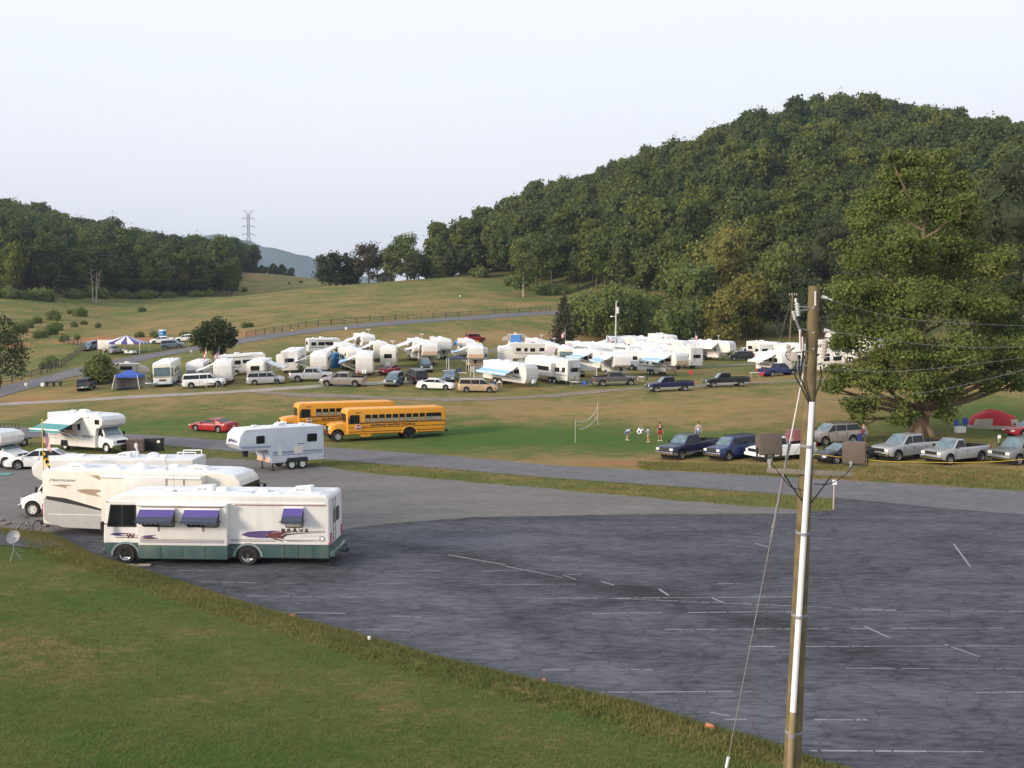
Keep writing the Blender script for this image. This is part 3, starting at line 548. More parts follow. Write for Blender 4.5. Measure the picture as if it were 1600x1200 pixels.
def forest(P,nind,lab,grp,nm,sf=1.0):
    P=P[np.argsort(P[:,1])]; u=800+F*P[:,0]/P[:,1]
    vis=(u>-60)&(u<1660); order=np.argsort(np.where(vis,P[:,1],1e5)); ind=order[:nind]; rest_=order[nind:]
    for i in ind:
        x,y=P[i]; k=gR.randrange(len(FV)); s=gR.uniform(.72,1.12)*sf; r=empty('forest_tree',(x,y,sink((x,y))),gR.uniform(0,6.28),lab,'tree',grp); r.scale=(s,s,s*gR.uniform(.88,1.15))
        link('crown',FV[k][0],r); link('trunk',FV[k][1],r)
    # the mass behind: one object, crowns set on points
    Q=P[rest_]; z=T(Q[:,0],Q[:,1]); me=bpy.data.meshes.new(nm); me.from_pydata([(a,b_,c) for (a,b_),c in zip(Q,z)],[],[])
    n=len(Q); g=np.random.default_rng(5)
    me.attributes.new('kind_index','INT','POINT').data.foreach_set('value',g.integers(0,len(FV),n).astype(np.int32))
    me.attributes.new('size','FLOAT','POINT').data.foreach_set('value',(g.choice([.66,.8,.9,1.0,1.08,1.18],n)*g.uniform(.93,1.06,n)*sf).astype(np.float32))
    me.attributes.new('tall','FLOAT','POINT').data.foreach_set('value',g.uniform(.86,1.12,n).astype(np.float32))
    me.attributes.new('turn','FLOAT','POINT').data.foreach_set('value',g.uniform(0,6.28,n).astype(np.float32))
    o=bpy.data.objects.new(nm,me); col.objects.link(o)
    ng=bpy.data.node_groups.new('forest_nodes','GeometryNodeTree'); ng.interface.new_socket('Geometry',in_out='INPUT',socket_type='NodeSocketGeometry'); ng.interface.new_socket('Geometry',in_out='OUTPUT',socket_type='NodeSocketGeometry')
    N=ng.nodes; gi=N.new('NodeGroupInput'); go=N.new('NodeGroupOutput'); mp_=N.new('GeometryNodeMeshToPoints'); ng.links.new(gi.outputs[0],mp_.inputs[0]); jn=N.new('GeometryNodeJoinGeometry')
    def attr(nm_,tp):
        a=N.new('GeometryNodeInputNamedAttribute'); a.data_type=tp; a.inputs[0].default_value=nm_; return a.outputs[0]
    sz=attr('size','FLOAT'); tn=attr('turn','FLOAT'); ki=attr('kind_index','INT'); cx=N.new('ShaderNodeCombineXYZ'); ng.links.new(tn,cx.inputs[2]); sv=N.new('ShaderNodeCombineXYZ'); tm=N.new('ShaderNodeMath'); tm.operation='MULTIPLY'; ng.links.new(sz,tm.inputs[0]); ng.links.new(attr('tall','FLOAT'),tm.inputs[1]); ng.links.new(sz,sv.inputs[0]); ng.links.new(sz,sv.inputs[1]); ng.links.new(tm.outputs[0],sv.inputs[2])
    for k in range(len(FV)):
        src=None
        for ob in bpy.data.objects:
            if ob.type=='MESH' and ob.data==FV[k][0] and ob.parent and ob.parent.name.startswith('forest_tree'): src=ob; break
        cmp_=N.new('FunctionNodeCompare'); cmp_.data_type='INT'; cmp_.operation='EQUAL'; ng.links.new(ki,cmp_.inputs[2]); cmp_.inputs[3].default_value=k
        oi=N.new('GeometryNodeObjectInfo'); oi.inputs[0].default_value=src; oi.transform_space='ORIGINAL'; oi.inputs[1].default_value=True
        ip=N.new('GeometryNodeInstanceOnPoints'); ng.links.new(mp_.outputs[0],ip.inputs[0]); ng.links.new(cmp_.outputs[0],ip.inputs[1]); ng.links.new(oi.outputs['Geometry'],ip.inputs[2]); ng.links.new(cx.outputs[0],ip.inputs[5]); ng.links.new(sv.outputs[0],ip.inputs[6]); ng.links.new(ip.outputs[0],jn.inputs[0])
    ng.links.new(jn.outputs[0],go.inputs[0]); md=o.modifiers.new('forest','NODES'); md.node_group=ng
    tag(o,grp+' seen as one mass of crowns','forest',kind='stuff')
forest(PR,190,'broadleaf tree at the front edge of the big wooded hill on the right','trees along the front of the right-hand wood','hill_forest')
forest(PL,105,'broadleaf tree at the front edge of the lower wooded slope on the left','trees along the front of the left-hand wood','slope_forest')
# undergrowth along the forest edges
UM=crown_mesh('bush_mesh',[((0,0,1.2),(2.6,2.2,1.7)),((1.8,.6,.8),(1.6,1.5,1.2)),((-1.7,-.4,.9),(1.7,1.5,1.3))],900,.5,L_midg,77,.8)
for i in range(70):
    u=gR.uniform(690,1700) if i<48 else gR.uniform(-40,400); f=fr if u>650 else fl; d=float(f(u))-gR.uniform(0,9)
    if 360<u<470: continue
    p=on(u,d); o=link('shrub',UM,None,p,(0,0,gR.uniform(0,6)),gR.uniform(.6,1.5)); tag(o,'low shrub at the foot of the %s wood'%('right-hand' if u>650 else 'left-hand'),'shrub','shrubs along the foot of the %s wood'%('right-hand' if u>650 else 'left-hand'))
for i in range(34):   # scrubby trees along the far ridge beside the pylon
    u=372+i*2.6; p=on(u,gR.uniform(690,735)); k=gR.randrange(len(FV)); s_=gR.uniform(.28,.62)*(1.25 if u<400 else .8); r=empty('ridge_tree',p,gR.uniform(0,6),'small bushy tree on the skyline ridge near the lattice pylon','tree','small trees along the skyline ridge by the pylon'); r.scale=(s_,)*3; link('crown',FV[k][0],r); link('trunk',FV[k][1],r)
# trees on the pasture crest
def crest(u,d,H,Rr,lm,lab,seed,n=3200,base=.1,bark=BARK,size=.62,nm='field_tree',core=.66,nlob=14,group=None,dz=0,sh=1):
    p=on(u,d); p.z+=dz; return make_tree(nm,p,lobes_round(seed,Rr,H,H*base,nlob,sh),n,size,lm,seed,H*.8,.03*H*.5+.1,lab,group,bark=bark,core=core)
crest(516,384,13.5,6.8,L_dark,'dark round tree at the left end of the row on the pasture crest',1)
crest(548,390,13.5,6.5,L_dark,'dark green tree second from the left on the pasture crest',9)
crest(577,386,15.5,7,L_red,'bronze-tinged tree with a ragged top on the pasture crest',2,2700,core=.5)
crest(612,388,15,6,L_midg,'mid-green tree between the bronze tree and the tallest one on the crest',3)
crest(637,384,18.5,6.6,L_midg,'tallest bright green tree of the row on the pasture crest',4,3400,core=.5)
crest(655,380,9,5.5,L_dark,'low dark bushy tree at the right foot of the tallest crest tree',5)
crest(672,384,5,3.6,L_midg,'small bush ending the row on the pasture crest',6,900)
# trees in front of the right-hand wood
MT=[(1125,246,27,9.0,L_mid,'tall yellowing tree at the centre of the valley edge',21,7500,.2),(1085,236,18,8.5,L_midg,'broad green tree left of the tall yellowing tree',22,5000,.05),(1165,230,15,7,L_mid,'lower yellow-green tree right of the tall yellowing tree',23,4500,.05),
(1128,222,13,5,L_mid,'slender pale tree standing in front of the tall yellowing tree',32,3000,.1),
(952,226,13.5,7.2,L_midg,'round green tree behind the white light pole',24,5000,.05),(1010,232,13,7.5,L_midg,'spreading green tree right of the white light pole',25,4500,.03),(915,236,9,6,L_midg,'low bushy tree between the dark cedar and the light pole',26,3000,.02),
(1215,232,20,7.5,L_midg,'leafy green tree behind the far wooden power pole',27,6500,.1),(1290,238,27,9,L_dark,'tall green tree at the left of the great sycamore',28,7000,.12),(1250,226,14,7,L_dark,'dark lower tree behind the far power pole',29,4200,.03),
(818,318,19,4.6,L_midg,'bright slender tree with pale trunk on the edge of the wood',30,4200,.05),(1600,190,38,12,L_dark,'very tall dark tree at the right edge behind the sycamore',31,9000,.15),(1350,216,20,8,L_dark,'dark tree behind the left side of the sycamore',33,5000,.05),(1050,224,9,6,L_midg,'low green tree at the back of the camp left of the green tent',34,3200,.02)]
for u,d,H,Rr,lm,lab,sd,n,bs in MT: crest(u,d,H,Rr,lm,lab,sd,n,bs,size=.55,nm='valley_tree',bark=BARKP if H>18 else BARK,core=.55 if lm==L_mid else .62,nlob=18)
# cedar
p=on(881,200); lb=[((0,0,.9+i*1.05),(2.3*(1-i/10)**.75+.25,2.3*(1-i/10)**.75+.25,1.0)) for i in range(10)]
make_tree('cedar_tree',p,lb,4200,.42,L_ced,41,8,.2,'dark grey-green pointed cedar behind the camp at the end of the road',core=.7,nl=1)
# camp-side trees
def lob(u,d,L,n,size,lm,sd,th,tr,lab,nm='field_tree',core=.7,cat='tree'):
    p=on(u,d); return make_tree(nm,p,L,n,size,lm,sd,th,tr,lab,core=core,cat=cat)
lob(335,163,[((0,0,5.3),(2.5,2.3,1.9)),((-2.2,.3,4.8),(1.6,1.6,1.4)),((2.1,0,5.3),(1.7,1.6,1.6)),((.5,.2,6.8),(1.7,1.5,1.1)),((-.9,.3,6.6),(1.4,1.3,.9)),((.8,0,3.2),(1.1,1.1,1.3)),((-1.3,0,3.6),(1.2,1.1,.9)),((2.7,.2,4.3),(.9,.9,.9))],5200,.36,L_dark,51,6,.25,'dense dark tree with a forked crown behind the flags by the farm road')
lob(155,146,[((0,0,2.2),(1.9,1.8,1.9)),((-.9,0,1.5),(1.4,1.3,1.4)),((1.1,.2,1.6),(1.5,1.3,1.4)),((.2,0,3.4),(1.3,1.2,1.0))],3600,.28,L_midg,52,3,.12,'round green bushy tree beside the pop-up camper',cat='tree')
lob(-2,150,[((0,0,5),(3.0,2.6,2.6)),((1.8,0,7),(2.2,2,2)),((-1,0,8.2),(2.2,2,1.9)),((2.2,0,3.4),(2,2,1.6)),((.6,0,9.8),(1.5,1.4,1.2)),((3.0,0,5.4),(1.3,1.3,1.1))],3000,.30,L_dark,53,8,.16,'thin dull brown-green tree cut off by the left edge of the picture',core=0)
for i,(u,v,s) in enumerate([(63,528,1.2),(80,523,1.5),(88,516,1.3),(100,533,.9),(116,511,.9),(131,507,.7),(153,512,.8),(125,494,1.6),(58,505,1.1),(84,500,1.7),(222,487,1),(108,490,.8),(218,527,.8),(240,526,.8),(288,528,.9),(245,528,.6),(120,530,.7),(390,511,.7),(382,512,.8),(12,535,1.5),(30,520,1.6),(44,512,1.2),(470,442,.9),(452,444,.7),(365,455,1.5),(382,456,1.2),(80,572,1.1),(72,576,.9)]):
    p=G(u,v); o=link('bush',UM,None,p,(0,0,i*1.3),(s*.42,s*.42,s*.6)); tag(o,'small round green bush scattered on the left-hand pasture','bush','bushes dotted over the left-hand pasture')
# dead tree
r=empty('dead_tree',on(150,352),0,'bare pale dead tree standing at the foot of the left-hand wood','tree'); b=MB()
for x0,x1,h,rr_ in ((-.6,-1.2,12,.26),(.6,1.0,10.5,.22),(0,2.2,11.5,.2)):
    P0=Vector((x0,0,-.3)); P1=Vector((x1*.6,0,h*.55)); P2=Vector((x1,0,h)); b.cyl(P0,P1,rr_,rr_*.7,7).cyl(P1,P2,rr_*.7,.05,6)
    for k in range(5):
        s=P1.lerp(P2,k/5); sg=(-1)**k; b.cyl(s,s+Vector((sg*gR.uniform(.8,2.2),gR.uniform(-.5,.5),gR.uniform(.6,1.8))),.08,.03,5)
b.build('trunk',BARKP,r)
# great sycamore
SY=empty('sycamore_tree',on(1440,90),0,'huge leafy sycamore with a thick trunk towering over the parked trucks','tree')
def sy(px,py,dd): # crown point at its place in the tree, metres from the trunk base
    q=at(px,py,90+dd)-SY.location; return tuple(q)
g=random.Random(5); SL=[]
for px,py,rx,rz_,dd in [(1440,262,50,30,0),(1400,272,34,24,1),(1478,285,38,28,-1),(1425,320,62,38,0),(1370,312,44,26,2),(1490,335,44,32,-2),(1350,345,34,26,-1),(1400,390,66,46,-3),(1340,400,36,34,2),(1480,400,62,46,1),(1530,335,20,14,2),(1545,420,40,34,-2),(1350,465,58,36,-3),(1320,440,24,20,0),(1430,470,64,46,-5),(1510,475,62,44,-2),(1570,470,44,36,1),(1600,515,44,34,-1),(1340,515,48,26,-3),(1322,535,34,20,-1),(1400,535,60,36,-5),(1480,550,64,34,-5),(1560,545,56,30,-2),(1600,562,34,22,0),(1320,588,38,22,-1),(1300,605,22,14,-2),(1365,590,48,28,-4),(1430,600,44,30,-6),(1350,632,34,20,-3),(1345,655,18,26,-3),(1475,610,32,24,-5),(1410,650,22,18,-5),(1480,645,20,20,-4),(1520,590,40,14,-3),(1395,450,60,40,5),(1500,440,60,40,6),(1440,380,50,50,6),(1560,500,50,40,6),(1370,560,50,30,5),(1590,600,20,12,0),(1620,470,30,40,0),(1580,592,30,20,-2),(1548,606,18,12,-3),(1530,560,50,26,2),(1345,330,24,14,0),(1390,245,20,12,-1),(1510,360,40,30,3)]:
    k=90/F; SL.append((sy(px,py,dd),(rx*k,rx*k*.85,rz_*k)))
sm_=[]
for c,r in SL:    # break big lobes up
    sm_.append((c,tuple(q*.78 for q in r)))
    for _ in range(5):
        t=g.uniform(0,6.28); f=g.uniform(.55,.95); e_=g.uniform(-.8,.9); sm_.append(((c[0]+math.cos(t)*r[0]*f*.8,c[1]+math.sin(t)*r[1]*f,c[2]+e_*r[2]*.75),(r[0]*.36,r[0]*.34,r[2]*.34)))
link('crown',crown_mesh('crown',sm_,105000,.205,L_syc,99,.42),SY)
b=MB(); tp=[Vector((0,0,-.5)),Vector((0,0,.5)),Vector((.1,0,3)),Vector((-.1,0,6)),Vector((0,.3,10)),Vector((-.3,0,15)),Vector((.2,0,21))]; tr=[1.0,.78,.68,.58,.42,.26,.07]
for i in range(6): b.cyl(tp[i],tp[i+1],tr[i],tr[i+1],14)
for k in range(6):
    t=k*1.05+.2; b.cyl((math.cos(t)*1.25,math.sin(t)*1.25,-.3),(math.cos(t)*.55,math.sin(t)*.55,1.2),.3,.2,7)
for i,(c,r) in enumerate(SL):
    c=Vector(c); z=max(2.2,min(19,c.z-abs(c.x)*.55-1)); j=max(q for q in range(6) if tp[q].z<=z); s=tp[j].lerp(tp[j+1],(z-tp[j].z)/(tp[j+1].z-tp[j].z)); mid=s.lerp(c,.5)+Vector((0,0,-.3)); q=.3 if z<8 else .17
    b.cyl(s,mid,q,q*.65,8).cyl(mid,c,q*.65,.05,6)
    if c.z>20: continue
    for k in range(2): b.cyl(mid.lerp(c,.4),c+Vector((g.uniform(-1,1)*r[0],g.uniform(-1,0)*r[1],g.uniform(-.5,.6)*r[2])),.07,.02,5)
b.build('trunk',mat('sycamore_bark',(.19,.14,.095),rough=.9,var=.4,scale=1.2,bump=.6),SY)
# ---------------- grass tufts along the edges (stuff)
def tufts(name,P,hmin,hmax,seed,lab,wd=.012,m=None,spread=.1,nb=5,lean=.5):
    g=np.random.default_rng(seed); n=len(P)*nb; B=np.repeat(P,nb,0)+np.concatenate([g.normal(scale=spread,size=(n,2)),np.zeros((n,1))],1)
    B[:,2]=T(B[:,0],B[:,1])-.01; h=g.uniform(hmin,hmax,n)[:,None]; a=g.uniform(0,6.28,n); d=np.stack([np.cos(a),np.sin(a),0*a],1)*wd*(1+h*2); l=g.normal(scale=lean,size=(n,3))*h; l[:,2]=h[:,0]
    V=np.stack([B-d,B+d,B+l],1).reshape(-1,3); me=bpy.data.meshes.new(name); me.from_pydata(V.tolist(),[],np.arange(3*n).reshape(-1,3).tolist()); me.materials.append(m)
    bx,by=B[:,0],B[:,1]; pv=.5+.22*np.sin(bx*.55+1.3*np.sin(by*.4))+.20*np.sin(by*1.1+bx*.23+1.7*np.sin(bx*.31))+.14*np.sin(bx*1.9+by*2.3); me.attributes.new('v','FLOAT','POINT').data.foreach_set('value',np.repeat(np.clip(.42*g.uniform(0,1,n)+.65*pv,0,1),3).astype(np.float32)); o=bpy.data.objects.new(name,me); col.objects.link(o); tag(o,lab,'grass',kind='stuff')
GT=leaf_mat('grass_blades',(.085,.13,.03),(.26,.22,.08),objv=False,trans=.3)
GT2=leaf_mat('lawn_blades',(.070,.135,.026),(.20,.195,.06),objv=False,trans=.3)
g=np.random.default_rng(8); P=[]
E2=np.array(EDGE[1:-1]); L=np.hypot(*(E2[1:]-E2[:-1]).T); cs=np.concatenate([[0],np.cumsum(L)])
tt=g.uniform(8,cs[-1],26000); X=np.interp(tt,cs,E2[:,0]);Y=np.interp(tt,cs,E2[:,1]); dx=np.interp(tt+.5,cs,E2[:,0])-X; dy=np.interp(tt+.5,cs,E2[:,1])-Y; l=np.hypot(dx,dy)+1e-6
s=np.where(g.uniform(size=len(tt))<.45,np.abs(g.normal(.3,.3,len(tt))),g.uniform(0,2.3,len(tt))); X2=X+dy/l*s; Y2=Y-dx/l*s; 
sg=lawn_s(X2,Y2); X2=np.where(sg<-.15,X-dy/l*s,X2); Y2=np.where(sg<-.15,Y+dx/l*s,Y2)
tufts('bank_grass',np.stack([X2,Y2,0*X2],1)[:24000],.05,.18,3,'long dry grass along the edge of the parking lot',m=GT,wd=.013)
P=[]
while len(P)<60000:
    y=g.uniform(10,52,4000); x=g.uniform(-1,1,4000)*y*.56; s=lawn_s(x,y); k=(s>1.8)&(x<12); P+=list(zip(x[k],y[k]))
P=np.array(P[:60000]); tufts('lawn_grass',np.c_[P,np.zeros(len(P))],.03,.085,4,'short mown lawn grass sloping down to the parking lot',wd=.009,m=GT2,spread=.12,nb=4,lean=.8)
def band(name,poly_up,poly_lo,n,seed,lab,h0,h1):
    g=np.random.default_rng(seed); P=[]; u0,u1=max(poly_up[0][0],poly_lo[0][0]),min(poly_up[-1][0],poly_lo[-1][0])
    u=g.uniform(u0,u1,n); f=g.uniform(0,1,n); v=np.interp(u,*zip(*poly_up))*(1-f)+np.interp(u,*zip(*poly_lo))*f
    P=[G(a,b_) if False else (*Z0(a,b_),0) for a,b_ in zip(u,v)]; tufts(name,np.array(P),h0,h1,seed,lab,wd=.022,m=GT,spread=.2,nb=4)
band('verge_grass',[(p[0],p[1]-1) for p in lo],[(-60,690),(0,702),(60,712),(200,716),(350,716),(500,727),(560,738),(720,752),(860,764),(1000,777),(1150,790),(1250,797),(1300,797)],6000,5,'rough grass verge between the gravel yard and the lower road',.04,.14)
band('bank_field_grass',[(1000,722),(1200,733),(1400,738),(1600,745)],[(1000,734),(1200,746),(1400,757),(1600,769)],5000,6,'dry grass bank above the lower road on the right',.05,.20)
# ---------------- vehicles
_wc={}
def wheel_meshes(r,w,rimm,style):
    k=(r,w,rimm.name,style)
    if k in _wc: return _wc[k]
    h=w/2; b=MB(); rr=r*.62 if style!='truck' else r*.56
    b.lathe([(-h,rr),(-h,r*.93),(-h*.8,r),(h*.8,r),(h,r*.93),(h,rr),(h*.2,rr*.97),(-h*.2,rr*.97),(-h,rr)],n=24); o=b.build('wheel',M['rubber'],ang=30); t=o.data; bpy.data.objects.remove(o)
    b=MB()
    for s in(-1,1):
        b.lathe([(s*h*.98,rr),(s*h*.86,rr*.93),(s*h*.35,rr*.88)],n=24,m=0)
        if style=='alloy':
            b.lathe([(s*h*.33,rr*.9),(s*h*.3,.001)],n=16,m=1); b.lathe([(s*h*.4,rr*.28),(s*h*.9,rr*.2),(s*h*.92,.001)],n=12)
            for i in range(5):
                a=i*2*math.pi/5; b.add([(rr*q*math.cos(a+e),s*h*z,rr*q*math.sin(a+e)) for q,e,z in((.2,-.7,.85),(.2,.7,.85),(.93,.17,.72),(.93,-.17,.72))],[(0,1,2,3)])
        else:
            b.lathe([(s*h*.35,rr*.9),(s*h*.75,rr*.6),(s*h*.55,rr*.32),(s*h*1.0,rr*.26),(s*h*1.02,.001)],n=20)
            for i in range(8):
                a=i*math.pi/4; c=Vector((rr*.72*math.cos(a),s*h*.60,rr*.72*math.sin(a))); b.cyl(c,c+Vector((0,s*h*.12,0)),rr*.09,n=6,m=1)
    o=b.build('rim',[rimm,M['black']],ang=30,fix=False); rm=o.data; bpy.data.objects.remove(o); _wc[k]=(t,rm); return t,rm
def wheel(root,x,y,r=.34,w=.22,rim='alu',style='alloy'):
    t,rm=wheel_meshes(r,w,M[rim],style); o=link('wheel',t,root,(x,y,r)); link('rim',rm,o); return o
def plate(b,pts,n,off=.012,th=.03,m=0):
    """thin panel standing off a surface: pts 3-D ring, n outward normal"""
    n=Vector(n).normalized(); k=len(pts); o=[Vector(p)+n*off for p in pts]; i=[Vector(p)-n*th for p in pts]
    b.add(o+i,[tuple(range(k)),tuple(range(2*k-1,k-1,-1))]+[(j,k+j,k+(j+1)%k,(j+1)%k) for j in range(k)],m); return b
def rnd(x0,x1,z0,z1,r=.08,n=3):
    r=min(r,abs(x1-x0)/2.2,abs(z1-z0)/2.2); out=[]
    for cx,cz,a0 in((x1-r,z1-r,0),(x0+r,z1-r,90),(x0+r,z0+r,180),(x1-r,z0+r,270)):
        for i in range(n+1): a=R(a0+90*i/n); out.append((cx+r*math.cos(a),cz+r*math.sin(a)))
    return out
def loft_body(b,L,top,clear,W,wheels,ra,open_=None,cz=0,mlow=1,zm=.62,endr=.5,rk=.16):
    xs=set(np.linspace(-L/2,L/2,int(L/.16)).round(3))
    for e_ in(0,.04,.1,.18,.3): xs|={round(L/2-e_,3),round(-L/2+e_,3)}
    for xw in wheels:
        for a in np.linspace(-1,1,13): xs.add(round(xw+ra*math.sin(a*math.pi/2),3))
        xs|={round(xw-ra-.01,3),round(xw+ra+.01,3)}
    if open_: 
        for q in open_: xs|={round(q-.005,3),round(q+.005,3)}
    xs=sorted(xs); tx,tz=zip(*sorted(top)); rings=[]; rows=9
    for x in xs:
        e_=L/2-abs(x); k=1-rk*(max(0,1-e_/endr))**2.2; zt=float(np.interp(x,tx,tz)); zb=clear+ (0.10*(max(0,1-e_/.35))**2)
        for xw in wheels:
            if abs(x-xw)<ra: zb=max(zb,ra*.93+math.sqrt(max(0,ra*ra-(x-xw)**2)))
        zb=min(zb,zt-.08); ring=[]; side=[]
        for i in range(rows):
            z=zb+(zt-.03-zb)*i/(rows-1); f=1-.07*max(0,(zm-z)/zm)**2-.07*max(0,(z-zm)/(zt-zm+.01))**2.2; side.append((k*W/2*f,z))
        w=side[-1][0]; op=open_ and open_[0]<x<open_[1]
        topp=[(w-.03,zt),(w-.10,zt+.012),(w-.12,zt-.52 if op else zt+.016),(w*.4,zt-.52 if op else zt+.045)]
        half=side+topp; ring=[(x,y,z) for y,z in half]+[(x,-y,z) for y,z in half[::-1]]; rings.append(ring)
    n=len(rings[0]); base=len(b.v); b.v+=[p for r_ in rings for p in r_]
    for i in range(len(rings)-1):
        xm=(xs[i]+xs[i+1])/2
        for j in range(n):
            j2=(j+1)%n; f=(base+i*n+j,base+i*n+j2,base+(i+1)*n+j2,base+(i+1)*n+j); zc=(rings[i][j][2]+rings[i][j2][2])/2; mm=0
            if cz and zc<cz: mm=mlow
            if j==n-1: mm=3
            if open_ and open_[0]-.01<xm<open_[1]+.01 and rows+1<=j<n-rows-2: mm=2
            b.f.append(f); b.m.append(mm)
    b.f.append(tuple(base+j for j in range(n))); b.m.append(0); q=base+(len(rings)-1)*n; b.f.append(tuple(q+j for j in range(n-1,-1,-1))); b.m.append(0)
    return lambda x: float(np.interp(x,tx,tz))
CAR={ # L,W,top profile,clear,front wheel,rear wheel,wheel r, cab(front base,front top,rear top,rear base), roof z, pillars
'crew':dict(L=6.0,W=2.0,top=[(-3,1.22),(-.95,1.24),(-.9,1.22),(1.3,1.22),(1.35,1.20),(2.6,1.10),(2.95,1.0),(3,.92)],cl=.42,w=(2.05,-1.75),r=.40,cab=(1.5,.75,-.72,-.92),zr=1.88,pil=[1.5,.38,-.92],open=(-2.9,-1.02)),
'ext':dict(L=5.8,W=1.98,top=[(-2.9,1.20),(-.4,1.20),(-.35,1.18),(1.3,1.18),(1.4,1.16),(2.5,1.06),(2.85,.96),(2.9,.9)],cl=.40,w=(1.98,-1.6),r=.38,cab=(1.5,.8,-.32,-.5),zr=1.82,pil=[1.5,.30,-.5],open=(-2.8,-.62)),
'reg':dict(L=5.3,W=1.96,top=[(-2.65,1.18),(-.1,1.18),(0,1.16),(1.2,1.16),(1.3,1.14),(2.3,1.04),(2.6,.95),(2.65,.9)],cl=.40,w=(1.8,-1.5),r=.38,cab=(1.35,.7,.12,-.02),zr=1.80,pil=[1.35,-.02],open=(-2.55,-.14)),
'suv':dict(L=4.7,W=1.86,top=[(-2.35,1.0),(-2.3,1.12),(1.1,1.12),(1.2,1.10),(2.1,.98),(2.3,.86),(2.35,.78)],cl=.32,w=(1.42,-1.3),r=.36,cab=(1.25,.55,-1.95,-2.26),zr=1.74,pil=[1.25,.3,-.75,-2.2],open=None),
'big':dict(L=5.6,W=2.0,top=[(-2.8,1.1),(-2.75,1.18),(1.45,1.18),(1.55,1.15),(2.55,1.04),(2.75,.92),(2.8,.85)],cl=.36,w=(1.85,-1.6),r=.38,cab=(1.6,.95,-2.55,-2.74),zr=1.88,pil=[1.6,.55,-.5,-2.7],open=None),
'van':dict(L=5.0,W=1.95,top=[(-2.5,.95),(-2.45,1.06),(1.3,1.06),(1.45,1.04),(2.2,.88),(2.42,.76),(2.5,.66)],cl=.26,w=(1.55,-1.4),r=.34,cab=(1.75,.62,-2.2,-2.45),zr=1.72,pil=[1.75,.25,-.85,-2.4],open=None),
'sedan':dict(L=4.8,W=1.82,top=[(-2.4,.82),(-2.33,.96),(-1.6,.98),(1.0,.94),(1.15,.92),(2.1,.78),(2.33,.68),(2.4,.6)],cl=.24,w=(1.45,-1.35),r=.33,cab=(1.25,.35,-.95,-1.75),zr=1.42,pil=[1.25,.0,-1.6],open=None),
'coupe':dict(L=4.75,W=1.84,top=[(-2.37,.80),(-2.3,.95),(-1.7,.94),(.8,.86),(.95,.84),(2.1,.72),(2.3,.62),(2.37,.56)],cl=.20,w=(1.5,-1.3),r=.33,cab=(.95,.05,-.7,-1.85),zr=1.28,pil=[.95,-.9],open=None),
'jeep':dict(L=4.3,W=1.75,top=[(-2.15,.95),(-2.12,1.12),(.95,1.12),(1.05,1.1),(2.0,1.02),(2.12,.95),(2.15,.88)],cl=.38,w=(1.35,-1.25),r=.37,cab=(1.0,.6,-1.95,-2.08),zr=1.78,pil=[1.0,.15,-.75,-2.04],open=None)}
NM={'crew':'pickup_truck','ext':'pickup_truck','reg':'pickup_truck','suv':'sport_utility_vehicle','big':'sport_utility_vehicle','van':'minivan','sedan':'sedan_car','coupe':'coupe_car','jeep':'sport_utility_vehicle'}
CT={'crew':'pickup truck','ext':'pickup truck','reg':'pickup truck','suv':'suv','big':'suv','van':'minivan','sedan':'car','coupe':'car','jeep':'suv'}
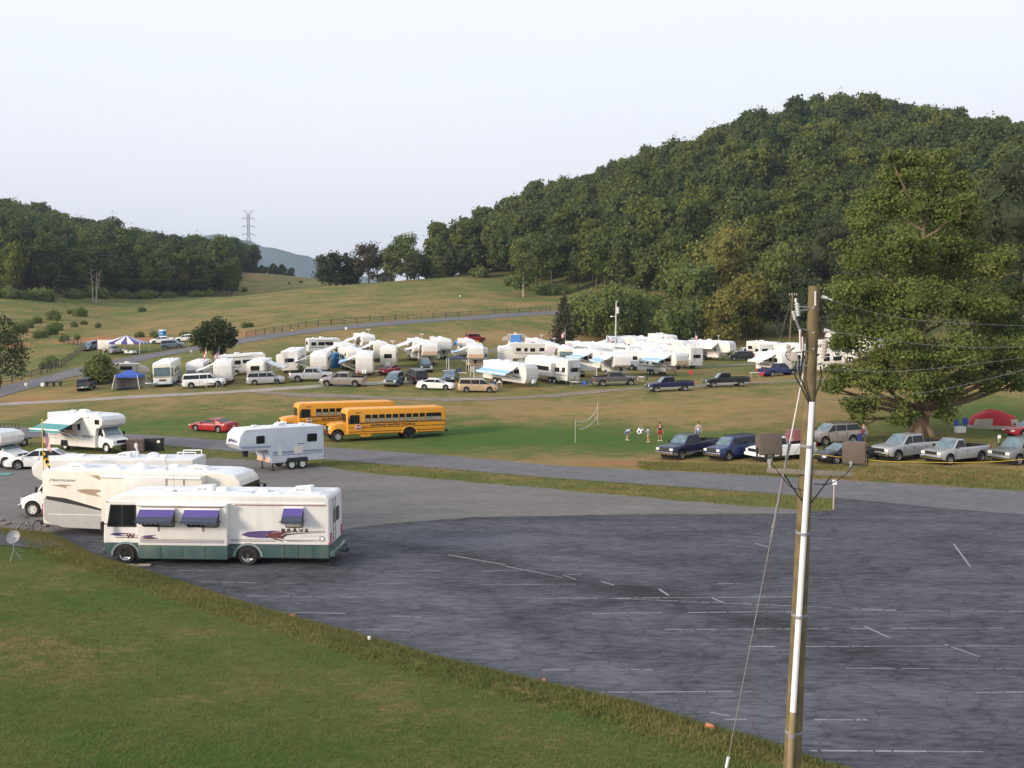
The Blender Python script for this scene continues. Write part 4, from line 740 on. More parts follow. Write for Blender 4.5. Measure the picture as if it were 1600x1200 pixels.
def car(kind,pm,label,low=None,rim='alu',style='alloy',rack=False,cover=False,group=None,bed='black',chrome=True,flare=False,glass='glass'):
    s=CAR[kind]; L,W=s['L'],s['W']; root=empty(NM[kind],label=label,cat=CT[kind],group=group); P=M[pm]; LW=M[low] if low else P
    b=MB(); ra=s['r']*1.22; tf=loft_body(b,L,s['top'],s['cl'],W,s['w'],ra,s['open'],cz=(.62 if low else 0),zm=.7 if s['r']>.36 else .55)
    for xw in s['w']: b.box((xw,0,ra*.9),(ra*1.7,W*.80,ra*1.5),3)
    body=b.build('body',[P,LW,M[bed],M['dark']],root,ang=42)
    xf0,xf1,xr1,xr0=s['cab']; zr=s['zr']; wb=W/2*.925-.02; wr=wb*(.80 if kind!='van' else .84); wf=wb*.97
    zf,zk=tf(xf0)-.02,tf(xr0)-.02
    c=MB(); c.hexa([(xf0,-wf,zf),(xf0,wf,zf),(xr0,wb,zk),(xr0,-wb,zk)][::-1],[(xf1,-wr,zr-.02),(xf1,wr,zr-.02),(xr1,wr,zr),(xr1,-wr,zr)][::-1])
    cb=c.build('cabin',P,root,bev=.075,seg=3,ang=40)
    # glass
    def side(x0,x1,sgn,t0=.13,t1=.86):
        pts=[]
        for x,t in((x0,t0),(x1,t0),(x1,t1),(x0,t1)):
            lim_f=xf0+(xf1-xf0)*t-.10; lim_r=xr0+(xr1-xr0)*t+.09; xx=min(max(x,lim_r),lim_f); z0=zk+(zf-zk)*((xx-xr0)/(xf0-xr0)); z=z0+(zr-z0)*t; y=(wb+(wf-wb)*((xx-xr0)/(xf0-xr0)))*(1-t)+wr*t; pts.append((xx,sgn*y,z))
        g_=MB(); plate(g_,pts,(0,sgn,.25),.010,.03); o=g_.build('side_window',M[glass],root); return o
    pl=s['pil']; 
    for sgn in(-1,1):
        for a,b_ in zip(pl[:-1],pl[1:]): side(a-.035,b_+.035,sgn)
    def endglass(nm,xa,za,xb,zb_,wa,w2,t0,t1,dirx):
        pts=[];n=Vector((zb_-za,0,-(xb-xa))); n=n if n.x*dirx>0 else -n
        for t,sg in((t0,-1),(t0,1),(t1,1),(t1,-1)): pts.append((xa+(xb-xa)*t,sg*((wa+(w2-wa)*t)-.09),za+(zb_-za)*t))
        g_=MB(); plate(g_,pts,n,.012,.03); g_.build(nm,M['glassb' if dirx>0 else glass],root)
    endglass('windshield',xf0,zf,xf1,zr,wf,wr,.10,.92,1); endglass('rear_window',xr0,zk,xr1,zr,wb,wr,.18,.86,-1)
    for xw in s['w']:
        for sg in(-1,1): wheel(root,xw,sg*(W/2-.13),s['r'],.24,rim,style)
    fz=tf(L/2-.08); ch='chrome' if chrome else pm
    truck=kind in('crew','ext','reg','big','jeep','suv')
    if truck:
        b=MB(); b.box((L/2+.05,0,.56),(.16,W*.92,.24)); b.build('front_bumper',M[ch],root,bev=.04)
        b=MB(); b.box((L/2+.01,0,.86),(.05,W*.52,.24),0); 
        for k in range(3): b.box((L/2+.04,0,.79+k*.07),(.03,W*.50,.018),1)
        b.build('grille',[M['black'],M['chrome']],root)
        for sg in(-1,1): b=MB(); b.box((L/2-.02,sg*W*.355,.86),(.10,W*.17,.19)); b.build('headlight',M['lamp'],root,bev=.03)
    else:
        b=MB(); b.box((L/2-.03,0,.42),(.16,W*.84,.22)); b.build('front_bumper',P,root,bev=.06)
        b=MB(); b.box((L/2+.01,0,.56),(.06,W*.34,.10)); b.build('grille',M['black'],root)
        for sg in(-1,1): b=MB(); b.box((L/2-.045,sg*W*.345,.60),(.20,W*.19,.13),ry=R(12)); b.build('headlight',M['lamp'],root,bev=.03)
    b=MB(); b.box((-L/2-.04,0,.58 if truck else .48),(.14,W*.88,.18)); b.box((-L/2-.12,0,.62 if truck else .62),(.02,.32,.15),1); b.build('rear_bumper',[M[ch] if truck else P,M['plastic']],root,bev=.03)
    for sg in(-1,1):
        b=MB(); tz=.98 if truck else .78; b.box((-L/2+.05,sg*(W*.415),tz),(.14,.14,.30 if truck else .16)); b.build('tail_light',M['red'],root,bev=.02)
        b=MB(); xm=xf0-.22; b.box((xm,sg*(W/2+.06),tf(xm)+.10),(.11,.20,.17)); b.box((xm,sg*(W/2-.03),tf(xm)+.06),(.06,.12,.05)); b.build('mirror',M['black'] if truck else P,root,bev=.03)
    hw=W/2
    for sg in(-1,1):
        for x in pl[1:]+[pl[0]-.12]:
            if x<-2: continue
            b=MB(); b.box((x,sg*(hw-.008),.80),(.018,.02,.52)); b.build('door_seam',M['black'],root,fix=False)
        for a in pl[1:]:
            if a>-1.4: b=MB(); b.box((a+.16,sg*(hw*.985),tf(a)-.14),(.15,.03,.035)); b.build('door_handle',P,root,fix=False)
    if rack:
        b=MB()
        for sg in(-1,1): b.cyl((xf1-.2,sg*wr*.8,zr+.06),(xr1+.2,sg*wr*.8,zr+.06),.02,n=6)
        for x in(xf1-.5,(xf1+xr1)/2,xr1+.5): b.box((x,0,zr+.08),(.05,wr*1.6,.03))
        for x in(xf1-.2,xr1+.2):
            for sg in(-1,1): b.box((x,sg*wr*.8,zr+.02),(.06,.04,.1))
        b.build('roof_rack',M['black'],root)
    if cover: b=MB(); b.box(((s['open'][0]+s['open'][1])/2,0,tf(-2)+.03),(s['open'][1]-s['open'][0]+.05,W*.86,.05)); b.build('bed_cover',M['black'],root,bev=.015)
    return root
def put(root,px,py,rz,L=4,d=None):
    p=G(px,py) if d is None else on(px,d); rest(root,p.x,p.y,rz,L); return root
# ---------------- campers
W2=1.22
def poly_side(root,name,pts,y,m,sg,th=.004,extra=None):
    b=MB(); plate(b,[(x,y,z) for x,z in pts],(0,sg,0),th,.01); return b.build(name,m,root)
def window(root,x0,x1,z0,z1,y,sg,glass='glass',frame='black',split=1,name='window',curtain=False):
    b=MB(); plate(b,[(x,y,z) for x,z in rnd(x0,x1,z0,z1,.10)],(0,sg,0),.018,.02,0); fr=b.build(name,M[frame],root)
    k=(x1-x0)/split
    for i in range(split):
        b=MB(); plate(b,[(x,y,z) for x,z in rnd(x0+k*i+.035,x0+k*(i+1)-.035,z0+.04,z1-.04,.07)],(0,sg,0),.026,-.012); b.build('pane',M['interior'] if curtain and i==0 else M[glass],fr)
    return fr
def endwindow(root,y0,y1,z0,z1,x,sg,glass='glass',frame='black'):
    b=MB(); plate(b,[(x,y,z) for y,z in rnd(y0,y1,z0,z1,.10)],(sg,0,0),.018,.02,0); fr=b.build('window',M[frame],root)
    b=MB(); plate(b,[(x,y,z) for y,z in rnd(y0+.04,y1-.04,z0+.04,z1-.04,.07)],(sg,0,0),.026,-.012); b.build('pane',M[glass],fr); return fr
def ac(root,x,y,z,m='plastic',l=.95):
    b=MB(); b.hexa([(x-l/2,y-.35,z),(x+l/2,y-.35,z),(x+l/2,y+.35,z),(x-l/2,y+.35,z)],[(x-l/2+.05,y-.3,z+.30),(x+l/2-.28,y-.3,z+.24),(x+l/2-.28,y+.3,z+.24),(x-l/2+.05,y+.3,z+.30)]); a=b.build('air_conditioner',M[m],root,bev=.06,seg=3)
    for sg in(-1,1):
        g_=MB()
        for k in range(2): g_.box((x-.16+k*.24,y+sg*.335,z+.14),(.18,.02,.09))
        g_.build('grill',M['grayp'],a)
def vent(root,x,y,z,r=.2,h=.12): b=MB(); b.box((x,y,z+h/2),(r*2,r*2,h)); b.build('roof_vent',M['plastic'],root,bev=.05)
def antenna(root,x,y,z,h=.9):
    b=MB(); b.cyl((x,y,z),(x,y,z+h),.025,n=6); b.box((x,y,z+h),(.14,.75,.09)); b.build('antenna',M['plastic'],root)
def awning(root,x0,x1,sg,z,m='canvas',out=2.4,drop=.9,w=W2,legs='wall',mid=None):
    b=MB(); y0=sg*(w+.02);y1=sg*(w+out); n=6
    vs=[];
    for i in range(n+1):
        t=i/n; sagz=-.10*math.sin(math.pi*t)
        for x in(x0,(x0+x1)/2,x1): vs.append((x,y0+(y1-y0)*t,z-drop*t+sagz))
    fs=[(i*3+j,i*3+j+1,(i+1)*3+j+1,(i+1)*3+j) for i in range(n) for j in range(2)]
    k=len(vs); vs+=[(a,b_,c-.02) for a,b_,c in vs]; fs+=[tuple(q+k for q in f[::-1]) for f in fs]; ms=[0]*len(fs)
    b.add(vs,fs); 
    if mid: 
        for i,f in enumerate(b.f): b.m[i]= 1 if ((i%(2*n))//2)>=3 else 0
    b.add([(x0,y1,z-drop),(x1,y1,z-drop),(x1,y1+sg*.01,z-drop-.22),(x0,y1+sg*.01,z-drop-.22)],[(0,1,2,3)],1 if mid else 0)
    a=b.build('awning',[M[m],M[mid] if mid else M[m]],root,fix=False)
    for x in(x0,x1):
        c=MB(); zt=z-drop-.02; c.cyl((x,y1,zt),(x,sg*(w+.03),1.0 if legs=='wall' else z-1.7),.03,n=6); c.cyl((x,y0,z-.4),(x,y0+(y1-y0)*.55,z-drop*.55-.05),.02,n=5)
        if legs=='ground': c.cyl((x,y1,zt),(x,y1+sg*.05,0.0),.03,n=6)
        c.build('arm',M['plastic'],a)
    c=MB(); c.cyl((x0-.05,y1,z-drop+.02),(x1+.05,y1,z-drop+.02),.06,n=8); c.build('roller',M['plastic'],a)
def shell(root,pts,m,w=W2,bev=.07,roof='roof',low=None,lowz=0,seg=3,lowx=None,name='shell'):
    b=MB(); b.prism(pts,-w,w); mats=[M[m],M[roof],M[low] if low else M[m],M['dark']]; o=b.build(name,mats,root,bev=bev,seg=seg,ang=50)
    for p in o.data.polygons:
        if p.normal.z>.8: p.material_index=1
        elif p.normal.z<-.9: p.material_index=3
    if low:
        bm=bmesh.new(); bm.from_mesh(o.data); bmesh.ops.bisect_plane(bm,geom=list(bm.verts)+list(bm.edges)+list(bm.faces),plane_co=(0,0,lowz),plane_no=(0,0,1))
        for f in bm.faces:
            if f.calc_center_median().z<lowz and f.material_index==0: f.material_index=2
        bm.to_mesh(o.data); bm.free()
    return o
RVN={'trailer':('travel_trailer','travel trailer'),'fifth':('fifth_wheel_trailer','camper trailer'),'A':('motorhome','motorhome'),'C':('motorhome','motorhome')}
def camper(kind,L,label,H=None,seed=0,m='white',stripe='linegray',aw=None,slide=None,low=None,group=None,acs=1,ant=False,name=None,endwin=None,awx=None,nose=None,mid=None,drop=.9,out=2.4,logo=True,spare=False,door=True,legs='wall'):
    g=random.Random(seed); H=H or {'trailer':3.15,'fifth':3.65,'A':3.35,'C':3.2}[kind]; zb=.55 if kind in('trailer','fifth') else .38
    nm,ct=RVN[kind]; root=empty(nm,label=label,cat=ct,group=group); h=L/2
    if kind=='trailer': pts=[(-h,zb),(-h,H),(h-.55,H),(h-.12,H-.45),(h,H-1.1),(h,1.25),(h-.30,zb)]
    elif kind=='fifth': pts=[(-h,zb),(-h,H-.05),(h-2.6,H),(h-.55,H-.03),(h-.12,H-.42),(h,H-1.2),(h,1.95),(h-.35,1.62),(h-2.2,1.55),(h-2.45,zb)]
    elif kind=='A': pts=[(-h,zb),(-h,H),(h-.7,H),(h-.25,H-.18),(h-.10,H-.55),(h-.02,1.5),(h,zb+.15),(h-.1,zb)]
    else: pts=[(-h,zb),(-h,H),(h-1.5,H),(h-.85,H-.12),(h-.55,H-.42),(h-.62,H-.85),(h-1.0,H-1.12),(h-1.35,H-1.16),(h-1.5,1.1),(h-1.45,zb)]
    shell(root,pts,m,low=low,lowz=1.0 if low else 0)
    if nose: 
        b=MB(); b.box((h+.004,0,(1.95+H-1.25)/2 if kind=='fifth' else 1.5),(.02,W2*1.86,.55)); b.build('nose_band',M[nose],root)
    if kind=='fifth' and nose:
        b=MB(); b.box((h-2.36,0,1.03),(.03,W2*1.9,.85),ry=R(-14)); b.build('lower_nose',M[nose],root)
    if kind=='C':
        x0=h-1.5; b=MB(); loft_body(b,2.3,[(-1.15,1.35),(-.1,1.32),(.0,1.28),(.9,1.05),(1.1,.95),(1.15,.85)],.42,2.0,[.45],.46); b.xf(Matrix.Translation((h-.9,0,0)))
        cab=b.build('cab_body',[M['whitec']]*2+[M['black'],M['dark']],root)
        c=MB(); c.hexa([(h-1.55,-.95,1.3),(h-.62,-.93,1.3),(h-.62,.93,1.3),(h-1.55,.95,1.3)],[(h-1.55,-.85,H-1.1),(h-1.15,-.82,H-1.1),(h-1.15,.82,H-1.1),(h-1.55,.85,H-1.1)]); c.build('cab_frame',M['whitec'],root,bev=.04)
        g_=MB(); plate(g_,[(h-.66,-.80,1.36),(h-.66,.80,1.36),(h-1.11,.72,H-1.16),(h-1.11,-.72,H-1.16)],(H-2.5,0,.45),.03,.03); g_.build('windshield',M['glassb'],root)
        for sg in(-1,1):
            g_=MB(); plate(g_,[(h-1.5,sg*.93,1.4),(h-.82,sg*.92,1.4),(h-1.12,sg*.86,H-1.22),(h-1.5,sg*.87,H-1.22)],(0,sg,.15),.02,.03); g_.build('side_window',M['glass'],root)
            b=MB(); b.box((h+.24,sg*.70,.92),(.06,.30,.18)); b.build('headlight',M['lamp'],root,bev=.03); b=MB(); b.box((h-.75,sg*1.12,1.5),(.12,.16,.3)); b.build('mirror',M['black'],root,bev=.03)
        b=MB(); b.box((h+.24,0,.90),(.05,.95,.26)); b.build('grille',M['black'],root); b=MB(); b.box((h+.28,0,.58),(.14,1.9,.2)); b.build('front_bumper',M['chrome'],root,bev=.04)
    # wheels
    if kind=='trailer' or kind=='fifth':
        for x in (-h*.22,-h*.22-.85):
            for sg in(-1,1): wheel(root,x,sg*(W2-.10),.36,.2,'steelw','steel')
        for sg in(-1,1):
            b=MB(); b.prism([(-h*.22-1.35,zb-.02),(-h*.22-1.2,.86),(-h*.22+.35,.86),(-h*.22+.5,zb-.02)],sg*(W2+.004),sg*(W2-.06)); b.build('fender',M['black'],root)
    else:
        fx=h-.75 if kind=='C' else h-1.3; rx=-h+2.1 if kind=='C' else -h+2.6
        if kind=='C': fx=h-.45
        for x in(fx,rx):
            for sg in(-1,1): wheel(root,x,sg*(W2-.16 if kind=='A' or x==rx else .88),.40,.25,'chrome' if kind=='A' else 'steelw','steel')
            if kind=='A' or x==rx:
                for sg in(-1,1): b=MB(); b.prism([(x-.5,zb-.02),(x-.4,.86),(x+.4,.86),(x+.5,zb-.02)],sg*(W2+.003),sg*(W2-.06)); b.build('wheel_well',M['dark'],root)
    # windows
    for sg in(-1,1):
        x=-h+.5; xe=h-(1.9 if kind in('A','C') else 1.2)
        while x<xe-.7:
            w_=g.choice([.6,.9,1.2]); zz=g.choice([1.65,1.75]) if kind!='fifth' or x<h-2.7 else 2.2
            if g.random()<.93: window(root,x,min(xe,x+w_),zz,zz+.62 if zz<2 else zz+.5,sg*W2,sg,split=2 if w_>.8 else 1)
            x+=w_+g.uniform(.35,.9)
        for k,(z,t) in enumerate(((1.35,.05),(1.22,.10))):
            poly_side(root,'stripe',[(-h+.12,z),(xe+.3,z+.0),(xe+.3,z+t),(-h+.12,z+t)],sg*W2,M[stripe],sg,th=.003+.001*k)
        if logo: poly_side(root,'swoosh',[(-h+.3,1.5),(-h+1.0,1.62),(-h+2.4,1.95),(-h+1.1,1.8)],sg*W2,M[g.choice(['bronze','plum','bluestr','linegray'])],sg,th=.006)
    if door:
        dx=g.uniform(-.2,.8)*h*.4; b=MB(); b.prism(rnd(dx,dx+.68,zb+.12,2.55,.08),-W2-.014,-W2+.01); d=b.build('door',M[m],root,bev=.008,seg=1); b=MB(); b.box((dx+.34,-W2-.02,2.05),(.36,.02,.5)); b.build('pane',M['glass'],d)
    if slide:
        for sg,xa,xb in slide:
            b=MB(); z0,z1=(1.0,H-.55); b.box(((xa+xb)/2,sg*(W2+.40),(z0+z1)/2),(xb-xa,.84,z1-z0)); s_=b.build('slide_out',M[m],root,bev=.04); window(s_,xa+.4,xb-.4,1.75,2.35,sg*(W2+.82),sg,split=2)
            if xa<-h+1.2 or True: endwindow(s_,sg*(W2+.55)-.18,sg*(W2+.55)+.18,1.75,2.3,xb,1)
    if kind=='A':
        b=MB(); plate(b,[(h-.085,-1.05,H-.62),(h-.015,-1.08,1.52),(h-.015,1.08,1.52),(h-.085,1.05,H-.62)][::-1],(1,0,.05),.02,.03,0); b.build('windshield',M['glassb'],root)
        for sg in(-1,1):
            window(root,h-1.35,h-.25,1.55,H-.75,sg*W2,sg,name='side_window'); b=MB(); b.box((h+.02,sg*.92,.85),(.06,.32,.2)); b.build('headlight',M['lamp'],root,bev=.03); b=MB(); b.box((h+.05,sg*1.38,1.7),(.12,.14,.42)); b.cyl((h-.1,sg*1.2,1.95),(h+.05,sg*1.38,1.9),.02,n=5); b.build('mirror',M['black'],root,bev=.03)
        b=MB(); b.box((h+.01,0,.98),(.05,.9,.24)); b.build('grille',M['maroon'],root); b=MB(); b.box((h+.02,0,.55),(.1,2.2,.2)); b.build('front_bumper',M['grayp' if not low else low],root,bev=.04)
        b=MB(); b.box((h-.0,.0,1.42),(.03,2.0,.06)); b.build('wiper_cowl',M['black'],root)
    if kind=='trailer':
        if endwin!='none': endwindow(root,-.7,.7,1.75,2.35,-h,-1)
        b=MB(); 
        for sg in(-1,1): b.cyl((h-.2,sg*.8,.52),(h+1.1,0,.5),.05,n=6)
        b.cyl((h+.95,0,0),(h+.95,0,.9),.04,n=6); b.build('hitch',M['black'],root)
        for sg in(-1,1): b=MB(); b.lathe([(.55,.01),(.55,.15),(.62,.16),(.95,.16),(1.05,.10),(1.08,.01)],c=(h+.25,sg*.18,0),axis='Z',n=12); b.build('gas_bottle',M['plastic'],root)
        if spare: b=MB(); b.lathe([(-.12,.01),(-.12,.33),(.12,.33),(.12,.01)],c=(-h-.14,.2,1.0),axis='X',n=18); b.build('spare_wheel',M['tancan'],root,bev=.03)
    if kind=='fifth':
        endwindow(root,-.75,.75,1.9,2.6,-h,-1)
        for sg in(-1,1): b=MB(); b.cyl((h-2.65,sg*.95,0),(h-2.65,sg*.95,.7),.05,n=6); b.box((h-2.65,sg*.95,.02),(.25,.25,.04)); b.build('landing_leg',M['black'],root)
        b=MB(); b.box((h-.95,0,1.35),(.3,.4,.6)); b.build('king_pin',M['black'],root)
    if kind in('A','C'): endwindow(root,-.7,.7,1.75,2.4,-h,-1)
    if endwin=='front': endwindow(root,-.6,.6,1.7,2.35,h-.001 if kind!='fifth' else h,1)
    for sg in(-1,1):
        b=MB(); b.box((-h-.01,sg*(W2-.15),1.0),(.04,.12,.3)); b.build('tail_light',M['red'],root)
    for k in range(acs): ac(root,(.15-k*.55)*L*.6 if acs>1 else -.05*L,0,H+.0)
    vent(root,L*.22,-.4,H); vent(root,-L*.3,.3,H,.18,.16); vent(root,L*.08,.5,H,.16,.08)
    if kind in('trailer','A'): 
        b=MB()
        for y in(.35,.75): b.cyl((-h-.08,y,1.1),(-h-.08,y,H+.05),.02,n=5)
        for k in range(6): b.cyl((-h-.08,.35,1.25+k*.33),(-h-.08,.75,1.25+k*.33),.018,n=5)
        b.build('ladder',M['chrome'],root)
    if ant: antenna(root,L*.12,.6,H)
    if aw:
        sg,mm=aw; xa,xb=awx or (-h*.55,h*.45); awning(root,xa,xb,sg,H-.25,mm,out,drop,mid=mid,legs=legs)
    elif kind!='none':
        b=MB(); b.cyl((-h*.6,-W2-.07,H-.22),(h*.4,-W2-.07,H-.22),.07,n=8); b.build('rolled_awning',M['plastic'],root)
    return root
# ---------------- the near motorhome with violet window awnings
def curve_poly(p): return p
def brave():
    root=empty('motorhome',label='white motorhome with a dark teal skirt and violet window awnings, nearest on the asphalt',cat='motorhome'); h=4.93; H=3.05
    pts=[(-h,.30),(-h,H-.12),(-h+.12,H),(h-.9,H),(h-.35,H-.10),(h-.10,H-.30),(h-.02,H-.55),(h+.10,1.55),(h+.12,.9),(h+.02,.42),(h-.25,.32)]
    body=shell(root,pts,'white',bev=.11,low='teal',lowz=.92)
    for p in body.data.polygons:
        c=p.center
        if c.z<.92 and p.normal.z>-.9: p.material_index=2
    X=lambda px:(341-px)/36.0
    Zp=lambda py:CH-(py-516)*43.5/F
    y=W2; sg=1
    # roof rail trim
    for s in(-1,1):
        b=MB(); b.box((0,s*(y+.012),2.72),(9.5,.03,.05)); b.build('gutter',M['plastic'],root); b=MB(); b.box((-2.8,s*(y+.008),2.63),(4.0,.02,.035)); b.build('trim_strip',M['maroon'],root)
    # cab window (two panes) on both sides
    for s in(-1,1):
        b=MB(); plate(b,[(x,s*y,z) for x,z in [(4.86,1.62),(4.70,2.60),(3.60,2.60),(3.56,2.56),(3.56,1.62)]],(0,s,0),.02,.03); fr=b.build('side_window',M['black'],root)
        for q in([(4.80,1.68),(4.66,2.55),(4.22,2.55),(4.22,1.68)],[(4.16,1.68),(4.16,2.55),(3.62,2.55),(3.62,1.68)]):
            b=MB(); plate(b,[(x,s*y,z) for x,z in q],(0,s,0),.028,-.014); b.build('pane',M['glass'],fr)
        b=MB(); b.box((4.35,s*(y+.01),2.71),(1.1,.02,.03)); b.build('trim_strip',M['maroon'],root)
    b=MB(); plate(b,[(4.90,-1.08,2.55),(5.04,-1.1,1.55),(5.04,1.1,1.55),(4.90,1.08,2.55)],(1,0,.1),.03,.03); b.build('windshield',M['glass'],root)
    for s in(-1,1): b=MB(); b.box((5.06,s*.85,.85),(.05,.36,.2)); b.build('headlight',M['lamp'],root,bev=.03)
    b=MB(); b.box((5.06,0,.95),(.04,.9,.25)); b.build('grille',M['black'],root); b=MB(); b.box((5.06,0,.52),(.16,2.3,.22)); b.build('front_bumper',M['teal'],root,bev=.05)
    # slide-out, its skirt and graphics
    x0,x1=X(361),X(220); so_=MB().box(((x0+x1)/2,y+.16,(.90+2.70)/2),(x1-x0,.36,1.80)).build('slide_out',M['white'],root,bev=.03)
    MB().box(((x0+x1)/2,y+.155,.60),(x1-x0,.35,.58)).build('slide_skirt',M['teal'],root,bev=.02)
    ys=y+.34
    for k in range(1,4): MB().box((x0+(x1-x0)*k/4+.0,ys-.008,.60),(.014,.012,.52)).build('panel_seam',M['black'],root)
    MB().cyl((x0,ys+.03,2.66),(x1,ys+.03,2.66),.06,n=10).build('awning_roll',M['plastic'],so_)
    poly_side(so_,'stripe',[(x0+.15,2.545),(x1-.15,2.545),(x1-.15,2.58),(x0+.15,2.58)],ys,M['maroon'],1)
    for a,b_,c in((1.075,1.13,'linegray'),(1.16,1.175,'maroon'),(1.02,1.045,'plum')): poly_side(so_,'stripe',[(x0+.12,a),(x1-.12,a),(x1-.12,b_),(x0+.12,b_)],ys,M[c],1)
    poly_side(so_,'swoosh',[(x1-.1,1.24),(x1-.35,1.33),(x1-.85,1.36),(x1-.6,1.28),(x1-.95,1.20)],ys,M['plum'],1,th=.006); poly_side(so_,'swoosh',[(x1-.1,1.19),(x1-.5,1.25),(x1-.9,1.20),(x1-.5,1.17)],ys,M['maroon'],1,th=.008)
    def awn(par,xa,xb,zt,zb_,yy,out=.55):
        # cassette, violet cloth with slate band, scalloped valance, arms
        a=MB(); a.box(((xa+xb)/2,yy+.05,zt),(xb-xa,.10,.13)); c=a.build('window_awning',M['plastic'],par,bev=.02)
        def band(t0,t1,mm,nm):
            q=MB(); f=lambda t:(yy+.08+(out-.08)*t,zt+.02-(zt-zb_)*t); (ya,za),(yb_,zb2)=f(t0),f(t1); q.add([(xa,ya,za),(xb,ya,za),(xb,yb_,zb2),(xa,yb_,zb2),(xa,ya,za-.012),(xb,ya,za-.012),(xb,yb_,zb2-.012),(xa,yb_,zb2-.012)],[(0,1,2,3),(7,6,5,4),(0,4,5,1),(1,5,6,2),(2,6,7,3),(3,7,4,0)]); q.build(nm,M[mm],c)
        band(0,.62,'purple','cloth'); band(.62,1,'slatef','cloth')
        q=MB(); n=14; yv=yy+out; vs=[]
        for i in range(n+1):
            x=xa+(xb-xa)*i/n; vs+=[(x,yv,zb_+.02),(x,yv,zb_-.10-.03*math.cos(i*math.pi))]
        q.add(vs,[(2*i,2*i+2,2*i+3,2*i+1) for i in range(n)]); q.build('valance',M['slatef'],c,fix=False)
        for x in(xa-.04,xb+.04): q=MB(); q.cyl((x,yy+out,zb_),(x,yy+.01,zb_-.05),.014,n=5); q.cyl((x-.04,yy+out,zb_),(x+.04,yy+out,zb_),.022,n=6); q.build('arm',M['black'],c)
    for pa,pb in((226,280),(297,350)):
        xa,xb=X(pb),X(pa); window(so_,xa+.02,xb-.02,1.70,2.36,ys,1,split=2,curtain=True); awn(so_,xa-.03,xb+.03,2.47,2.02,ys)
        MB().box(((xa+xb)/2,ys+.03,1.63),(.02,.03,.22)).build('latch',M['black'],so_)
    xa,xb=X(478),X(449); window(root,xa,xb,1.66,2.40,y,1,curtain=True,split=1); awn(root,xa-.03,xb+.03,2.52,2.02,y); MB().box(((xa+xb)/2,y+.03,1.60),(.02,.03,.2)).build('latch',M['black'],root)
    # rear side graphics
    for a,b_,c,x0_,x1_ in((1.10,1.135,'linegray',-4.75,-.6),(1.045,1.07,'maroon',-2.6,-.6),(1.50,1.525,'maroon',-4.75,-2.3),(1.455,1.475,'linegray',-4.75,-2.6)): poly_side(root,'stripe',[(x0_,a),(x1_,a),(x1_,b_),(x0_,b_)],y,M[c],1)
    el=lambda pts:[(X(px),Zp(py)) for px,py in pts]
    poly_side(root,'swoosh',el([(379,836),(390,831.5),(410,829.5),(438,830),(425,833),(418,837),(424,841),(410,841),(392,840)]),y,M['plum'],1,th=.006)
    poly_side(root,'swoosh',el([(418,838),(424,833),(440,831),(462,831),(450,833),(442,837),(448,842),(434,841)]),y,M['maroon'],1,th=.009)
    poly_side(root,'swoosh',el([(416,838),(430,842),(447,847),(440,843),(424,839)]),y,M['black'],1,th=.007)
    poly_side(root,'swoosh',el([(442,838),(450,834),(470,832.3),(512,831.5),(470,833.6),(452,836),(446,840)]),y,M['black'],1,th=.007)
    poly_side(root,'swoosh',el([(440,842),(455,844.5),(512,845.5),(455,846)]),y,M['linegray'],1,th=.007)
    # front graphics
    poly_side(root,'swoosh',el([(169,838),(176,835.5),(190,835),(207,836.2),(186,838),(196,840.6),(180,840)]),y,M['plum'],1,th=.006)
    for zz,c in((1.14,'black'),(1.22,'linegray')): poly_side(root,'stripe',[(3.45,zz),(4.5,zz),(4.5,zz+.03),(3.45,zz+.03)],y,M[c],1,th=.005)
    lettering('W',.29,(X(203),y+.016,Zp(840)),M['maroon'],root,side=1,bold=.008,sx=1.2)
    lettering('B R A V E',.20,(X(464),y+.012,Zp(828.5)),M['black'],root,side=1,bold=.006,sx=1.45)
    poly_side(root,'stripe',[(X(506),1.30),(X(474),1.30),(X(474),1.315),(X(506),1.315)],y,M['linegray'],1)
    MB().cyl((X(507),y-.01,Zp(841)),(X(507),y+.012,Zp(841)),.12,n=20).build('badge',M['linegray'],root); MB().cyl((X(507),y-.0,Zp(841)),(X(507),y+.016,Zp(841)),.075,n=20).build('badge',M['plastic'],root)
    # skirt doors and vents
    for s in(-1,1):
        for px in(405,447,469,493) if s==1 else (240,300,420,470): MB().box((X(px),s*(y+.004),.62),(.014,.012,.54)).build('panel_seam',M['black'],root)
        poly_side(root,'skirt_band',[(-4.9,.90),(4.9,.90),(4.9,.935),(-4.9,.935)],s*y,M['teal'],s)
        for x in(X(195),X(390)):
            b=MB(); n=12; o_=[(x+.66*math.cos(math.pi*i/n),.38+.60*math.sin(math.pi*i/n)) for i in range(n+1)]; i_=[(x+.56*math.cos(math.pi*i/n),.38+.51*math.sin(math.pi*i/n)) for i in range(n+1)]
            b.add([(a,s*(y+d),c) for d in(.035,-.02) for a,c in o_]+[(a,s*(y+d),c) for d in(.035,-.02) for a,c in i_],[(i,i+1,2*n+2+i+1,2*n+2+i) for i in range(n)]+[(i,n+1+i,n+2+i,i+1) for i in range(n)]+[(2*n+2+i,2*n+3+i,3*n+4+i,3*n+3+i) for i in range(n)]); b.build('wheel_arch',M['teal' if False else 'grayteal'],root)
            b=MB(); b.prism([(x+.56*math.cos(math.pi*i/n),.30+.58*math.sin(math.pi*i/n)) for i in range(n+1)],s*(y+.006),s*(y-.05)); b.build('wheel_well',M['dark'],root)
            wheel(root,x,s*(y-.10),.43,.28,'chrome','steel')
    MB().box((X(345),y+.01,1.0),(.1,.03,.05)).build('marker_light',M['amber'],root); MB().box((X(518),y+.01,.98),(.06,.03,.1)).build('marker_light',M['red'],root)
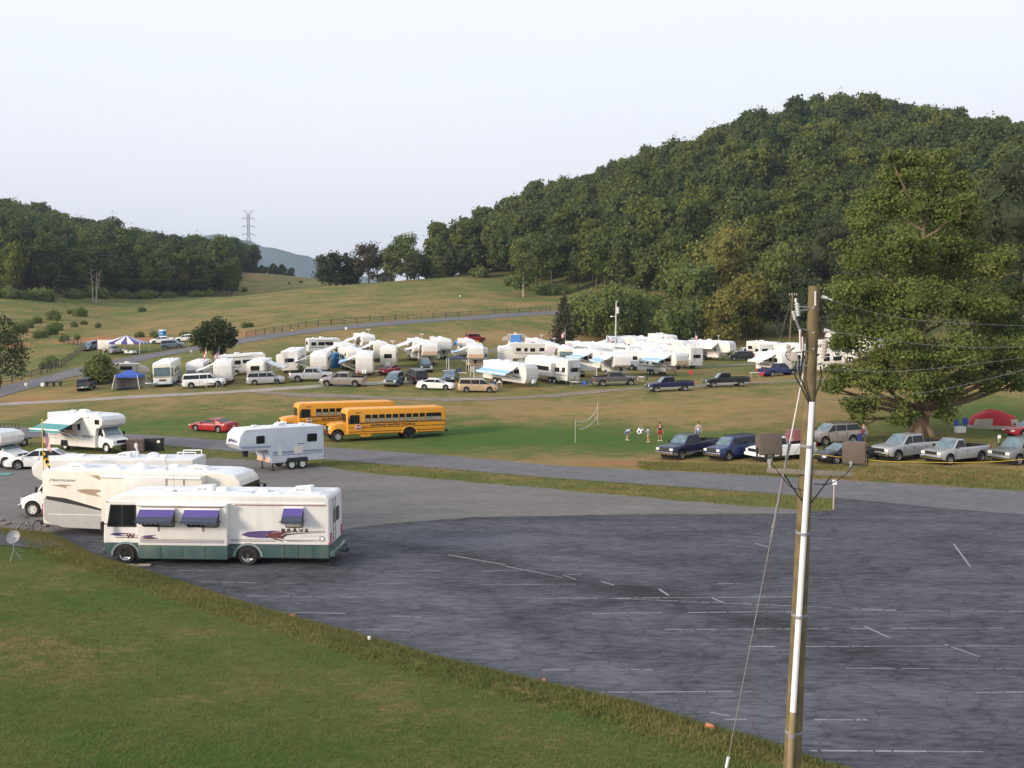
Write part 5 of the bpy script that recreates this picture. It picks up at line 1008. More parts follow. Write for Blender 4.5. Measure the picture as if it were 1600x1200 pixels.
    # mirror
    for s in(-1,1): b=MB(); b.cyl((4.75,s*y,1.75),(4.92,s*(y+.32),1.80),.025,n=6); b.box((4.92,s*(y+.34),1.68),(.10,.16,.46)); b.build('mirror',M['black'],root,bev=.03)
    # roof gear
    ac(root,X(303),-.15,3.0,l=1.05); ac(root,X(462),-.15,3.0,l=1.1); vent(root,X(336),.0,3.02,.22,.2); vent(root,X(405),.2,3.02,.24,.14); vent(root,X(376),-.2,3.02,.3,.05); vent(root,X(430),.55,3.02,.12,.1)
    MB().box((X(378),.5,3.06),(.75,.55,.08)).build('roof_hatch',M['cool'],root,bev=.03); MB().cyl((X(262),.3,3.0),(X(262)+.05,.3,3.75),.012,n=5).build('whip_antenna',M['galv'],root); MB().ball((X(262),.3,3.05),.10,sq=(1.4,1,.5)).build('antenna_base',M['linegray'],root)
    vent(root,X(200),-.2,3.0,.12,.05)
    # rear: window, ladder, bumper, hitch
    endwindow(root,-.6,.6,1.75,2.35,-h,-1)
    b=MB()
    for yy in(.55,.95): b.tube([(-h-.10,yy,.75),(-h-.12,yy,2.95),(-h+.02,yy,3.15),(-h+.5,yy,3.12)],.022,m=0)
    for k in range(7): b.cyl((-h-.11,.55,.85+k*.33),(-h-.11,.95,.85+k*.33),.018,n=5)
    b.build('ladder',M['chrome'],root); MB().box((-h-.1,0,.52),(.25,2.35,.25)).build('rear_bumper',M['teal'],root,bev=.05)
    b=MB(); b.box((-h-.3,.0,.42),(.5,.08,.08)); b.ball((-h-.52,0,.5),.06); b.build('hitch',M['black'],root); b=MB(); b.box((-h-.10,1.0,.12),(.02,.42,.34)); b.build('mud_flap',M['black'],root)
    for s in(-1,1): MB().box((-h-.01,s*1.02,1.2),(.04,.16,.45)).build('tail_light',M['red'],root)
    return root
M['grayteal']=paint('gray_teal_arch',(.20,.27,.27))
rb=brave(); a=Z0(195,882); c=Z0(391,884.5); ax=math.atan2(a[1]-c[1],a[0]-c[0]); mx_=((a[0]+c[0])/2,(a[1]+c[1])/2)
off=(341-293)/36.0; cx=mx_[0]+(-off)*math.cos(ax)+math.sin(ax)*-(W2-.2)*-1*-1; 
ux,uy=math.cos(ax),math.sin(ax); lx,ly=-uy,ux    # front direction and left (towards the camera)
rb.location=(mx_[0]-ux*off-lx*(W2),mx_[1]-uy*off-ly*W2,.035); rb.rotation_euler=(0,0,ax)
for px in(205,222): 
    q=Z0(px,885); o=MB().box((0,0,.03),(.75,.22,.06)).build('leveling_board',M['tan'],None,bev=.01); o.location=(q[0],q[1],.036); o.rotation_euler=(0,0,.1); tag(o,'tan board on the asphalt %s the teal motorhome'%('beside the front wheel of' if px==205 else 'just behind the front wheel of'),'board')
# ---------------- the tan-swoosh motorhome behind it (front to the right)
def hurricane():
    root=empty('motorhome',label='long cream motorhome with tan swooshes and a gray lower side, behind the teal one',cat='motorhome'); h=5.15; H=3.25; y=W2
    pts=[(-h,.55),(-h,H-.1),(-h+.12,H),(h-1.6,H),(h-.9,H-.02),(h-.35,H-.14),(h-.10,H-.40),(h,H-.75),(h+.12,1.6),(h+.12,.5),(h-.2,.38),(-h+1.8,.38)]
    shell(root,pts,'white2',bev=.12); X=lambda px:(px-222)/31.3; Zp=lambda py:CH-(py-516)*49.3/F
    el=lambda pts:[(X(a),Zp(b_)) for a,b_ in pts]; S=-1
    poly_side(root,'lower_panel',el([(63,781),(165,803),(165,830),(95,828),(68,820),(63,815)]),S*y,M['grayp'],S,th=.003)
    poly_side(root,'lower_panel',[(X(165),.42),(4.6,.42),(4.6,1.0),(X(165),1.08)],S*y,M['grayp'],S,th=.003)
    poly_side(root,'swoosh',el([(67,778.5),(100,782),(167,800),(167,803),(120,793),(67,784)]),S*y,M['black'],S,th=.007)
    poly_side(root,'swoosh',el([(140,744.5),(152,744.5),(192,759),(204,763),(190,762.5),(165,756)]),S*y,M['bronze'],S,th=.006)
    poly_side(root,'swoosh',el([(76,761.5),(92,760),(112,760.5),(99,763),(104,766.5),(90,763.5)]),S*y,M['bronze'],S,th=.006)
    poly_side(root,'swoosh',el([(118,768.5),(130,766.7),(150,767),(175,769),(156,770.5),(148,773),(158,779),(140,776),(124,772.5)]),S*y,M['bronze'],S,th=.006)
    poly_side(root,'stripe',el([(68,807),(163,807),(163,808),(68,808)]),S*y,M['plastic'],S,th=.006)
    lettering('Hurricane',.22,(X(95),-y-.012,Zp(753)),M['linegray'],root,side=-1,shear=.45,sx=1.5)
    so_=MB().box(((X(167)+X(328))/2,-y-.28,1.95),(X(328)-X(167),.60,2.35)).build('slide_out',M['white2'],root,bev=.03)
    MB().cyl((X(168),-y-.60,3.05),(X(327),-y-.60,3.05),.07,n=8).build('awning_roll',M['plastic'],so_)
    MB().box((X(239),-y-.60,2.62),(2.1,.12,.9)).build('window_hood',M['white'],so_,bev=.03)
    window(so_,X(214),X(263),1.7,2.3,-y-.58,-1,split=2); MB().box((X(300),-y-.59,2.85),(.03,.03,.3)).build('latch',M['black'],so_)
    window(root,X(331),X(359)+.1,1.75,2.60,-y,-1,name='side_window')
    b=MB(); plate(b,[(h-.02,-1.1,2.62),(h+.12,-1.12,1.6),(h+.12,1.12,1.6),(h-.02,1.1,2.62)],(1,0,.1),.03,.03); b.build('windshield',M['glass'],root)
    for zz in (1,): 
        for s in(-1,1): MB().box((h+.13,s*.9,.95),(.05,.3,.2)).build('headlight',M['lamp'],root,bev=.03); 
    MB().box((h+.13,0,.95),(.04,.9,.25)).build('grille',M['black'],root)
    for s in(-1,1):
        b=MB(); b.box((h+.22,s*1.32,2.15),(.12,.14,.45)); b.cyl((h-.1,s*1.18,2.45),(h+.22,s*1.32,2.35),.025,n=5); b.build('mirror',M['black'],root,bev=.03)
        for x in(3.4,-1.0):
            wheel(root,x,s*(y-.12),.46,.28,'chrome','steel'); b=MB(); b.prism([(x-.6,.36),(x-.5,.95),(x+.5,.95),(x+.6,.36)],s*(y+.006),s*(y-.05)); b.build('wheel_well',M['dark'],root)
    for px,yy,k in((104,.2,1),(308,.0,1)): ac(root,X(px),yy-.3,3.2,l=1.1)
    MB().ball((X(208),-.2,3.22),.46,sq=(1,1,.75),n=18).build('satellite_dome',M['plastic'],root)
    vent(root,X(168),-.3,3.2,.28,.12); vent(root,X(242),-.3,3.2,.25,.1); vent(root,X(212)-2.0,.6,3.2,.2,.12); vent(root,X(300)-1.6,.7,3.2,.22,.16); MB().cyl((X(262),-.9,3.2),(X(259),-1.0,4.0),.015,n=5).build('whip_antenna',M['galv'],root)
    for yy in(-.6,.6): MB().box((X(105)+.4,yy+.7,3.23),(1.2,.5,.05)).build('roof_hatch',M['cool'],root,bev=.02)
    endwindow(root,-.6,.6,1.8,2.4,-h,-1); MB().box((-h-.1,0,.6),(.25,2.3,.22)).build('rear_bumper',M['black'],root,bev=.04)
    for s in(-1,1): MB().box((-h-.02,s*1.1,1.3),(.05,.16,.5)).build('tail_light',M['red'],root)
    return root
rh=hurricane(); p0=at(62,800,49.6); p1=at(383,800,48.4); ang=math.atan2(p1.y-p0.y,p1.x-p0.x)
mid=(p0+p1)/2; rh.location=(mid.x-math.sin(ang)*W2,mid.y+math.cos(ang)*W2,.03); rh.rotation_euler=(0,0,ang)
# class C right behind, nose to the left
c2=camper('C',9.3,'white van-nosed motorhome wedged behind the long cream motorhome, only roof and bonnet showing',H=3.15,seed=4,aw=None,acs=1)
p=Z0(160,797); c2.location=(p[0]+1.25,55.5,.03); c2.rotation_euler=(0,0,R(181)); 
b=MB()
for yy in(-.55,.55): b.tube([(-4.6,yy,3.15),(-4.6,yy,3.45),(-3.6,yy,3.45),(-3.6,yy,3.15)],.03)
b.build('roof_rail',M['plastic'],c2)
ac(c2,-.7,-.2,3.15); MB().ball((-2.1,0,3.2),.36,sq=(1,1,.6),n=14).build('satellite_dome',M['plastic'],c2); MB().cyl((-1.3,.3,3.1),(-1.3,.3,3.7),.03,n=6).ball((-1.25,.3,3.8),.17,sq=(.4,1,1)).build('dish',M['plastic'],c2)
# class C with teal awning
c3=camper('C',7.4,'white van-nosed motorhome with a green-teal awning out and a big overcab bunk',H=3.15,seed=2,aw=None,acs=1,logo=False,stripe='linegray'); c3.location=(*Z0(128,711),.0); 
p=Vector(Z0(132,705)); c3.location=(p.x,p.y+1.0,.02); c3.rotation_euler=(0,0,R(-28))
awning(c3,-2.9,.7,-1,2.95,'canvas',2.3,1.0,mid='tealf',legs='wall')
poly_side(c3,'swoosh',[(-3.4,1.35),(-2.6,1.55),(-1.8,1.75),(-1.0,1.2),(-2.2,1.45)],-W2,M['black'],-1,th=.007); poly_side(c3,'swoosh',[(-3.2,1.1),(-2.0,1.4),(-.8,1.9),(.2,1.6),(-.8,1.45)],-W2,M['peach'],-1,th=.005)
window(c3,2.2,2.75,2.35,2.75,-W2,-1); lettering('W',.35,(-3.2,-W2-.012,2.75),M['linegray'],c3,sx=1.3)
poly_side(c3,'stripe',[(-3.5,2.62),(-.4,2.62),(-.4,2.66),(-3.5,2.66)],-W2,M['linegray'],-1)
# cream van conversion cut off by the left edge
c4=camper('C',6.0,'cream camper van with round spare cover, cut off by the left edge',H=2.75,seed=9,m='white2',aw=None,acs=0,logo=False); p=Vector(Z0(-32,731)); c4.location=(p.x,p.y+1,.02); c4.rotation_euler=(0,0,R(-14))
# fifth wheel on the gravel
c5=camper('fifth',6.6,'small white ribbed fifth-wheel camper alone on the gravel with its nose propped on legs',H=3.15,seed=3,m='cool',stripe='bluestr',logo=False,door=False)
for ch in list(c5.children):
    if ch.name.split('.')[0] in('window','swoosh','stripe','lower_nose'): 
        for q in list(ch.children): bpy.data.objects.remove(q)
        bpy.data.objects.remove(ch)
for s in(-1,1):
    window(c5,1.35,2.0,2.05,2.62,s*W2,s); window(c5,-2.75,-1.95,1.95,2.55,s*W2,s)
    for z in np.arange(.75,3.0,.16): poly_side(c5,'rib',[(-3.2,z),(3.0 if z>1.7 else .8,z),(3.0 if z>1.7 else .8,z+.018),(-3.2,z+.018)],s*W2,M['grayp'],s,th=.004)
    poly_side(c5,'stripe',[(-3.2,1.18),(.75,1.20),(.75,1.42),(-3.2,1.34)],s*W2,M['bluestr'],s,th=.006); poly_side(c5,'stripe',[(.9,1.72),(3.1,1.78),(3.15,1.95),(.9,1.86)],s*W2,M['bluestr'],s,th=.006)
    poly_side(c5,'stripe',[(-3.2,1.06),(.75,1.10),(.75,1.14),(-3.2,1.10)],s*W2,M['plum'],s,th=.007)
    poly_side(c5,'hatch_door',rnd(.05,.35,1.1,1.75,.05),s*W2,M['white'],s,th=.01); poly_side(c5,'hatch_door',rnd(-1.6,-.9,1.15,1.7,.04),s*W2,M['white2'],s,th=.01)
MB().box((.86,0,1.08),(.03,2.3,.95),ry=R(-14)).build('lower_nose',M['peach'],c5)

for k,(ya,yb,z0,z1) in enumerate(((-.75,-.45,2.12,2.42),(-.42,-.12,2.18,2.44),(-.08,.2,2.16,2.40),(.24,.5,2.2,2.42),(.52,.85,2.18,2.36),(-.8,.6,2.06,2.11))):
    b=MB(); plate(b,[(3.305,ya,z0),(3.305,yb-.12,z0+.03),(3.305,yb,z1),(3.305,ya+.14,z1-.05)],(1,0,0),.012,.01); b.build('emblem',M['plum'],c5)
MB().box((3.31,0,1.98),(.02,2.1,.07)).build('stripe',M['linegray'],c5)
poly_side(c5,'emblem',[(-1.75,1.82),(-1.25,1.82),(-1.2,1.9),(-1.7,1.88)],W2,M['plum'],1,th=.01)
b=MB(); b.cyl((-3.5,.4,.6),(-3.5,.4,1.7),.09,n=8); b.cyl((-3.5,.4,1.7),(-3.7,.3,2.0),.03,n=5); b.box((-3.5,.1,.7),(.5,.9,.06)); b.build('rear_carrier',M['black'],c5)
p=Z0(420,735); c5.location=(p[0]+.3,p[1]+.9,.02); c5.rotation_euler=(0,0,R(180+37))
# ---------------- school buses
def bus(label):
    root=empty('school_bus',label=label,cat='school bus',group='yellow church buses'); y=1.2; S=1
    pts=[(-5.45,.62),(-5.5,2.6),(-5.42,2.85),(-5.2,2.98),(3.6,2.98),(3.95,2.85),(4.05,2.6),(4.0,.62)]
    body=shell(root,pts,'bus',w=y,bev=.20,roof='bus',seg=4,name='body')
    b=MB(); loft_body(b,2.2,[(-1.1,1.72),(-.1,1.70),(.6,1.62),(.95,1.50),(1.1,1.3)],.62,2.15,[.35],.62,endr=.6,zm=1.0,rk=.22); b.xf(Matrix.Translation((4.5,0,0))); b.build('hood',[M['bus']]*2+[M['black'],M['dark']],root)
    MB().box((5.62,0,1.12),(.04,1.0,.62)).build('grille',M['black'],root); MB().box((5.72,0,.68),(.15,2.2,.26)).build('front_bumper',M['black'],root,bev=.03)
    for s in(-1,1):
        MB().cyl((5.52,s*.78,1.15),(5.66,s*.78,1.15),.13,n=12).build('headlight',M['lamp'],root)
        for x,yy in((4.85,.95),(-1.9,.98)): wheel(root,x,s*yy,.50,.28 if x>0 else .42,'black' if x<0 else 'grayp','truck')
        b=MB(); b.prism([(-1.9+.68*math.cos(math.pi*i/10),.62+.58*math.sin(math.pi*i/10)) for i in range(11)],s*(y+.008),s*(y-.1)); b.build('wheel_well',M['dark'],root)
        n=12; b=MB(); x=-1.9; o_=[(x+.78*math.cos(math.pi*i/n),.60+.68*math.sin(math.pi*i/n)) for i in range(n+1)]; i_=[(x+.66*math.cos(math.pi*i/n),.60+.58*math.sin(math.pi*i/n)) for i in range(n+1)]
        b.add([(a,s*(y+.05),c) for a,c in o_]+[(a,s*(y+.05),c) for a,c in i_]+[(a,s*y,c) for a,c in o_]+[(a,s*y,c) for a,c in i_],[(i,i+1,n+2+i,n+1+i) for i in range(n)]+[(i,2*n+2+i,2*n+3+i,i+1) for i in range(n)]); b.build('wheel_arch',M['bus'],root)
        for z,t in((1.60,.10),(1.22,.05),(.83,.06)): poly_side(root,'stripe',[(-5.4,z),(3.9,z),(3.9,z+t),(-5.4,z+t)],s*y,M['black'],s,th=.006)
        xs=[-4.55,-3.8,-3.15,-2.5,-1.85,-1.2,-.55,.1,.75,1.40,2.05]
        for k,x in enumerate(xs):
            w_=.98 if k==0 else .54
            b=MB(); plate(b,[(a,s*y,z) for a,z in rnd(x-w_/2,x+w_/2,1.74,2.42,.05)],(0,s,0),.012,.02); f=b.build('window',M['black'],root)
            for z0,z1 in((1.77,2.06),(2.11,2.39)): b=MB(); plate(b,[(a,s*y,z) for a,z in ((x-w_/2+.03,z0),(x+w_/2-.03,z0),(x+w_/2-.03,z1),(x-w_/2+.03,z1))],(0,s,0),.02,-.01); b.build('pane',M['interior'] if z0<2 else M['glass'],f)
        window(root,2.85,3.75,1.6,2.42,s*y,s,name='driver_window',split=2)
        b=MB(); b.box((3.9,s*1.55,1.95),(.08,.28,.4)); b.cyl((3.9,s*1.15,2.3),(3.9,s*1.55,2.05),.02,n=5); b.build('mirror',M['black'],root)
        lettering('GATEWAY BAPTIST CHURCH',.26,(-.35,s*(y+.018),1.42),M['black'],root,side=s,bold=.008,sx=1.25)
        poly_side(root,'marking',[(2.75,2.58),(3.25,2.58),(3.25,2.66),(2.75,2.66)],s*y,M['maroon'],s,th=.008)
        poly_side(root,'step_well',[(1.9,.40),(2.7,.40),(2.9,.62),(1.7,.62)],s*(y-.02),M['bus'],s,th=.02)
    b=MB(); b.cyl((3.0,y+.05,1.30),(3.0,y+.09,1.30),.28,n=8); st=b.build('stop_sign',M['plastic'],root); b=MB(); b.cyl((3.0,y+.088,1.30),(3.0,y+.098,1.30),.24,n=8); b.build('sign_face',M['redc'],st)
    lettering('STOP',.17,(3.0,y+.104,1.30),M['plastic'],st,side=1,bold=.01)
    b=MB(); plate(b,[(4.02,-.98,1.75),(4.02,.98,1.75),(4.05,.92,2.5),(4.05,-.92,2.5)],(1,0,0),.02,.02); b.build('windshield',M['glass'],root)
    for s in(-1,1): MB().ball((3.75,s*.85,2.92),.10,sq=(1,1,.7)).build('roof_lamp',M['amber'],root)
    endwindow(root,-.45,.45,1.7,2.4,-5.5,-1); b=MB(); b.box((-5.6,0,.70),(.2,2.3,.26)); b.build('rear_bumper',M['black'],root,bev=.03)
    for s in(-1,1): MB().box((-5.50,s*.9,1.5),(.04,.2,.3)).build('tail_light',M['red'],root)
    b=MB(); b.box((-.2,0,.72),(9.2,1.7,.3)); b.build('chassis',M['dark'],root)
    return root
b1=bus('yellow school bus nearer the road, its whole side and church lettering in view'); p0=Vector((*Z0(515,692),0)); p1=Vector((*Z0(699,684),0)); a_=math.atan2(p0.y-p1.y,p0.x-p1.x); m_=(p0+p1)/2
b1.location=(m_.x+math.sin(a_)*1.2,m_.y-math.cos(a_)*1.2+.0,t1(m_.x,m_.y)); b1.rotation_euler=(0,0,a_)
b2=dup(b1,label='yellow school bus standing behind, half hidden by the bus nearer the road'); p0=Vector((*Z0(434,677),0)); b2.location=(-22.7+5.6,98.0,t1(-17,98)-.02); b2.rotation_euler=(0,0,a_)
# ---------------- parked cars: near row on the right
SUVG=None
R_=R
def P_(c,px,py,deg,L=4,d=None): return put(c,px,py,R(deg),L,d)
P_(car('ext','navy','dark navy extended-cab pickup with gray lower sides and chrome grille, first of the roadside row',low='grayc'),1078,713,180+38)
P_(car('suv','navy2','blue compact sport utility vehicle beside the dark navy pickup',rack=True),1146,716,180+34)
P_(car('reg','whitec','white pickup half hidden behind the left floodlight',chrome=False),1221,717,180+22)
P_(car('sedan','blackp','dark navy wagon-like car seen between pole and right floodlight'),1318,721,180+24)
P_(car('suv','pewter','brown-gray sport utility vehicle parked up the slope behind the pole',rack=True),1302,693,180+18)
P_(car('crew','silver','silver crew-cab pickup with a dark bed cover under the sycamore',cover=True),1418,716,180+27,4.5)
P_(car('reg','silver','silver regular-cab pickup with items in its open bed'),1494,722,180+27)
P_(car('big','grayc','dark gray truck with lit-looking chrome grille cut off by the right edge'),1600,722,180+27)
P_(car('sedan','redc','dark red car at the right edge beside the red tent'),1612,682,180+10)
# red coupe, white sedan on the yard
P_(car('coupe','redc','red sports coupe parked alone on the grass left of the buses'),334,673,180-24)
P_(car('sedan','whitec','white sedan parked on the gravel in front of the teal-awning motorhome'),66,731,180+12)
# camp cars
for k,pm,px,py,deg,lab,kw in [
 ('big','whitec',319,605,14,'white long sport utility vehicle with dark windows by the track below the flags',{}),
 ('van','silver',416,600,6,'silver minivan with a black roof rack parked above the track',dict(rack=True)),
 ('crew','silver',487,595,0,'silver crew-cab pickup behind the pewter pickup, nose to the right',{}),
 ('crew','pewter',537,603,176,'pewter crew-cab pickup parked beside the gravel track, nose to the left',{}),
 ('suv','slate',616,602,-98,'slate-blue small car facing the field beside the gravel track',{}),
 ('big','blackp',651,597,-250,'black sport utility vehicle seen from behind beside the white sedan',{}),
 ('sedan','slate',704,594,-95,'dark slate sedan facing the field left of the tall trailer',{}),
 ('coupe','redc',609,584,75,'bright red car parked among the campers',{}),
 ('sedan','whitec',681,608,-6,'white sedan on the grass between the tracks',{}),
 ('van','gold',746,612,2,'gold minivan on the grass between the tracks',{}),
 ('crew','charcoal',960,602,2,'charcoal crew-cab pickup with pewter lower trim in front of the white trailers',dict(low='pewter')),
 ('ext','navy',1047,611,186,'navy pickup with bright silver side stripe, nose to the left on the dirt track',dict(low='silver')),
 ('ext','blackp',1135,604,184,'black pickup with a silver sill, uppermost on the dirt track',dict(low='silver')),
 ('ext','navy2',1215,587,22,'blue pickup seen from behind next to the awning trailer',{}),
 ('suv','blackp',1158,563,175,'black sport utility vehicle by the big fifth-wheel on the right',{}),
 ('jeep','whitec',1164,557,200,'white truck with blue windshield behind the black vehicle on the right',{}),
 ('jeep','green',143,601,-80,'dark green jeep with a light bar left of the pop-up camper',{}),
 ('suv','green',136,609,100,'dark green sport utility vehicle seen from behind at the camp entrance',{}),
 ('jeep','slate',142,547,-95,'pale blue pickup parked left of the striped tent',{}),
 ('sedan','silver',178,551,-60,'pale silver car beside the striped tent',{}),
 ('sedan','whitec',253,536,190,'white car by the blue toilet near the farm road',{}),
 ('suv','slate',270,544,8,'pale slate wagon on the verge of the farm road',{}),
 ('sedan','whitec',291,533,190,'white car partly hidden behind the dark forked tree',{}),
 ('jeep','redc',742,534,30,'small red off-roader on the upper meadow beside a yellow thing',{}),
 ('suv','charcoal',828,572,95,'dark vehicle under the pale canopies in mid camp',{}),
 ('big','blackp',664,580,-80,'black truck parked in the shade between two big trailers',{}),
 ('suv','charcoal',903,587,88,'dark vehicle parked under the gray canopy',{}),
 ('sedan','silver',1275,566,170,'silver car far back right of the power pole',{}),
 ('sedan','blackp',1395,560,170,'dark car glimpsed under the sycamore branches',{})]:
    P_(car(k,pm,lab,**kw),px,py,deg)
# ---------------- campers of the field
def C_(px,py,deg,*a,**k):
    c=camper(*a,**k); p=G(px,py); rest(c,p.x,p.y,R(deg),4); return c
F_='big fifth-wheel trailer '; T_='travel trailer '
C_(263,600,-80,'A',9,'cream motorhome facing the camera with big windshield and maroon grille left of the flags',seed=1,m='white2',low='cool')
C_(312,594,-84,'trailer',6,'low white trailer with gray front storm guard left of the flags',H=2.8,seed=2,acs=1,nose='graycan')
C_(352,598,-78,'trailer',6.5,'white trailer with awning toward the left, just right of the flags',seed=3,aw=(-1,'canvas'),awx=(-2,2))
C_(378,585,15,'fifth',7.5,'white fifth-wheel seen side-on behind the cream trailer with a wide window',H=3.1,seed=4)
C_(407,594,-88,'trailer',6,'cream trailer with a wide brown window in its end behind the silver minivan',H=2.9,seed=5,m='white2',endwin='front',ant=True,aw=(1,'canvas'))
C_(461,580,92,'trailer',8,'tall trailer end-on with a ladder and side slide-out above the silver pickup',H=3.4,seed=6,slide=[(1,-3.5,-1)],acs=1)
C_(506,553,25,'trailer',6.2,'white trailer side-on behind the blue toilets, topmost at the left of camp',H=2.9,seed=7)
C_(502,581,-85,'trailer',7,'rounded white trailer with pink skirt and an awning to the left',H=3.0,seed=8,nose='white2',aw=(-1,'canvas'),awx=(0,3))
C_(548,577,-70,'fifth',8,'cream fifth-wheel right of the blue toilets',H=3.3,seed=9,m='white2')
C_(571,585,-84,'trailer',7,'bright white trailer with an awning sloping left in front of the cream fifth-wheel',H=3.2,seed=10,aw=(-1,'canvas'),mid='bluecan',awx=(-1,3),endwin='none')
C_(569,552,-70,'fifth',8.5,'white trailer with awning and slide-out standing alone at the top of camp',H=3.6,seed=11,slide=[(1,-2,.5)],aw=(-1,'canvas'),awx=(-1,2.5),nose='tan',ant=True)
C_(608,574,-86,'trailer',6.5,'cream trailer with one brown window in its end above the red car',H=3.3,seed=12,m='white2',endwin='front',ant=True)
C_(668,570,-80,'fifth',9,'very large fifth-wheel with tan nose and awning above the black vehicle',H=3.75,seed=13,slide=[(1,-3.5,0)],aw=(-1,'canvas'),nose='peach',awx=(-1,3.3),ant=True)
C_(688,560,-75,'fifth',8,'white camper tucked behind the very large fifth-wheel',H=3.6,seed=14,slide=[(1,-2,1)])
C_(741,575,-86,'fifth',9.5,'tall fifth-wheel with peach nose and a pale blue awning on its left',H=3.75,seed=15,nose='peach',slide=[(1,-2.5,.5)],aw=(-1,'canvas'),mid='bluecan',awx=(0,4))
C_(789,575,90,'trailer',7.5,'plain white trailer end-on right of the tall peach-nosed fifth-wheel',H=3.4,seed=16,aw=(1,'graycan'),endwin='none')
C_(797,600,-42,'trailer',8,'white trailer with gas bottles and long blue-white awning beside the gold minivan',H=3.0,seed=17,aw=(-1,'canvas'),mid='bluecan',awx=(-3,2.4))
C_(862,596,130,'trailer',9,'large white trailer with spare wheel and slide-out in the front row',H=3.4,seed=18,spare=True,slide=[(1,-2,1.5)],endwin='w')
C_(820,563,190,'C',7.5,'cream overcab motorhome in the second row behind the dome tent',H=3.1,seed=19,m='white2')
C_(880,572,-88,'A',9.5,'motorhome facing the camera in the crowded middle of camp',H=3.3,seed=20,m='white2',aw=(-1,'pinkcan'))
C_(925,578,-60,'trailer',8,'white trailer with awning behind the gray canopy',H=3.2,seed=21,aw=(-1,'canvas'),mid='bluecan')
C_(962,588,-82,'fifth',8,'white fifth-wheel above the charcoal pickup with a blue awning',H=3.5,seed=22,aw=(-1,'canvas'),mid='bluecan',awx=(-2,3.4))
C_(1000,578,-35,'trailer',8,'pale trailer side-on with one dark window in the middle row',H=3.2,seed=23,m='cool',spare=True)
C_(1035,586,-58,'fifth',9,'fifth-wheel with peach belly and pale awning above the navy pickup',H=3.5,seed=24,nose='peach',aw=(-1,'canvas'),mid='bluecan',awx=(-1,3.4))
C_(1066,574,112,'trailer',9,'white trailer with two dark end windows right of the peach-bellied fifth-wheel',H=3.5,seed=25)
C_(945,562,-20,'trailer',8.5,'white trailer side-on with a row of windows, back of the middle rows',H=3.2,seed=26,aw=(-1,'canvas'))
C_(985,554,-70,'fifth',9,'white fifth-wheel far back left of the white light pole',H=3.5,seed=27)
C_(1015,563,-62,'trailer',9,'long roofed camper in the thick of the right-hand rows with a wide awning',H=3.4,seed=28,aw=(-1,'canvas'),awx=(-3,3))
C_(1005,553,-50,'A',10,'long motorhome with a pale roof at the very back of camp',H=3.5,seed=29)
C_(1052,560,-62,'fifth',9.5,'long white fifth-wheel whose roof slopes down toward the two-window trailer',H=3.6,seed=30,slide=[(-1,-2,1)])
C_(905,560,-68,'trailer',8,'low white camper behind the motorhome facing the camera',H=3.0,seed=31,aw=(-1,'pinkcan'))
C_(930,569,20,'trailer',7,'white trailer in the second row right of the flag pole',H=3.1,seed=32,aw=(-1,'canvas'))
C_(1112,562,-40,'fifth',9,'isolated fifth-wheel with flag and awning at the right end of the main rows',H=3.7,seed=33,aw=(-1,'canvas'),awx=(-2,2),slide=[(1,-2,1)],ant=True,nose='white2')
C_(1216,563,10,'trailer',8.5,'white side-on trailer behind the awning trailer near the power pole',H=3.2,seed=34)
C_(1212,582,-70,'trailer',7,'white trailer with peach side and awning above the blue pickup',H=3.2,seed=35,aw=(-1,'canvas'),awx=(-2,2))
C_(1262,577,170,'trailer',7.5,'white trailer largely hidden by the near pole and its equipment',H=3.2,seed=36)
C_(1290,582,180,'trailer',5,'low cream pop-up style trailer right of the near pole',H=2.3,seed=37,m='white2',acs=0)
C_(1298,560,-85,'A',9,'motorhome facing the camera just right of the near pole',H=3.4,seed=38)
for i,(px,py,dg,k) in enumerate([(1345,565,-70,'fifth'),(1385,563,-60,'trailer'),(1410,556,200,'trailer'),(1362,556,-80,'A')]):
    C_(px,py,dg,k,8,['white fifth-wheel glimpsed through the left branches of the sycamore','white trailer glimpsed through the middle of the sycamore crown','far trailer glimpsed right of the sycamore crown gap','far motorhome glimpsed between sycamore branches'][i],seed=40+i,aw=(-1,'canvas') if i%2 else None)

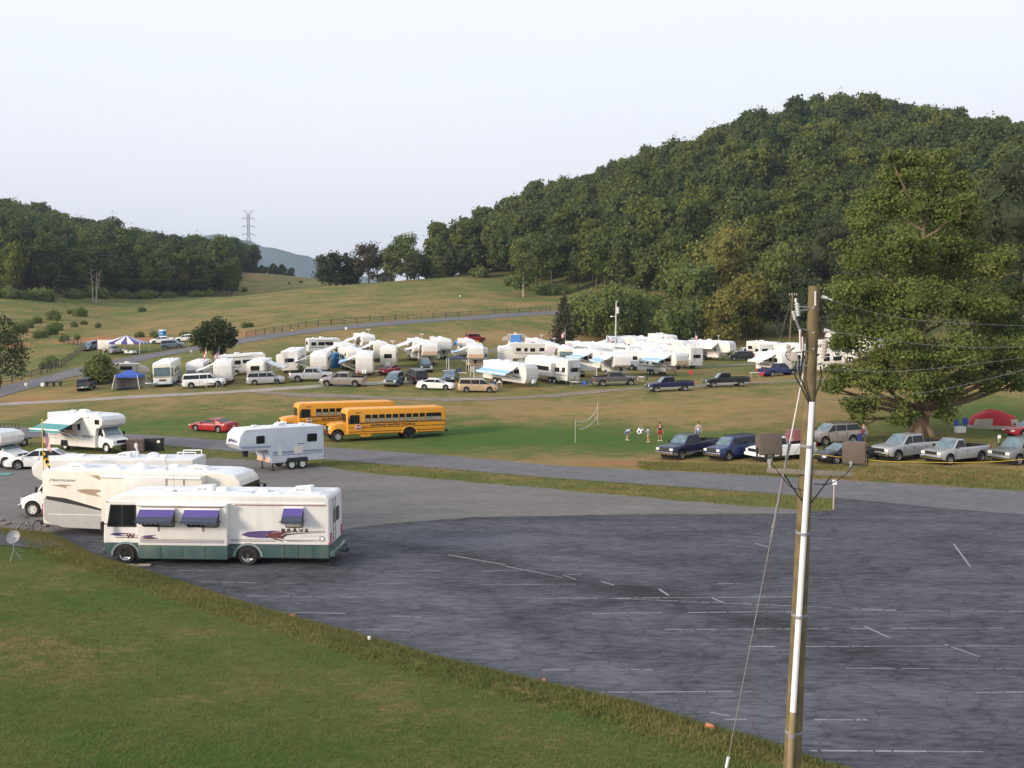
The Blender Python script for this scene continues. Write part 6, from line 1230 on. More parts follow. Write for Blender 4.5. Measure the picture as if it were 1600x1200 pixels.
for j,(px,py,dg,k,L,aw,m,lab) in enumerate([(652,563,-76,'fifth',8,'canvas','white','white fifth-wheel squeezed behind the left side of the very large tan-nosed one'),(728,557,-80,'trailer',7.5,None,'white','white trailer behind the tall peach-nosed fifth-wheel'),(592,563,-74,'trailer',6,'canvas','white2','cream trailer between the lone top camper and the brown-window trailer'),
 (858,563,-82,'trailer',7,'canvas','white','white trailer at the left foot of the cedar among the middle rows'),(918,573,-70,'fifth',7.5,'graycan','white','white fifth-wheel with a gray awning behind the gray canopy'),(942,571,-84,'A',8.5,'canvas','white2','cream motorhome facing forward in the middle right rows'),(975,567,-66,'trailer',8,'graycan','white','white trailer with a gray awning directly right of the light pole'),
 (1022,573,-80,'C',7.5,'canvas','white','overcab motorhome in the third row above the peach-bellied fifth-wheel'),(1040,567,-70,'trailer',8,'pinkcan','white2','cream trailer with a mauve awning in the packed right rows'),(1075,561,-78,'trailer',7,None,'white','white trailer at the far right end of the packed rows'),(965,551,-75,'trailer',8,'canvas','cool','bluish white trailer at the very back behind the light pole'),(1035,549,-66,'fifth',8,'canvas','white','fifth-wheel at the very back right of the packed rows'),
 (838,556,-70,'trailer',6.5,'pinkcan','white','white trailer with a mauve awning left of the cedar'),(1240,572,-72,'fifth',8,'canvas','white','fifth-wheel directly left of the near pole behind the fuse gear'),(1193,559,-60,'trailer',7,None,'white2','cream trailer at the back left of the near pole'),(538,566,-70,'trailer',6.5,'canvas','white','white trailer just above the blue toilets pair'),(432,583,-84,'trailer',6,None,'white2','cream trailer left of the tall end-on ladder trailer')]):
    if j in(16,): continue
    C_(px,py,dg,k,L,lab,seed=60+j,m=m,aw=(-1,aw) if aw else None,awx=(-L*.25,L*.3) if aw else None,ant=j%3==0,slide=[(1,-2,1)] if j%2 else None)
# ---------------- near utility pole
D0=19.0
pole=empty('utility_pole',(at(1238,1205,D0).x,D0,t1(5.3,19)),0,'tall weathered wooden power pole in the foreground with white conduit and fuse gear','utility pole')
inv=pole.location
def L_(px,py,dy=0): return at(px,py,D0+dy)-inv
base=Vector((-.05,0,-.3)); top=L_(1272.5,447)
b=MB(); n=10; prev=base; pr=.175
for i in range(1,n+1):
    q=base.lerp(top,i/n); r_=.175-.07*i/n; b.cyl(prev,q,pr,r_,16,cap=(i in(1,n))); prev=q; pr=r_
b.build('post',M['wood'],pole)
b=MB(); b.cyl(L_(1274,455,-.11),L_(1274,478,-.11),.018,n=8); b.build('insulator',M['porc'],pole)
# white conduit with straps, lower steel sleeve
c0=L_(1269,628,-.17); c1=L_(1239,1112,-.22); b=MB(); b.cyl(c0,c1,.052,.058,12); b.build('conduit',M['pvc'],pole)
b=MB(); b.cyl(c1,L_(1233,1205,-.22)+Vector((0,0,-.5)),.060,n=12); b.build('conduit_sleeve',mat('rusty_conduit',(.25,.19,.11),rough=.8,var=.3),pole)
for py in(697,833,963,1150):
    t=(py-628)/(1112-628); q=c0.lerp(c1,min(t,1.08)); b=MB(); b.cyl(q+Vector((.003,0,-.03)),q+Vector((0,0,.03)),.068,n=12); f_=(q.z-base.z)/(top.z-base.z); q2=base.lerp(top,f_); r2=.175-.07*f_+.004; b.cyl(q2+Vector((0,0,-.025)),q2+Vector((0,0,.025)),r2,n=20); b.build('strap',M['linegray'],pole)
b=MB(); b.cyl(c0.lerp(c1,.14)+Vector((0,0,-.02)),c0.lerp(c1,.14)+Vector((0,0,.02)),.06,n=12); b.build('coupling',M['pvc'],pole)
# crossarm, braces, floodlights
xa=L_(1199,735,-.12); xb=L_(1331,741,-.12); b=MB(); d=(xb-xa); b.box((xa+xb)/2,(d.length,.09,.085),ry=math.atan2(-d.z,d.x)); arm=b.build('crossarm',mat('gray_crossarm',(.22,.19,.16),rough=.9,var=.25),pole,bev=.008)
for p_,q_ in(((1225,741),(1253,783)),((1300,742),(1268,785))): b=MB(); b.cyl(L_(*p_,-.14),L_(*q_,-.14),.014,n=6); b.build('brace',M['black'],pole)
for px in(1203,1330): b=MB(); b.cyl(L_(px,735,-.12),L_(px,724,-.12),.03,n=8); b.cyl(L_(px,724,-.12),L_(px,717,-.12),.05,n=8); b.build('mount',M['galv'],pole)
def flood(px,py,w_,h_,rz,tiltx,lab):
    r=empty('floodlight',at(px,py,D0-.15),rz,lab,'floodlight'); b=MB(); k=D0/F; hw,hh=w_*k/2,h_*k/2
    b.hexa([(-hw,-.05,-hh),(hw,-.05,-hh),(hw*.8,.24,-hh*.7),(-hw*.8,.24,-hh*.7)],[(-hw,-.05,hh),(hw,-.05,hh),(hw*.8,.24,hh*.8),(-hw*.8,.24,hh*.8)]); b.build('housing',M['brownlamp'],r,bev=.012)
    b=MB(); b.box((0,-.055,0),(hw*1.84,.02,hh*1.84)); b.build('front_cover',M['brownlamp'],r,bev=.005)
    b=MB(); 
    for s in(-1,1): b.box((s*(hw+.012),.06,-hh*.75),(.012,.06,hh*.9))
    b.box((0,.06,-hh*1.22),(hw*2.05,.06,.014)); b.build('yoke',M['black'],r); r.rotation_euler[0]=tiltx; return r
flood(1203,694,38,34,R(12),R(-6),'square bronze floodlight on the left end of the crossarm of the near pole')
flood(1335,707,36,34,R(-28),R(8),'square bronze floodlight on the right end of the crossarm of the near pole')
def cable(name,pts,r,m,par,n=6,lab=None): b=MB(); b.tube(pts,r,n); o=b.build(name,m,par,fix=False); return o
def curve(P,k=10):
    out=[]; P=[Vector(p) for p in P]; P=[P[0]*2-P[1]]+P+[P[-1]*2-P[-2]]
    for i in range(1,len(P)-2):
        for j in range(k):
            t=j/k; a,b_,c,d=P[i-1:i+3]; out.append(.5*((2*b_)+(c-a)*t+(2*a-5*b_+4*c-d)*t*t+(3*b_-a-3*c+d)*t**3))
    return out+[P[-2]]
for P in ([(1334,724),(1320,742),(1296,756),(1272,756)],[(1203,720),(1214,735),(1235,760),(1252,765)]): cable('cable',curve([L_(x,y,-.16) for x,y in P]),.010,M['black'],pole)
for P in ([(1249,560),(1249,585),(1256,602),(1267,630)],[(1244,565),(1242,585),(1252,605),(1265,632)],[(1282,572),(1283,590),(1276,612),(1270,632)]): cable('cable',curve([L_(x,y,-.14) for x,y in P]),.014,M['black'],pole)
# fuse gear: insulators, arms
def insul(px0,py0,px1,py1,r,dy=-.1,m='porc',sheds=5):
    a,c=L_(px0,py0,dy),L_(px1,py1,dy); b=MB(); b.cyl(a,c,r*.55,n=10)
    for i in range(sheds): q=a.lerp(c,(i+.5)/sheds); q2=a.lerp(c,(i+.5)/sheds+.10); b.cyl(q,q2,r,r*.7,12)
    b.build('insulator',M[m],pole)
insul(1245,473,1247,494,.055); insul(1239,486,1242,500,.04); insul(1243,500,1252,521,.03,m='galv'); insul(1290,530,1287,560,.06,m='tancan',sheds=6); insul(1231,538,1237,575,.055,m='tancan',sheds=6)
for p_,q_ in(((1246,478),(1266,481)),((1238,487),(1262,484)),((1247,512),(1266,518)),((1237,552),(1268,548)),((1287,538),(1278,540)),((1237,575),(1285,568))): b=MB(); b.cyl(L_(*p_,-.1),L_(*q_,-.05),.014,n=6); b.build('bracket',M['galv'],pole)
for x0,y0,y1,m_ in((1250,515,547,'porc'),(1253.5,526,548,'plastic')): b=MB(); b.cyl(L_(x0,y0,-.12),L_(x0+.5,y1,-.12),.020,n=8); b.build('surge_arrester',M[m_],pole)
b=MB(); b.cyl(L_(1251,519,-.15),L_(1252,547,-.15),.006,n=5); b.build('arrester_stripe',M['redc'],pole)
for P,r_ in (([(1247,495),(1250,508),(1255,520),(1256,560),(1250,575)],.008),([(1240,545),(1228,552),(1232,562),(1242,566)],.009),([(1255,548),(1253,570),(1250,590)],.014)): cable('jumper_wire',curve([L_(x,y,-.13) for x,y in P]),r_,M['black'],pole)
b=MB(); b.box(L_(1240,558,-.1),(.14,.1,.16)); b.build('fuse_cutout',M['tancan'],pole,bev=.02)
for py in(481,520,545): b=MB(); b.cyl(L_(1271,py,-.13),L_(1271,py,-.09),.022,n=6); b.build('bolt',M['galv'],pole)
# line wires to the right
for (p_,q_,mid,lab) in [((1283,466),(1700,512),(1440,501),'topmost power line running right from the near pole'),((1290,517),(1700,541),(1480,541),'second power line from the top running right from the near pole'),((1284,578),(1700,545),(1450,577),'third power line from the top crossing the sycamore crown'),((1276,626),(1700,550),(1480,607),'lowest power line rising right across the sycamore trunk')]:
    a=at(*p_,D0); c=at(*q_,D0+6); m_=at(*mid,D0+(mid[0]-p_[0])/(q_[0]-p_[0])*6); o=cable('power_line',curve([a,m_,c],14),.0045,M['linegray'],None); tag(o,lab,'wire','power lines running right from the near pole')
for p_,m_ in(((1284,464),'porc'),((1288,516),'porc')): b=MB(); q=L_(*p_,0); b.cyl(q,q+Vector((.10,0,-.02)),.04,.03,10); b.cyl(q+Vector((.10,0,-.02)),q+Vector((.2,.0,-.06)),.014,n=6); b.build('dead_end',M['porc'],pole)
# guy wire
ga=at(1262,548,D0); anc=at(1131,1186,22.0); anc=Vector((anc.x,22.0,0)); anc.z=t1(anc.x,22)+.1; gtop=at(1262,548,D0)
tgt=at(1131,1190,21.2); gb=Vector((tgt.x,tgt.y,t1(tgt.x,tgt.y)-.1)) 
gd=(gb-gtop); gl=gd.length; r=empty('guy_wire',gb,0,'slanted guy wire from the near pole down to a white guard on the lawn','guy wire'); u_=(gtop-gb)
MB().tube([Vector((0,0,0)),u_*.60],.010,5).build('wire',M['galv'],r,fix=False); MB().tube([u_*.60,u_*.80],.022,6).build('strain_link',M['linegray'],r,fix=False); MB().tube([u_*.80,u_*1.0],.013,6).build('fiberglass_rod',M['pvc'],r,fix=False)
MB().cyl(Vector((0,0,0)),u_.normalized()*.62,.035,n=8).build('wire_guard',M['plastic'],r)
for t in(.62,.66,.775,.80): q=u_*t; MB().cyl(q,q+u_.normalized()*.06,.034,n=6).build('clamp',M['galv'],r)
b=MB(); sec=curve([gtop+Vector((.05,.1,-1.5)),at(1215,800,20.2),gb+Vector((.6,.4,.1))],12); o=cable('thin_wire',sec,.0045,mat('brown_wire',(.16,.07,.06),rough=.8),None); tag(o,'thin brown wire hanging between the near pole and the guy wire','wire')
# ---------------- poles in the distance
def wpole(px,d,py_top,lab,wood=True,lean=0,lamp=False,can=False):
    g_=on(px,d); tp=at(px+lean,py_top,d); r=empty('light_pole' if lamp else 'power_pole',g_,0,lab,'light pole' if lamp else 'power pole'); v=tp-g_; MB().cyl((0,0,-.2),v,.17,.11,10).build('post',M['wood'] if wood else mat('pale_pole',(.55,.53,.50),rough=.7),r)
    return r,v
r,v=wpole(961,183,470,'slender pale light pole with a transformer can rising behind the camp',False,2,True); MB().cyl(v+Vector((.28,0,-2.3)),v+Vector((.28,0,-1.1)),.26,n=12).build('transformer',M['porc'],r); MB().cyl(v+Vector((0,0,-2.9)),v+Vector((-.75,0,-2.8)),.04,n=6).ball(v+Vector((-.85,0,-2.85)),.22,sq=(1,1,.7)).build('lamp',M['plastic'],r); MB().box(v+Vector((.1,0,-.1)),(.5,.1,.1)).build('crossarm',M['linegray'],r)
r,v=wpole(1231,172,458,'thin leaning wooden power pole behind the camp, left of the near pole',True,8)
for k in(0,.55): MB().box(v+Vector((0,0,-.35-k)),(1.5,.1,.1)).build('crossarm',M['wood'],r)
for k in(-.6,-.2,.25,.65): MB().cyl(v+Vector((k,0,-.3)),v+Vector((k,0,-.05)),.06,n=6).build('insulator',M['porc'],r)
MB().tube([v+Vector((-.1,0,-.6)),Vector((-2.6,0,.5))],.02,4).build('stay_wire',M['galv'],r,fix=False); MB().cyl(v+Vector((.5,0,-1.6)),v+Vector((.5,0,-.9)),.22,n=10).build('transformer',M['porc'],r)
# lattice pylon on the ridge
g_=on(391,722); tp=at(391,328,722).z-g_.z; r=empty('transmission_tower',g_,.25,'steel lattice pylon standing on the ridge against the sky','pylon'); b=MB(); H=tp; PM=mat('pylon_steel',(.15,.145,.15),rough=.7,metal=.2)
hw=lambda z: 4.2*(1-z/(H*.62))+.8 if z<H*.62 else .8
zs=[0,.12,.24,.35,.45,.54,.62,.70,.78,.86,.93]; zs=[q*H for q in zs]
for a_,c_ in((-1,-1),(-1,1),(1,-1),(1,1)):
    for z0,z1 in zip(zs[:-1],zs[1:]): b.cyl((a_*hw(z0),c_*hw(z0),z0),(a_*hw(z1),c_*hw(z1),z1),.20,n=4)
for z0,z1 in zip(zs[:-1],zs[1:]):
    for s in(-1,1):
        for (p_,q_) in (((-hw(z0),s*hw(z0),z0),(hw(z1),s*hw(z1),z1)),((hw(z0),s*hw(z0),z0),(-hw(z1),s*hw(z1),z1)),((s*hw(z0),-hw(z0),z0),(s*hw(z1),hw(z1),z1)),((-hw(z1),s*hw(z1),z1),(hw(z1),s*hw(z1),z1))): b.cyl(p_,q_,.11,n=3)
b.build('lattice',PM,r,fix=False)
for z in(.62,.74,.86):
    for s in(-1,1): b=MB(); b.cyl((0,0,z*H),(s*4.2,0,z*H+.5),.16,n=4); b.cyl((0,0,z*H+1.6),(s*4.2,0,z*H+.5),.12,n=4); b.cyl((s*4.2,0,z*H+.5),(s*4.2,0,z*H-1.0),.12,n=5); b.build('arm',PM,r,fix=False)
for s in(-1,1): b=MB(); b.cyl((0,0,.90*H),(s*3.2,0,H),.16,n=4); b.cyl((0,0,.95*H),(s*3.2,0,H),.12,n=4); b.build('arm',PM,r,fix=False)
# ---------------- fences
def fence(P,lab,sp=2.6,h=1.35,grp='wooden rail fences'):
    W=[G(*p) for p in P]; L=[0]
    for a,c in zip(W[:-1],W[1:]): L.append(L[-1]+math.hypot(c.x-a.x,c.y-a.y))
    n=min(98,int(L[-1]/sp)); tt=np.linspace(0,L[-1],n+1); X=np.interp(tt,L,[q.x for q in W]); Y=np.interp(tt,L,[q.y for q in W]); Z=T(X,Y)
    r=empty('rail_fence',(X[0],Y[0],Z[0]),0,lab,'fence'); o0=Vector((X[0],Y[0],Z[0])); pm=MB().box((0,0,h/2-.1),(.16,.16,h+.2)).build('post',M['fencew'],r,fix=False).data
    for i,(x,y,z) in enumerate(zip(X,Y,Z)):
        if i==0: continue
        link('post',pm,r,Vector((x,y,z))-o0,(0,0,i*.3),(1,1,1+.12*math.sin(i*2.3)))
    for k in(.35,.75,1.12):
        b=MB()
        for i in range(n): j1=.05*math.sin(i*3.1+k*7); b.cyl(Vector((X[i],Y[i],Z[i]+k*h/1.25+j1))-o0,Vector((X[i+1],Y[i+1],Z[i+1]+k*h/1.25-j1*.6))-o0,.06,n=5)
        b.build('rail',M['fencew'],r,fix=False)
fence([(-25,606),(0,601),(35,594),(70,585),(98,572),(118,558),(132,548)],'dark wooden rail fence along the far side of the farm road on the left')
fence([(100,537),(118,540),(137,547)],'short piece of rail fence joining the orange bank on the left')
fence([(385,528),(430,520),(480,511),(560,504),(640,499),(700,496),(760,492),(820,489),(860,486)],'long wooden rail fence following the top of the farm road below the pasture',sp=3.4)
# ---------------- flags
def flag(par,z,w_,h_,kind='us',ang=0):
    b=MB(); nu,nv=14,13; vs=[]
    for j in range(nv+1):
        for i in range(nu+1):
            u,v=i/nu,j/nv; x=w_*(.42*u+.05*math.sin(u*9)*(.4+v)); y=.10*math.sin(u*11+v*2)*u*w_; zz=z-v*h_-u*w_*.72*(1-.15*v); vs.append((x*math.cos(ang)-y*math.sin(ang),x*math.sin(ang)+y*math.cos(ang),zz))
    for j in range(nv):
        for i in range(nu):
            if kind=='us': m=2 if (i<6 and j<7) else (0 if j%2==0 else 1)
            elif kind=='by': m=0 if (i+j)%7<4 else 1
            else: m=0 if j<5 else (1 if j<9 else 2)
            b.f.append((j*(nu+1)+i,j*(nu+1)+i+1,(j+1)*(nu+1)+i+1,(j+1)*(nu+1)+i)); b.m.append(m)
    b.v=vs; ms={'us':['flagred','canvas','flagblue'],'by':['blackf','yellow','blackf'],'rw':['flagred','canvas','orange']}[kind]; b.build('flag',[M[q] for q in ms],par,fix=False)
def flagpole(pos,H,flags,lab,m='alu'):
    r=empty('flagpole',pos,0,lab,'flagpole'); MB().cyl((0,0,-.1),(0,0,H),.035,.022,8).ball((0,0,H),.05).build('pole',M[m],r)
    for z,w_,h_,k,a_ in flags: flag(r,z,w_,h_,k,a_)
    return r
p=Vector((*Z0(62,812),0)); q=at(62,655,p.y+.0); 
p=Vector((*at(67,700,52.8).xy,0)); flagpole(p,at(62,656,52.8).z,[(at(62,668,53.2).z,1.0,.75,'us',0),(at(62,700,53.2).z,.8,.6,'by',0)],'yellow flagpole with a limp striped flag and a black-yellow flag behind the long cream motorhome','yellow')
for px,py,top,k,lab in ((323,590,543,'rw','flagpole with a red and orange banner, left of the two by the forked tree'),(343,592,543,'us','flagpole with a striped flag, right of the two by the forked tree'),(883,570,512,'us','flagpole with a hanging striped flag in front of the dark cedar'),(949,562,524,'us','flagpole with a striped flag left of the white light pole'),(1086,572,518,'us','flagpole with a striped flag at the left corner of the isolated fifth-wheel'),(790,588,556,'rw','low flagpole with a red flag beside the plain end-on trailer')):
    g_=G(px,py); flagpole(g_,at(px,top,g_.y).z-g_.z,[(at(px,top,g_.y).z-g_.z-.1,1.5,1.0,k,px)],lab)
# ---------------- tents and canopies
def dome(px,py,deg,L,W_,H,m1,m2,lab,name='tent',ridge=0):
    p=G(px,py); r=empty(name,p,R(deg),lab,'tent'); b=MB(); nu,nv=24,8; vs=[]
    for j in range(nv+1):
        for i in range(nu):
            a=2*math.pi*i/nu; t=j/nv; rr=math.cos(t*math.pi/2)**.62; c,s=math.cos(a),math.sin(a); sup=(abs(c)**2.6+abs(s)**2.6)**(-1/2.6); z=H*math.sin(t*math.pi/2)**1.0; hh=ridge*(c*sup)**2*H*.25*t
            vs.append((L/2*rr*c*sup,W_/2*rr*s*sup,z-hh))
    b.v=vs
    for j in range(nv):
        for i in range(nu):
            i2=(i+1)%nu; arch=abs(((i/nu*4)%1)-.5); m=0 if (j>=3 or (arch>.30 and j>=1)) else 1
            b.f.append((j*nu+i,j*nu+i2,(j+1)*nu+i2,(j+1)*nu+i)); b.m.append(m)
    b.build('fabric',[M[m1],M[m2]],r,fix=False); 
    for s in(-1,): b=MB(); plate(b,[(-.45,s*W_*.49,.05),(.45,s*W_*.49,.05),(.35,s*W_*.43,H*.5),(0,s*W_*.38,H*.62),(-.35,s*W_*.43,H*.5)],(0,s,.3),.03,.02); b.build('door',M['graycan'],r)
    return r
dome(1552,669,-6,4.6,3.0,1.85,'redcan','tancan','red and white cabin tent on the grass right of the sycamore',ridge=.8)
dome(816,578,-10,2.6,2.4,1.7,'graycan','canvas','pale gray dome tent among the campers behind the large white trailer')
dome(1147,518,0,3.9,3.0,1.9,'greencan','greencan','olive green dome tent alone on the slope under the trees')
dome(1300,527,10,3.2,2.4,1.4,'canvas','canvas','small pale tent glimpsed right of the near pole high on the slope')
dome(855,547,0,4.2,3.2,2.1,'bluetarp','slatef','blue tent at the left foot of the dark cedar')
dome(893,548,0,3.5,3.0,2.2,'slatef','slatef','dark blue tent at the right foot of the dark cedar')
dome(1247,697,0,2.6,2.4,1.5,'maroon','maroon','small maroon tent just left of the near pole behind the white pickup')
for px in(699,717): dome(px,539,5,2.0,1.4,1.1,'bluetarp2','bluetarp2','small blue tent on the upper meadow, %s of a pair'%('left' if px<705 else 'right'))
def canopy(px,py,deg,W_,D_,He,Hp,m,lab,stripes=None,drop=.35,walls=None,floor=None):
    p=G(px,py); r=empty('canopy_tent',p,R(deg),lab,'canopy'); hx,hy=W_/2,D_/2; b=MB(); n=12
    for k,(ax,ay,bx,by) in enumerate(((-1,-1,1,-1),(1,-1,1,1),(1,1,-1,1),(-1,1,-1,-1))):
        for i in range(n):
            t0,t1_=i/n,(i+1)/n; f=lambda t:(hx*(ax+(bx-ax)*t),hy*(ay+(by-ay)*t)); (x0,y0),(x1,y1)=f(t0),f(t1_); m_=(i//2)%2 if stripes else 0
            b.add([(x0,y0,He),(x1,y1,He),(x1*.5,y1*.5,(He+Hp)/2-.06),(x0*.5,y0*.5,(He+Hp)/2-.06),(0,0,Hp),(x1,y1,He-drop),(x0,y0,He-drop)],[(0,1,2,3),(3,2,4),(6,5,1,0)],m_)
    b.build('canopy',[M[m],M[stripes] if stripes else M[m]],r,fix=False)
    for a_ in(-1,1):
        for c in(-1,1): MB().cyl((a_*hx*(1.25 if floor else 1),c*hy*(1.15 if floor else 1),0),(a_*hx,c*hy,He),.04,n=6).build('leg',M['plastic'],r)
    if floor: b=MB(); b.add([(-hx*1.3,-hy*1.2,.03),(hx*1.3,-hy*1.2,.03),(hx*1.3,hy*1.2,.03),(-hx*1.3,hy*1.2,.03)],[(0,1,2,3)]); b.build('ground_sheet',M[floor],r,fix=False)
    if walls: 
        b=MB(); b.box((0,hy*.98,He/2),(W_*.98,.03,He*.98)); b.box((-hx*.98,0,He/2),(.03,D_*.98,He*.98)); b.build('wall',M[walls],r)
    return r
canopy(204,607,0,3.0,3.0,1.9,2.6,'bluetarp','blue pop-up canopy with splayed legs in front of the pop-up camper',floor='slatef',walls='tancan')
canopy(198,553,0,7.2,5.5,2.3,3.7,'canvas','large purple-and-white striped marquee beside the farm road on the left',stripes='purple')
canopy(907,598,0,4.2,3.6,2.1,2.7,'graycan','gray pop-up canopy left of the charcoal pickup')
canopy(752,592,15,2.6,2.2,1.8,1.9,'graycan','small gray shade standing under the blue awning left of the gold minivan',drop=.8)
canopy(715,580,10,3,3,2.0,2.5,'slatef','slate-gray canopy between the two big fifth-wheels',drop=.2)
# pop-up campers
def popup(px,py,deg,lab,tarp=None):
    p=G(px,py); r=empty('popup_camper',p,R(deg),lab,'pop-up camper'); MB().box((0,0,.85),(3.2,2.0,.7)).build('body',M['white2'],r,bev=.05); MB().box((0,0,2.45),(3.3,2.1,.18)).build('roof',M['white'],r,bev=.05)
    b=MB(); b.hexa([(-1.5,-.95,1.2),(1.5,-.95,1.2),(1.5,.95,1.2),(-1.5,.95,1.2)],[(-1.45,-.9,2.36),(1.45,-.9,2.36),(1.45,.9,2.36),(-1.45,.9,2.36)]); b.build('canvas',M['tancan'],r)
    for s in(-1,1): b=MB(); b.hexa([(s*1.6,-.9,1.25),(s*3.0,-.9,1.25),(s*3.0,.9,1.25),(s*1.6,.9,1.25)],[(s*1.5,-.9,2.36),(s*2.6,-.85,2.0),(s*2.6,.85,2.0),(s*1.5,.9,2.36)]); b.build('bunk',M['tancan'],r); MB().cyl((s*2.9,-.8,1.25),(s*1.5,-.8,.7),.025,n=5).build('strut',M['alu'],r)
    window(r,-.9,.9,1.55,2.1,-.94,-1); ac(r,0,0,2.54,l=.7)
    for s in(-1,1): wheel(r,-.1,s*.95,.32,.18,'steelw','steel')
    if tarp: b=MB(); n=8; vs=[]; 
    if tarp:
        for i in range(n+1):
            t=i/n; vs+=[(-.9-.5*t,-1.0-1.9*t,2.4-2.2*t-.2*math.sin(math.pi*t)),(.9+.1*t,-1.0-1.9*t,2.4-2.2*t-.25*math.sin(math.pi*t))]
        b.add(vs,[(2*i,2*i+1,2*i+3,2*i+2) for i in range(n)]); b.build('tarp',M[tarp],r,fix=False)
    return r
popup(200,594,6,'opened pop-up camper with beige canvas ends beside the round green bush')
popup(806,541,0,'opened pop-up camper on the upper meadow with a bright blue tarp hanging in front',tarp='bluetarp2')
# portable toilets
def toilet(px,py,lab,m='pot'):
    p=G(px,py); r=empty('portable_toilet',p,R(-10),lab,'portable toilet'); MB().box((0,0,1.05),(1.15,1.15,2.1)).build('cabin',M[m],r,bev=.03); b=MB(); b.hexa([(-.62,-.62,2.1),(.62,-.62,2.1),(.62,.62,2.1),(-.62,.62,2.1)],[(-.4,-.5,2.32),(.4,-.5,2.32),(.4,.5,2.32),(-.4,.5,2.32)]); b.build('roof',M['plastic' if 'white' in lab else m],r,bev=.03)
    MB().box((0,-.585,1.02),(.75,.03,1.8)).build('door',M[m],r,bev=.01); MB().box((.1,-.61,1.5),(.22,.01,.2)).build('sign',M['plastic'],r)
toilet(519,575,'blue portable toilet, left of the pair behind the pink-skirted trailer'); toilet(528,574,'blue portable toilet, right of the pair behind the pink-skirted trailer'); toilet(254,532,'blue portable toilet with a white roof behind the white car by the farm road')
# cargo trailer left of striped tent
p=G(166,549); r=empty('cargo_trailer',p,R(0),'plain white box trailer left of the striped marquee','cargo trailer'); MB().box((0,0,1.4),(2.9,2.0,1.9)).build('box',M['white2'],r,bev=.04); MB().box((-1.46,-1.0,1.4),(.12,.12,1.9)).build('corner_post',M['purple'],r)
for s in(-1,1): wheel(r,0,s*.95,.33,.18,'steelw','steel')
# golf carts
def cart(px,py,deg,lab):
    p=G(px,py); r=empty('golf_cart',p,R(deg),lab,'golf cart'); b=MB(); b.prism([(-1.15,.3),(-1.15,.8),(-.4,.85),(-.35,.45),(.5,.45),(.6,.85),(1.0,.75),(1.2,.5),(1.15,.3)],-.58,.58); b.build('body',M['whitec'],r,bev=.05); MB().box((-.1,0,1.78),(1.6,1.15,.06)).build('roof',M['canvas'],r,bev=.02); MB().box((-.35,0,.8),(.5,1.05,.14)).build('seat',M['tancan'],r,bev=.04)
    for x in(-.8,.62):
        for s in(-1,1): MB().cyl((x,s*.52,.7),(x*.85,s*.52,1.78),.02,n=5).build('roof_post',M['black'],r)
    for x in(-.8,.8):
        for s in(-1,1): wheel(r,x,s*.5,.23,.18,'alu','steel')
cart(195,551,-60,'white golf cart under the right side of the striped marquee'); cart(204,554,-30,'white golf cart parked in front of the striped marquee, nearest the road')
# red off-roader's yellow neighbour
p=G(748,541); r=empty('ride_on_mower',p,R(-70),'small yellow ride-on mower beside the red off-roader on the upper meadow','ride-on mower'); MB().box((.3,0,.55),(.9,.6,.4)).build('hood',M['yellow'],r,bev=.08); MB().box((-.35,0,.65),(.4,.5,.12)).box((-.55,0,.9),(.1,.5,.4)).build('seat',M['yellow'],r,bev=.04)
for x,rr_ in((.55,.2),(-.4,.28)):
    for s in(-1,1): wheel(r,x,s*.42,rr_,.2,'yellow','steel')
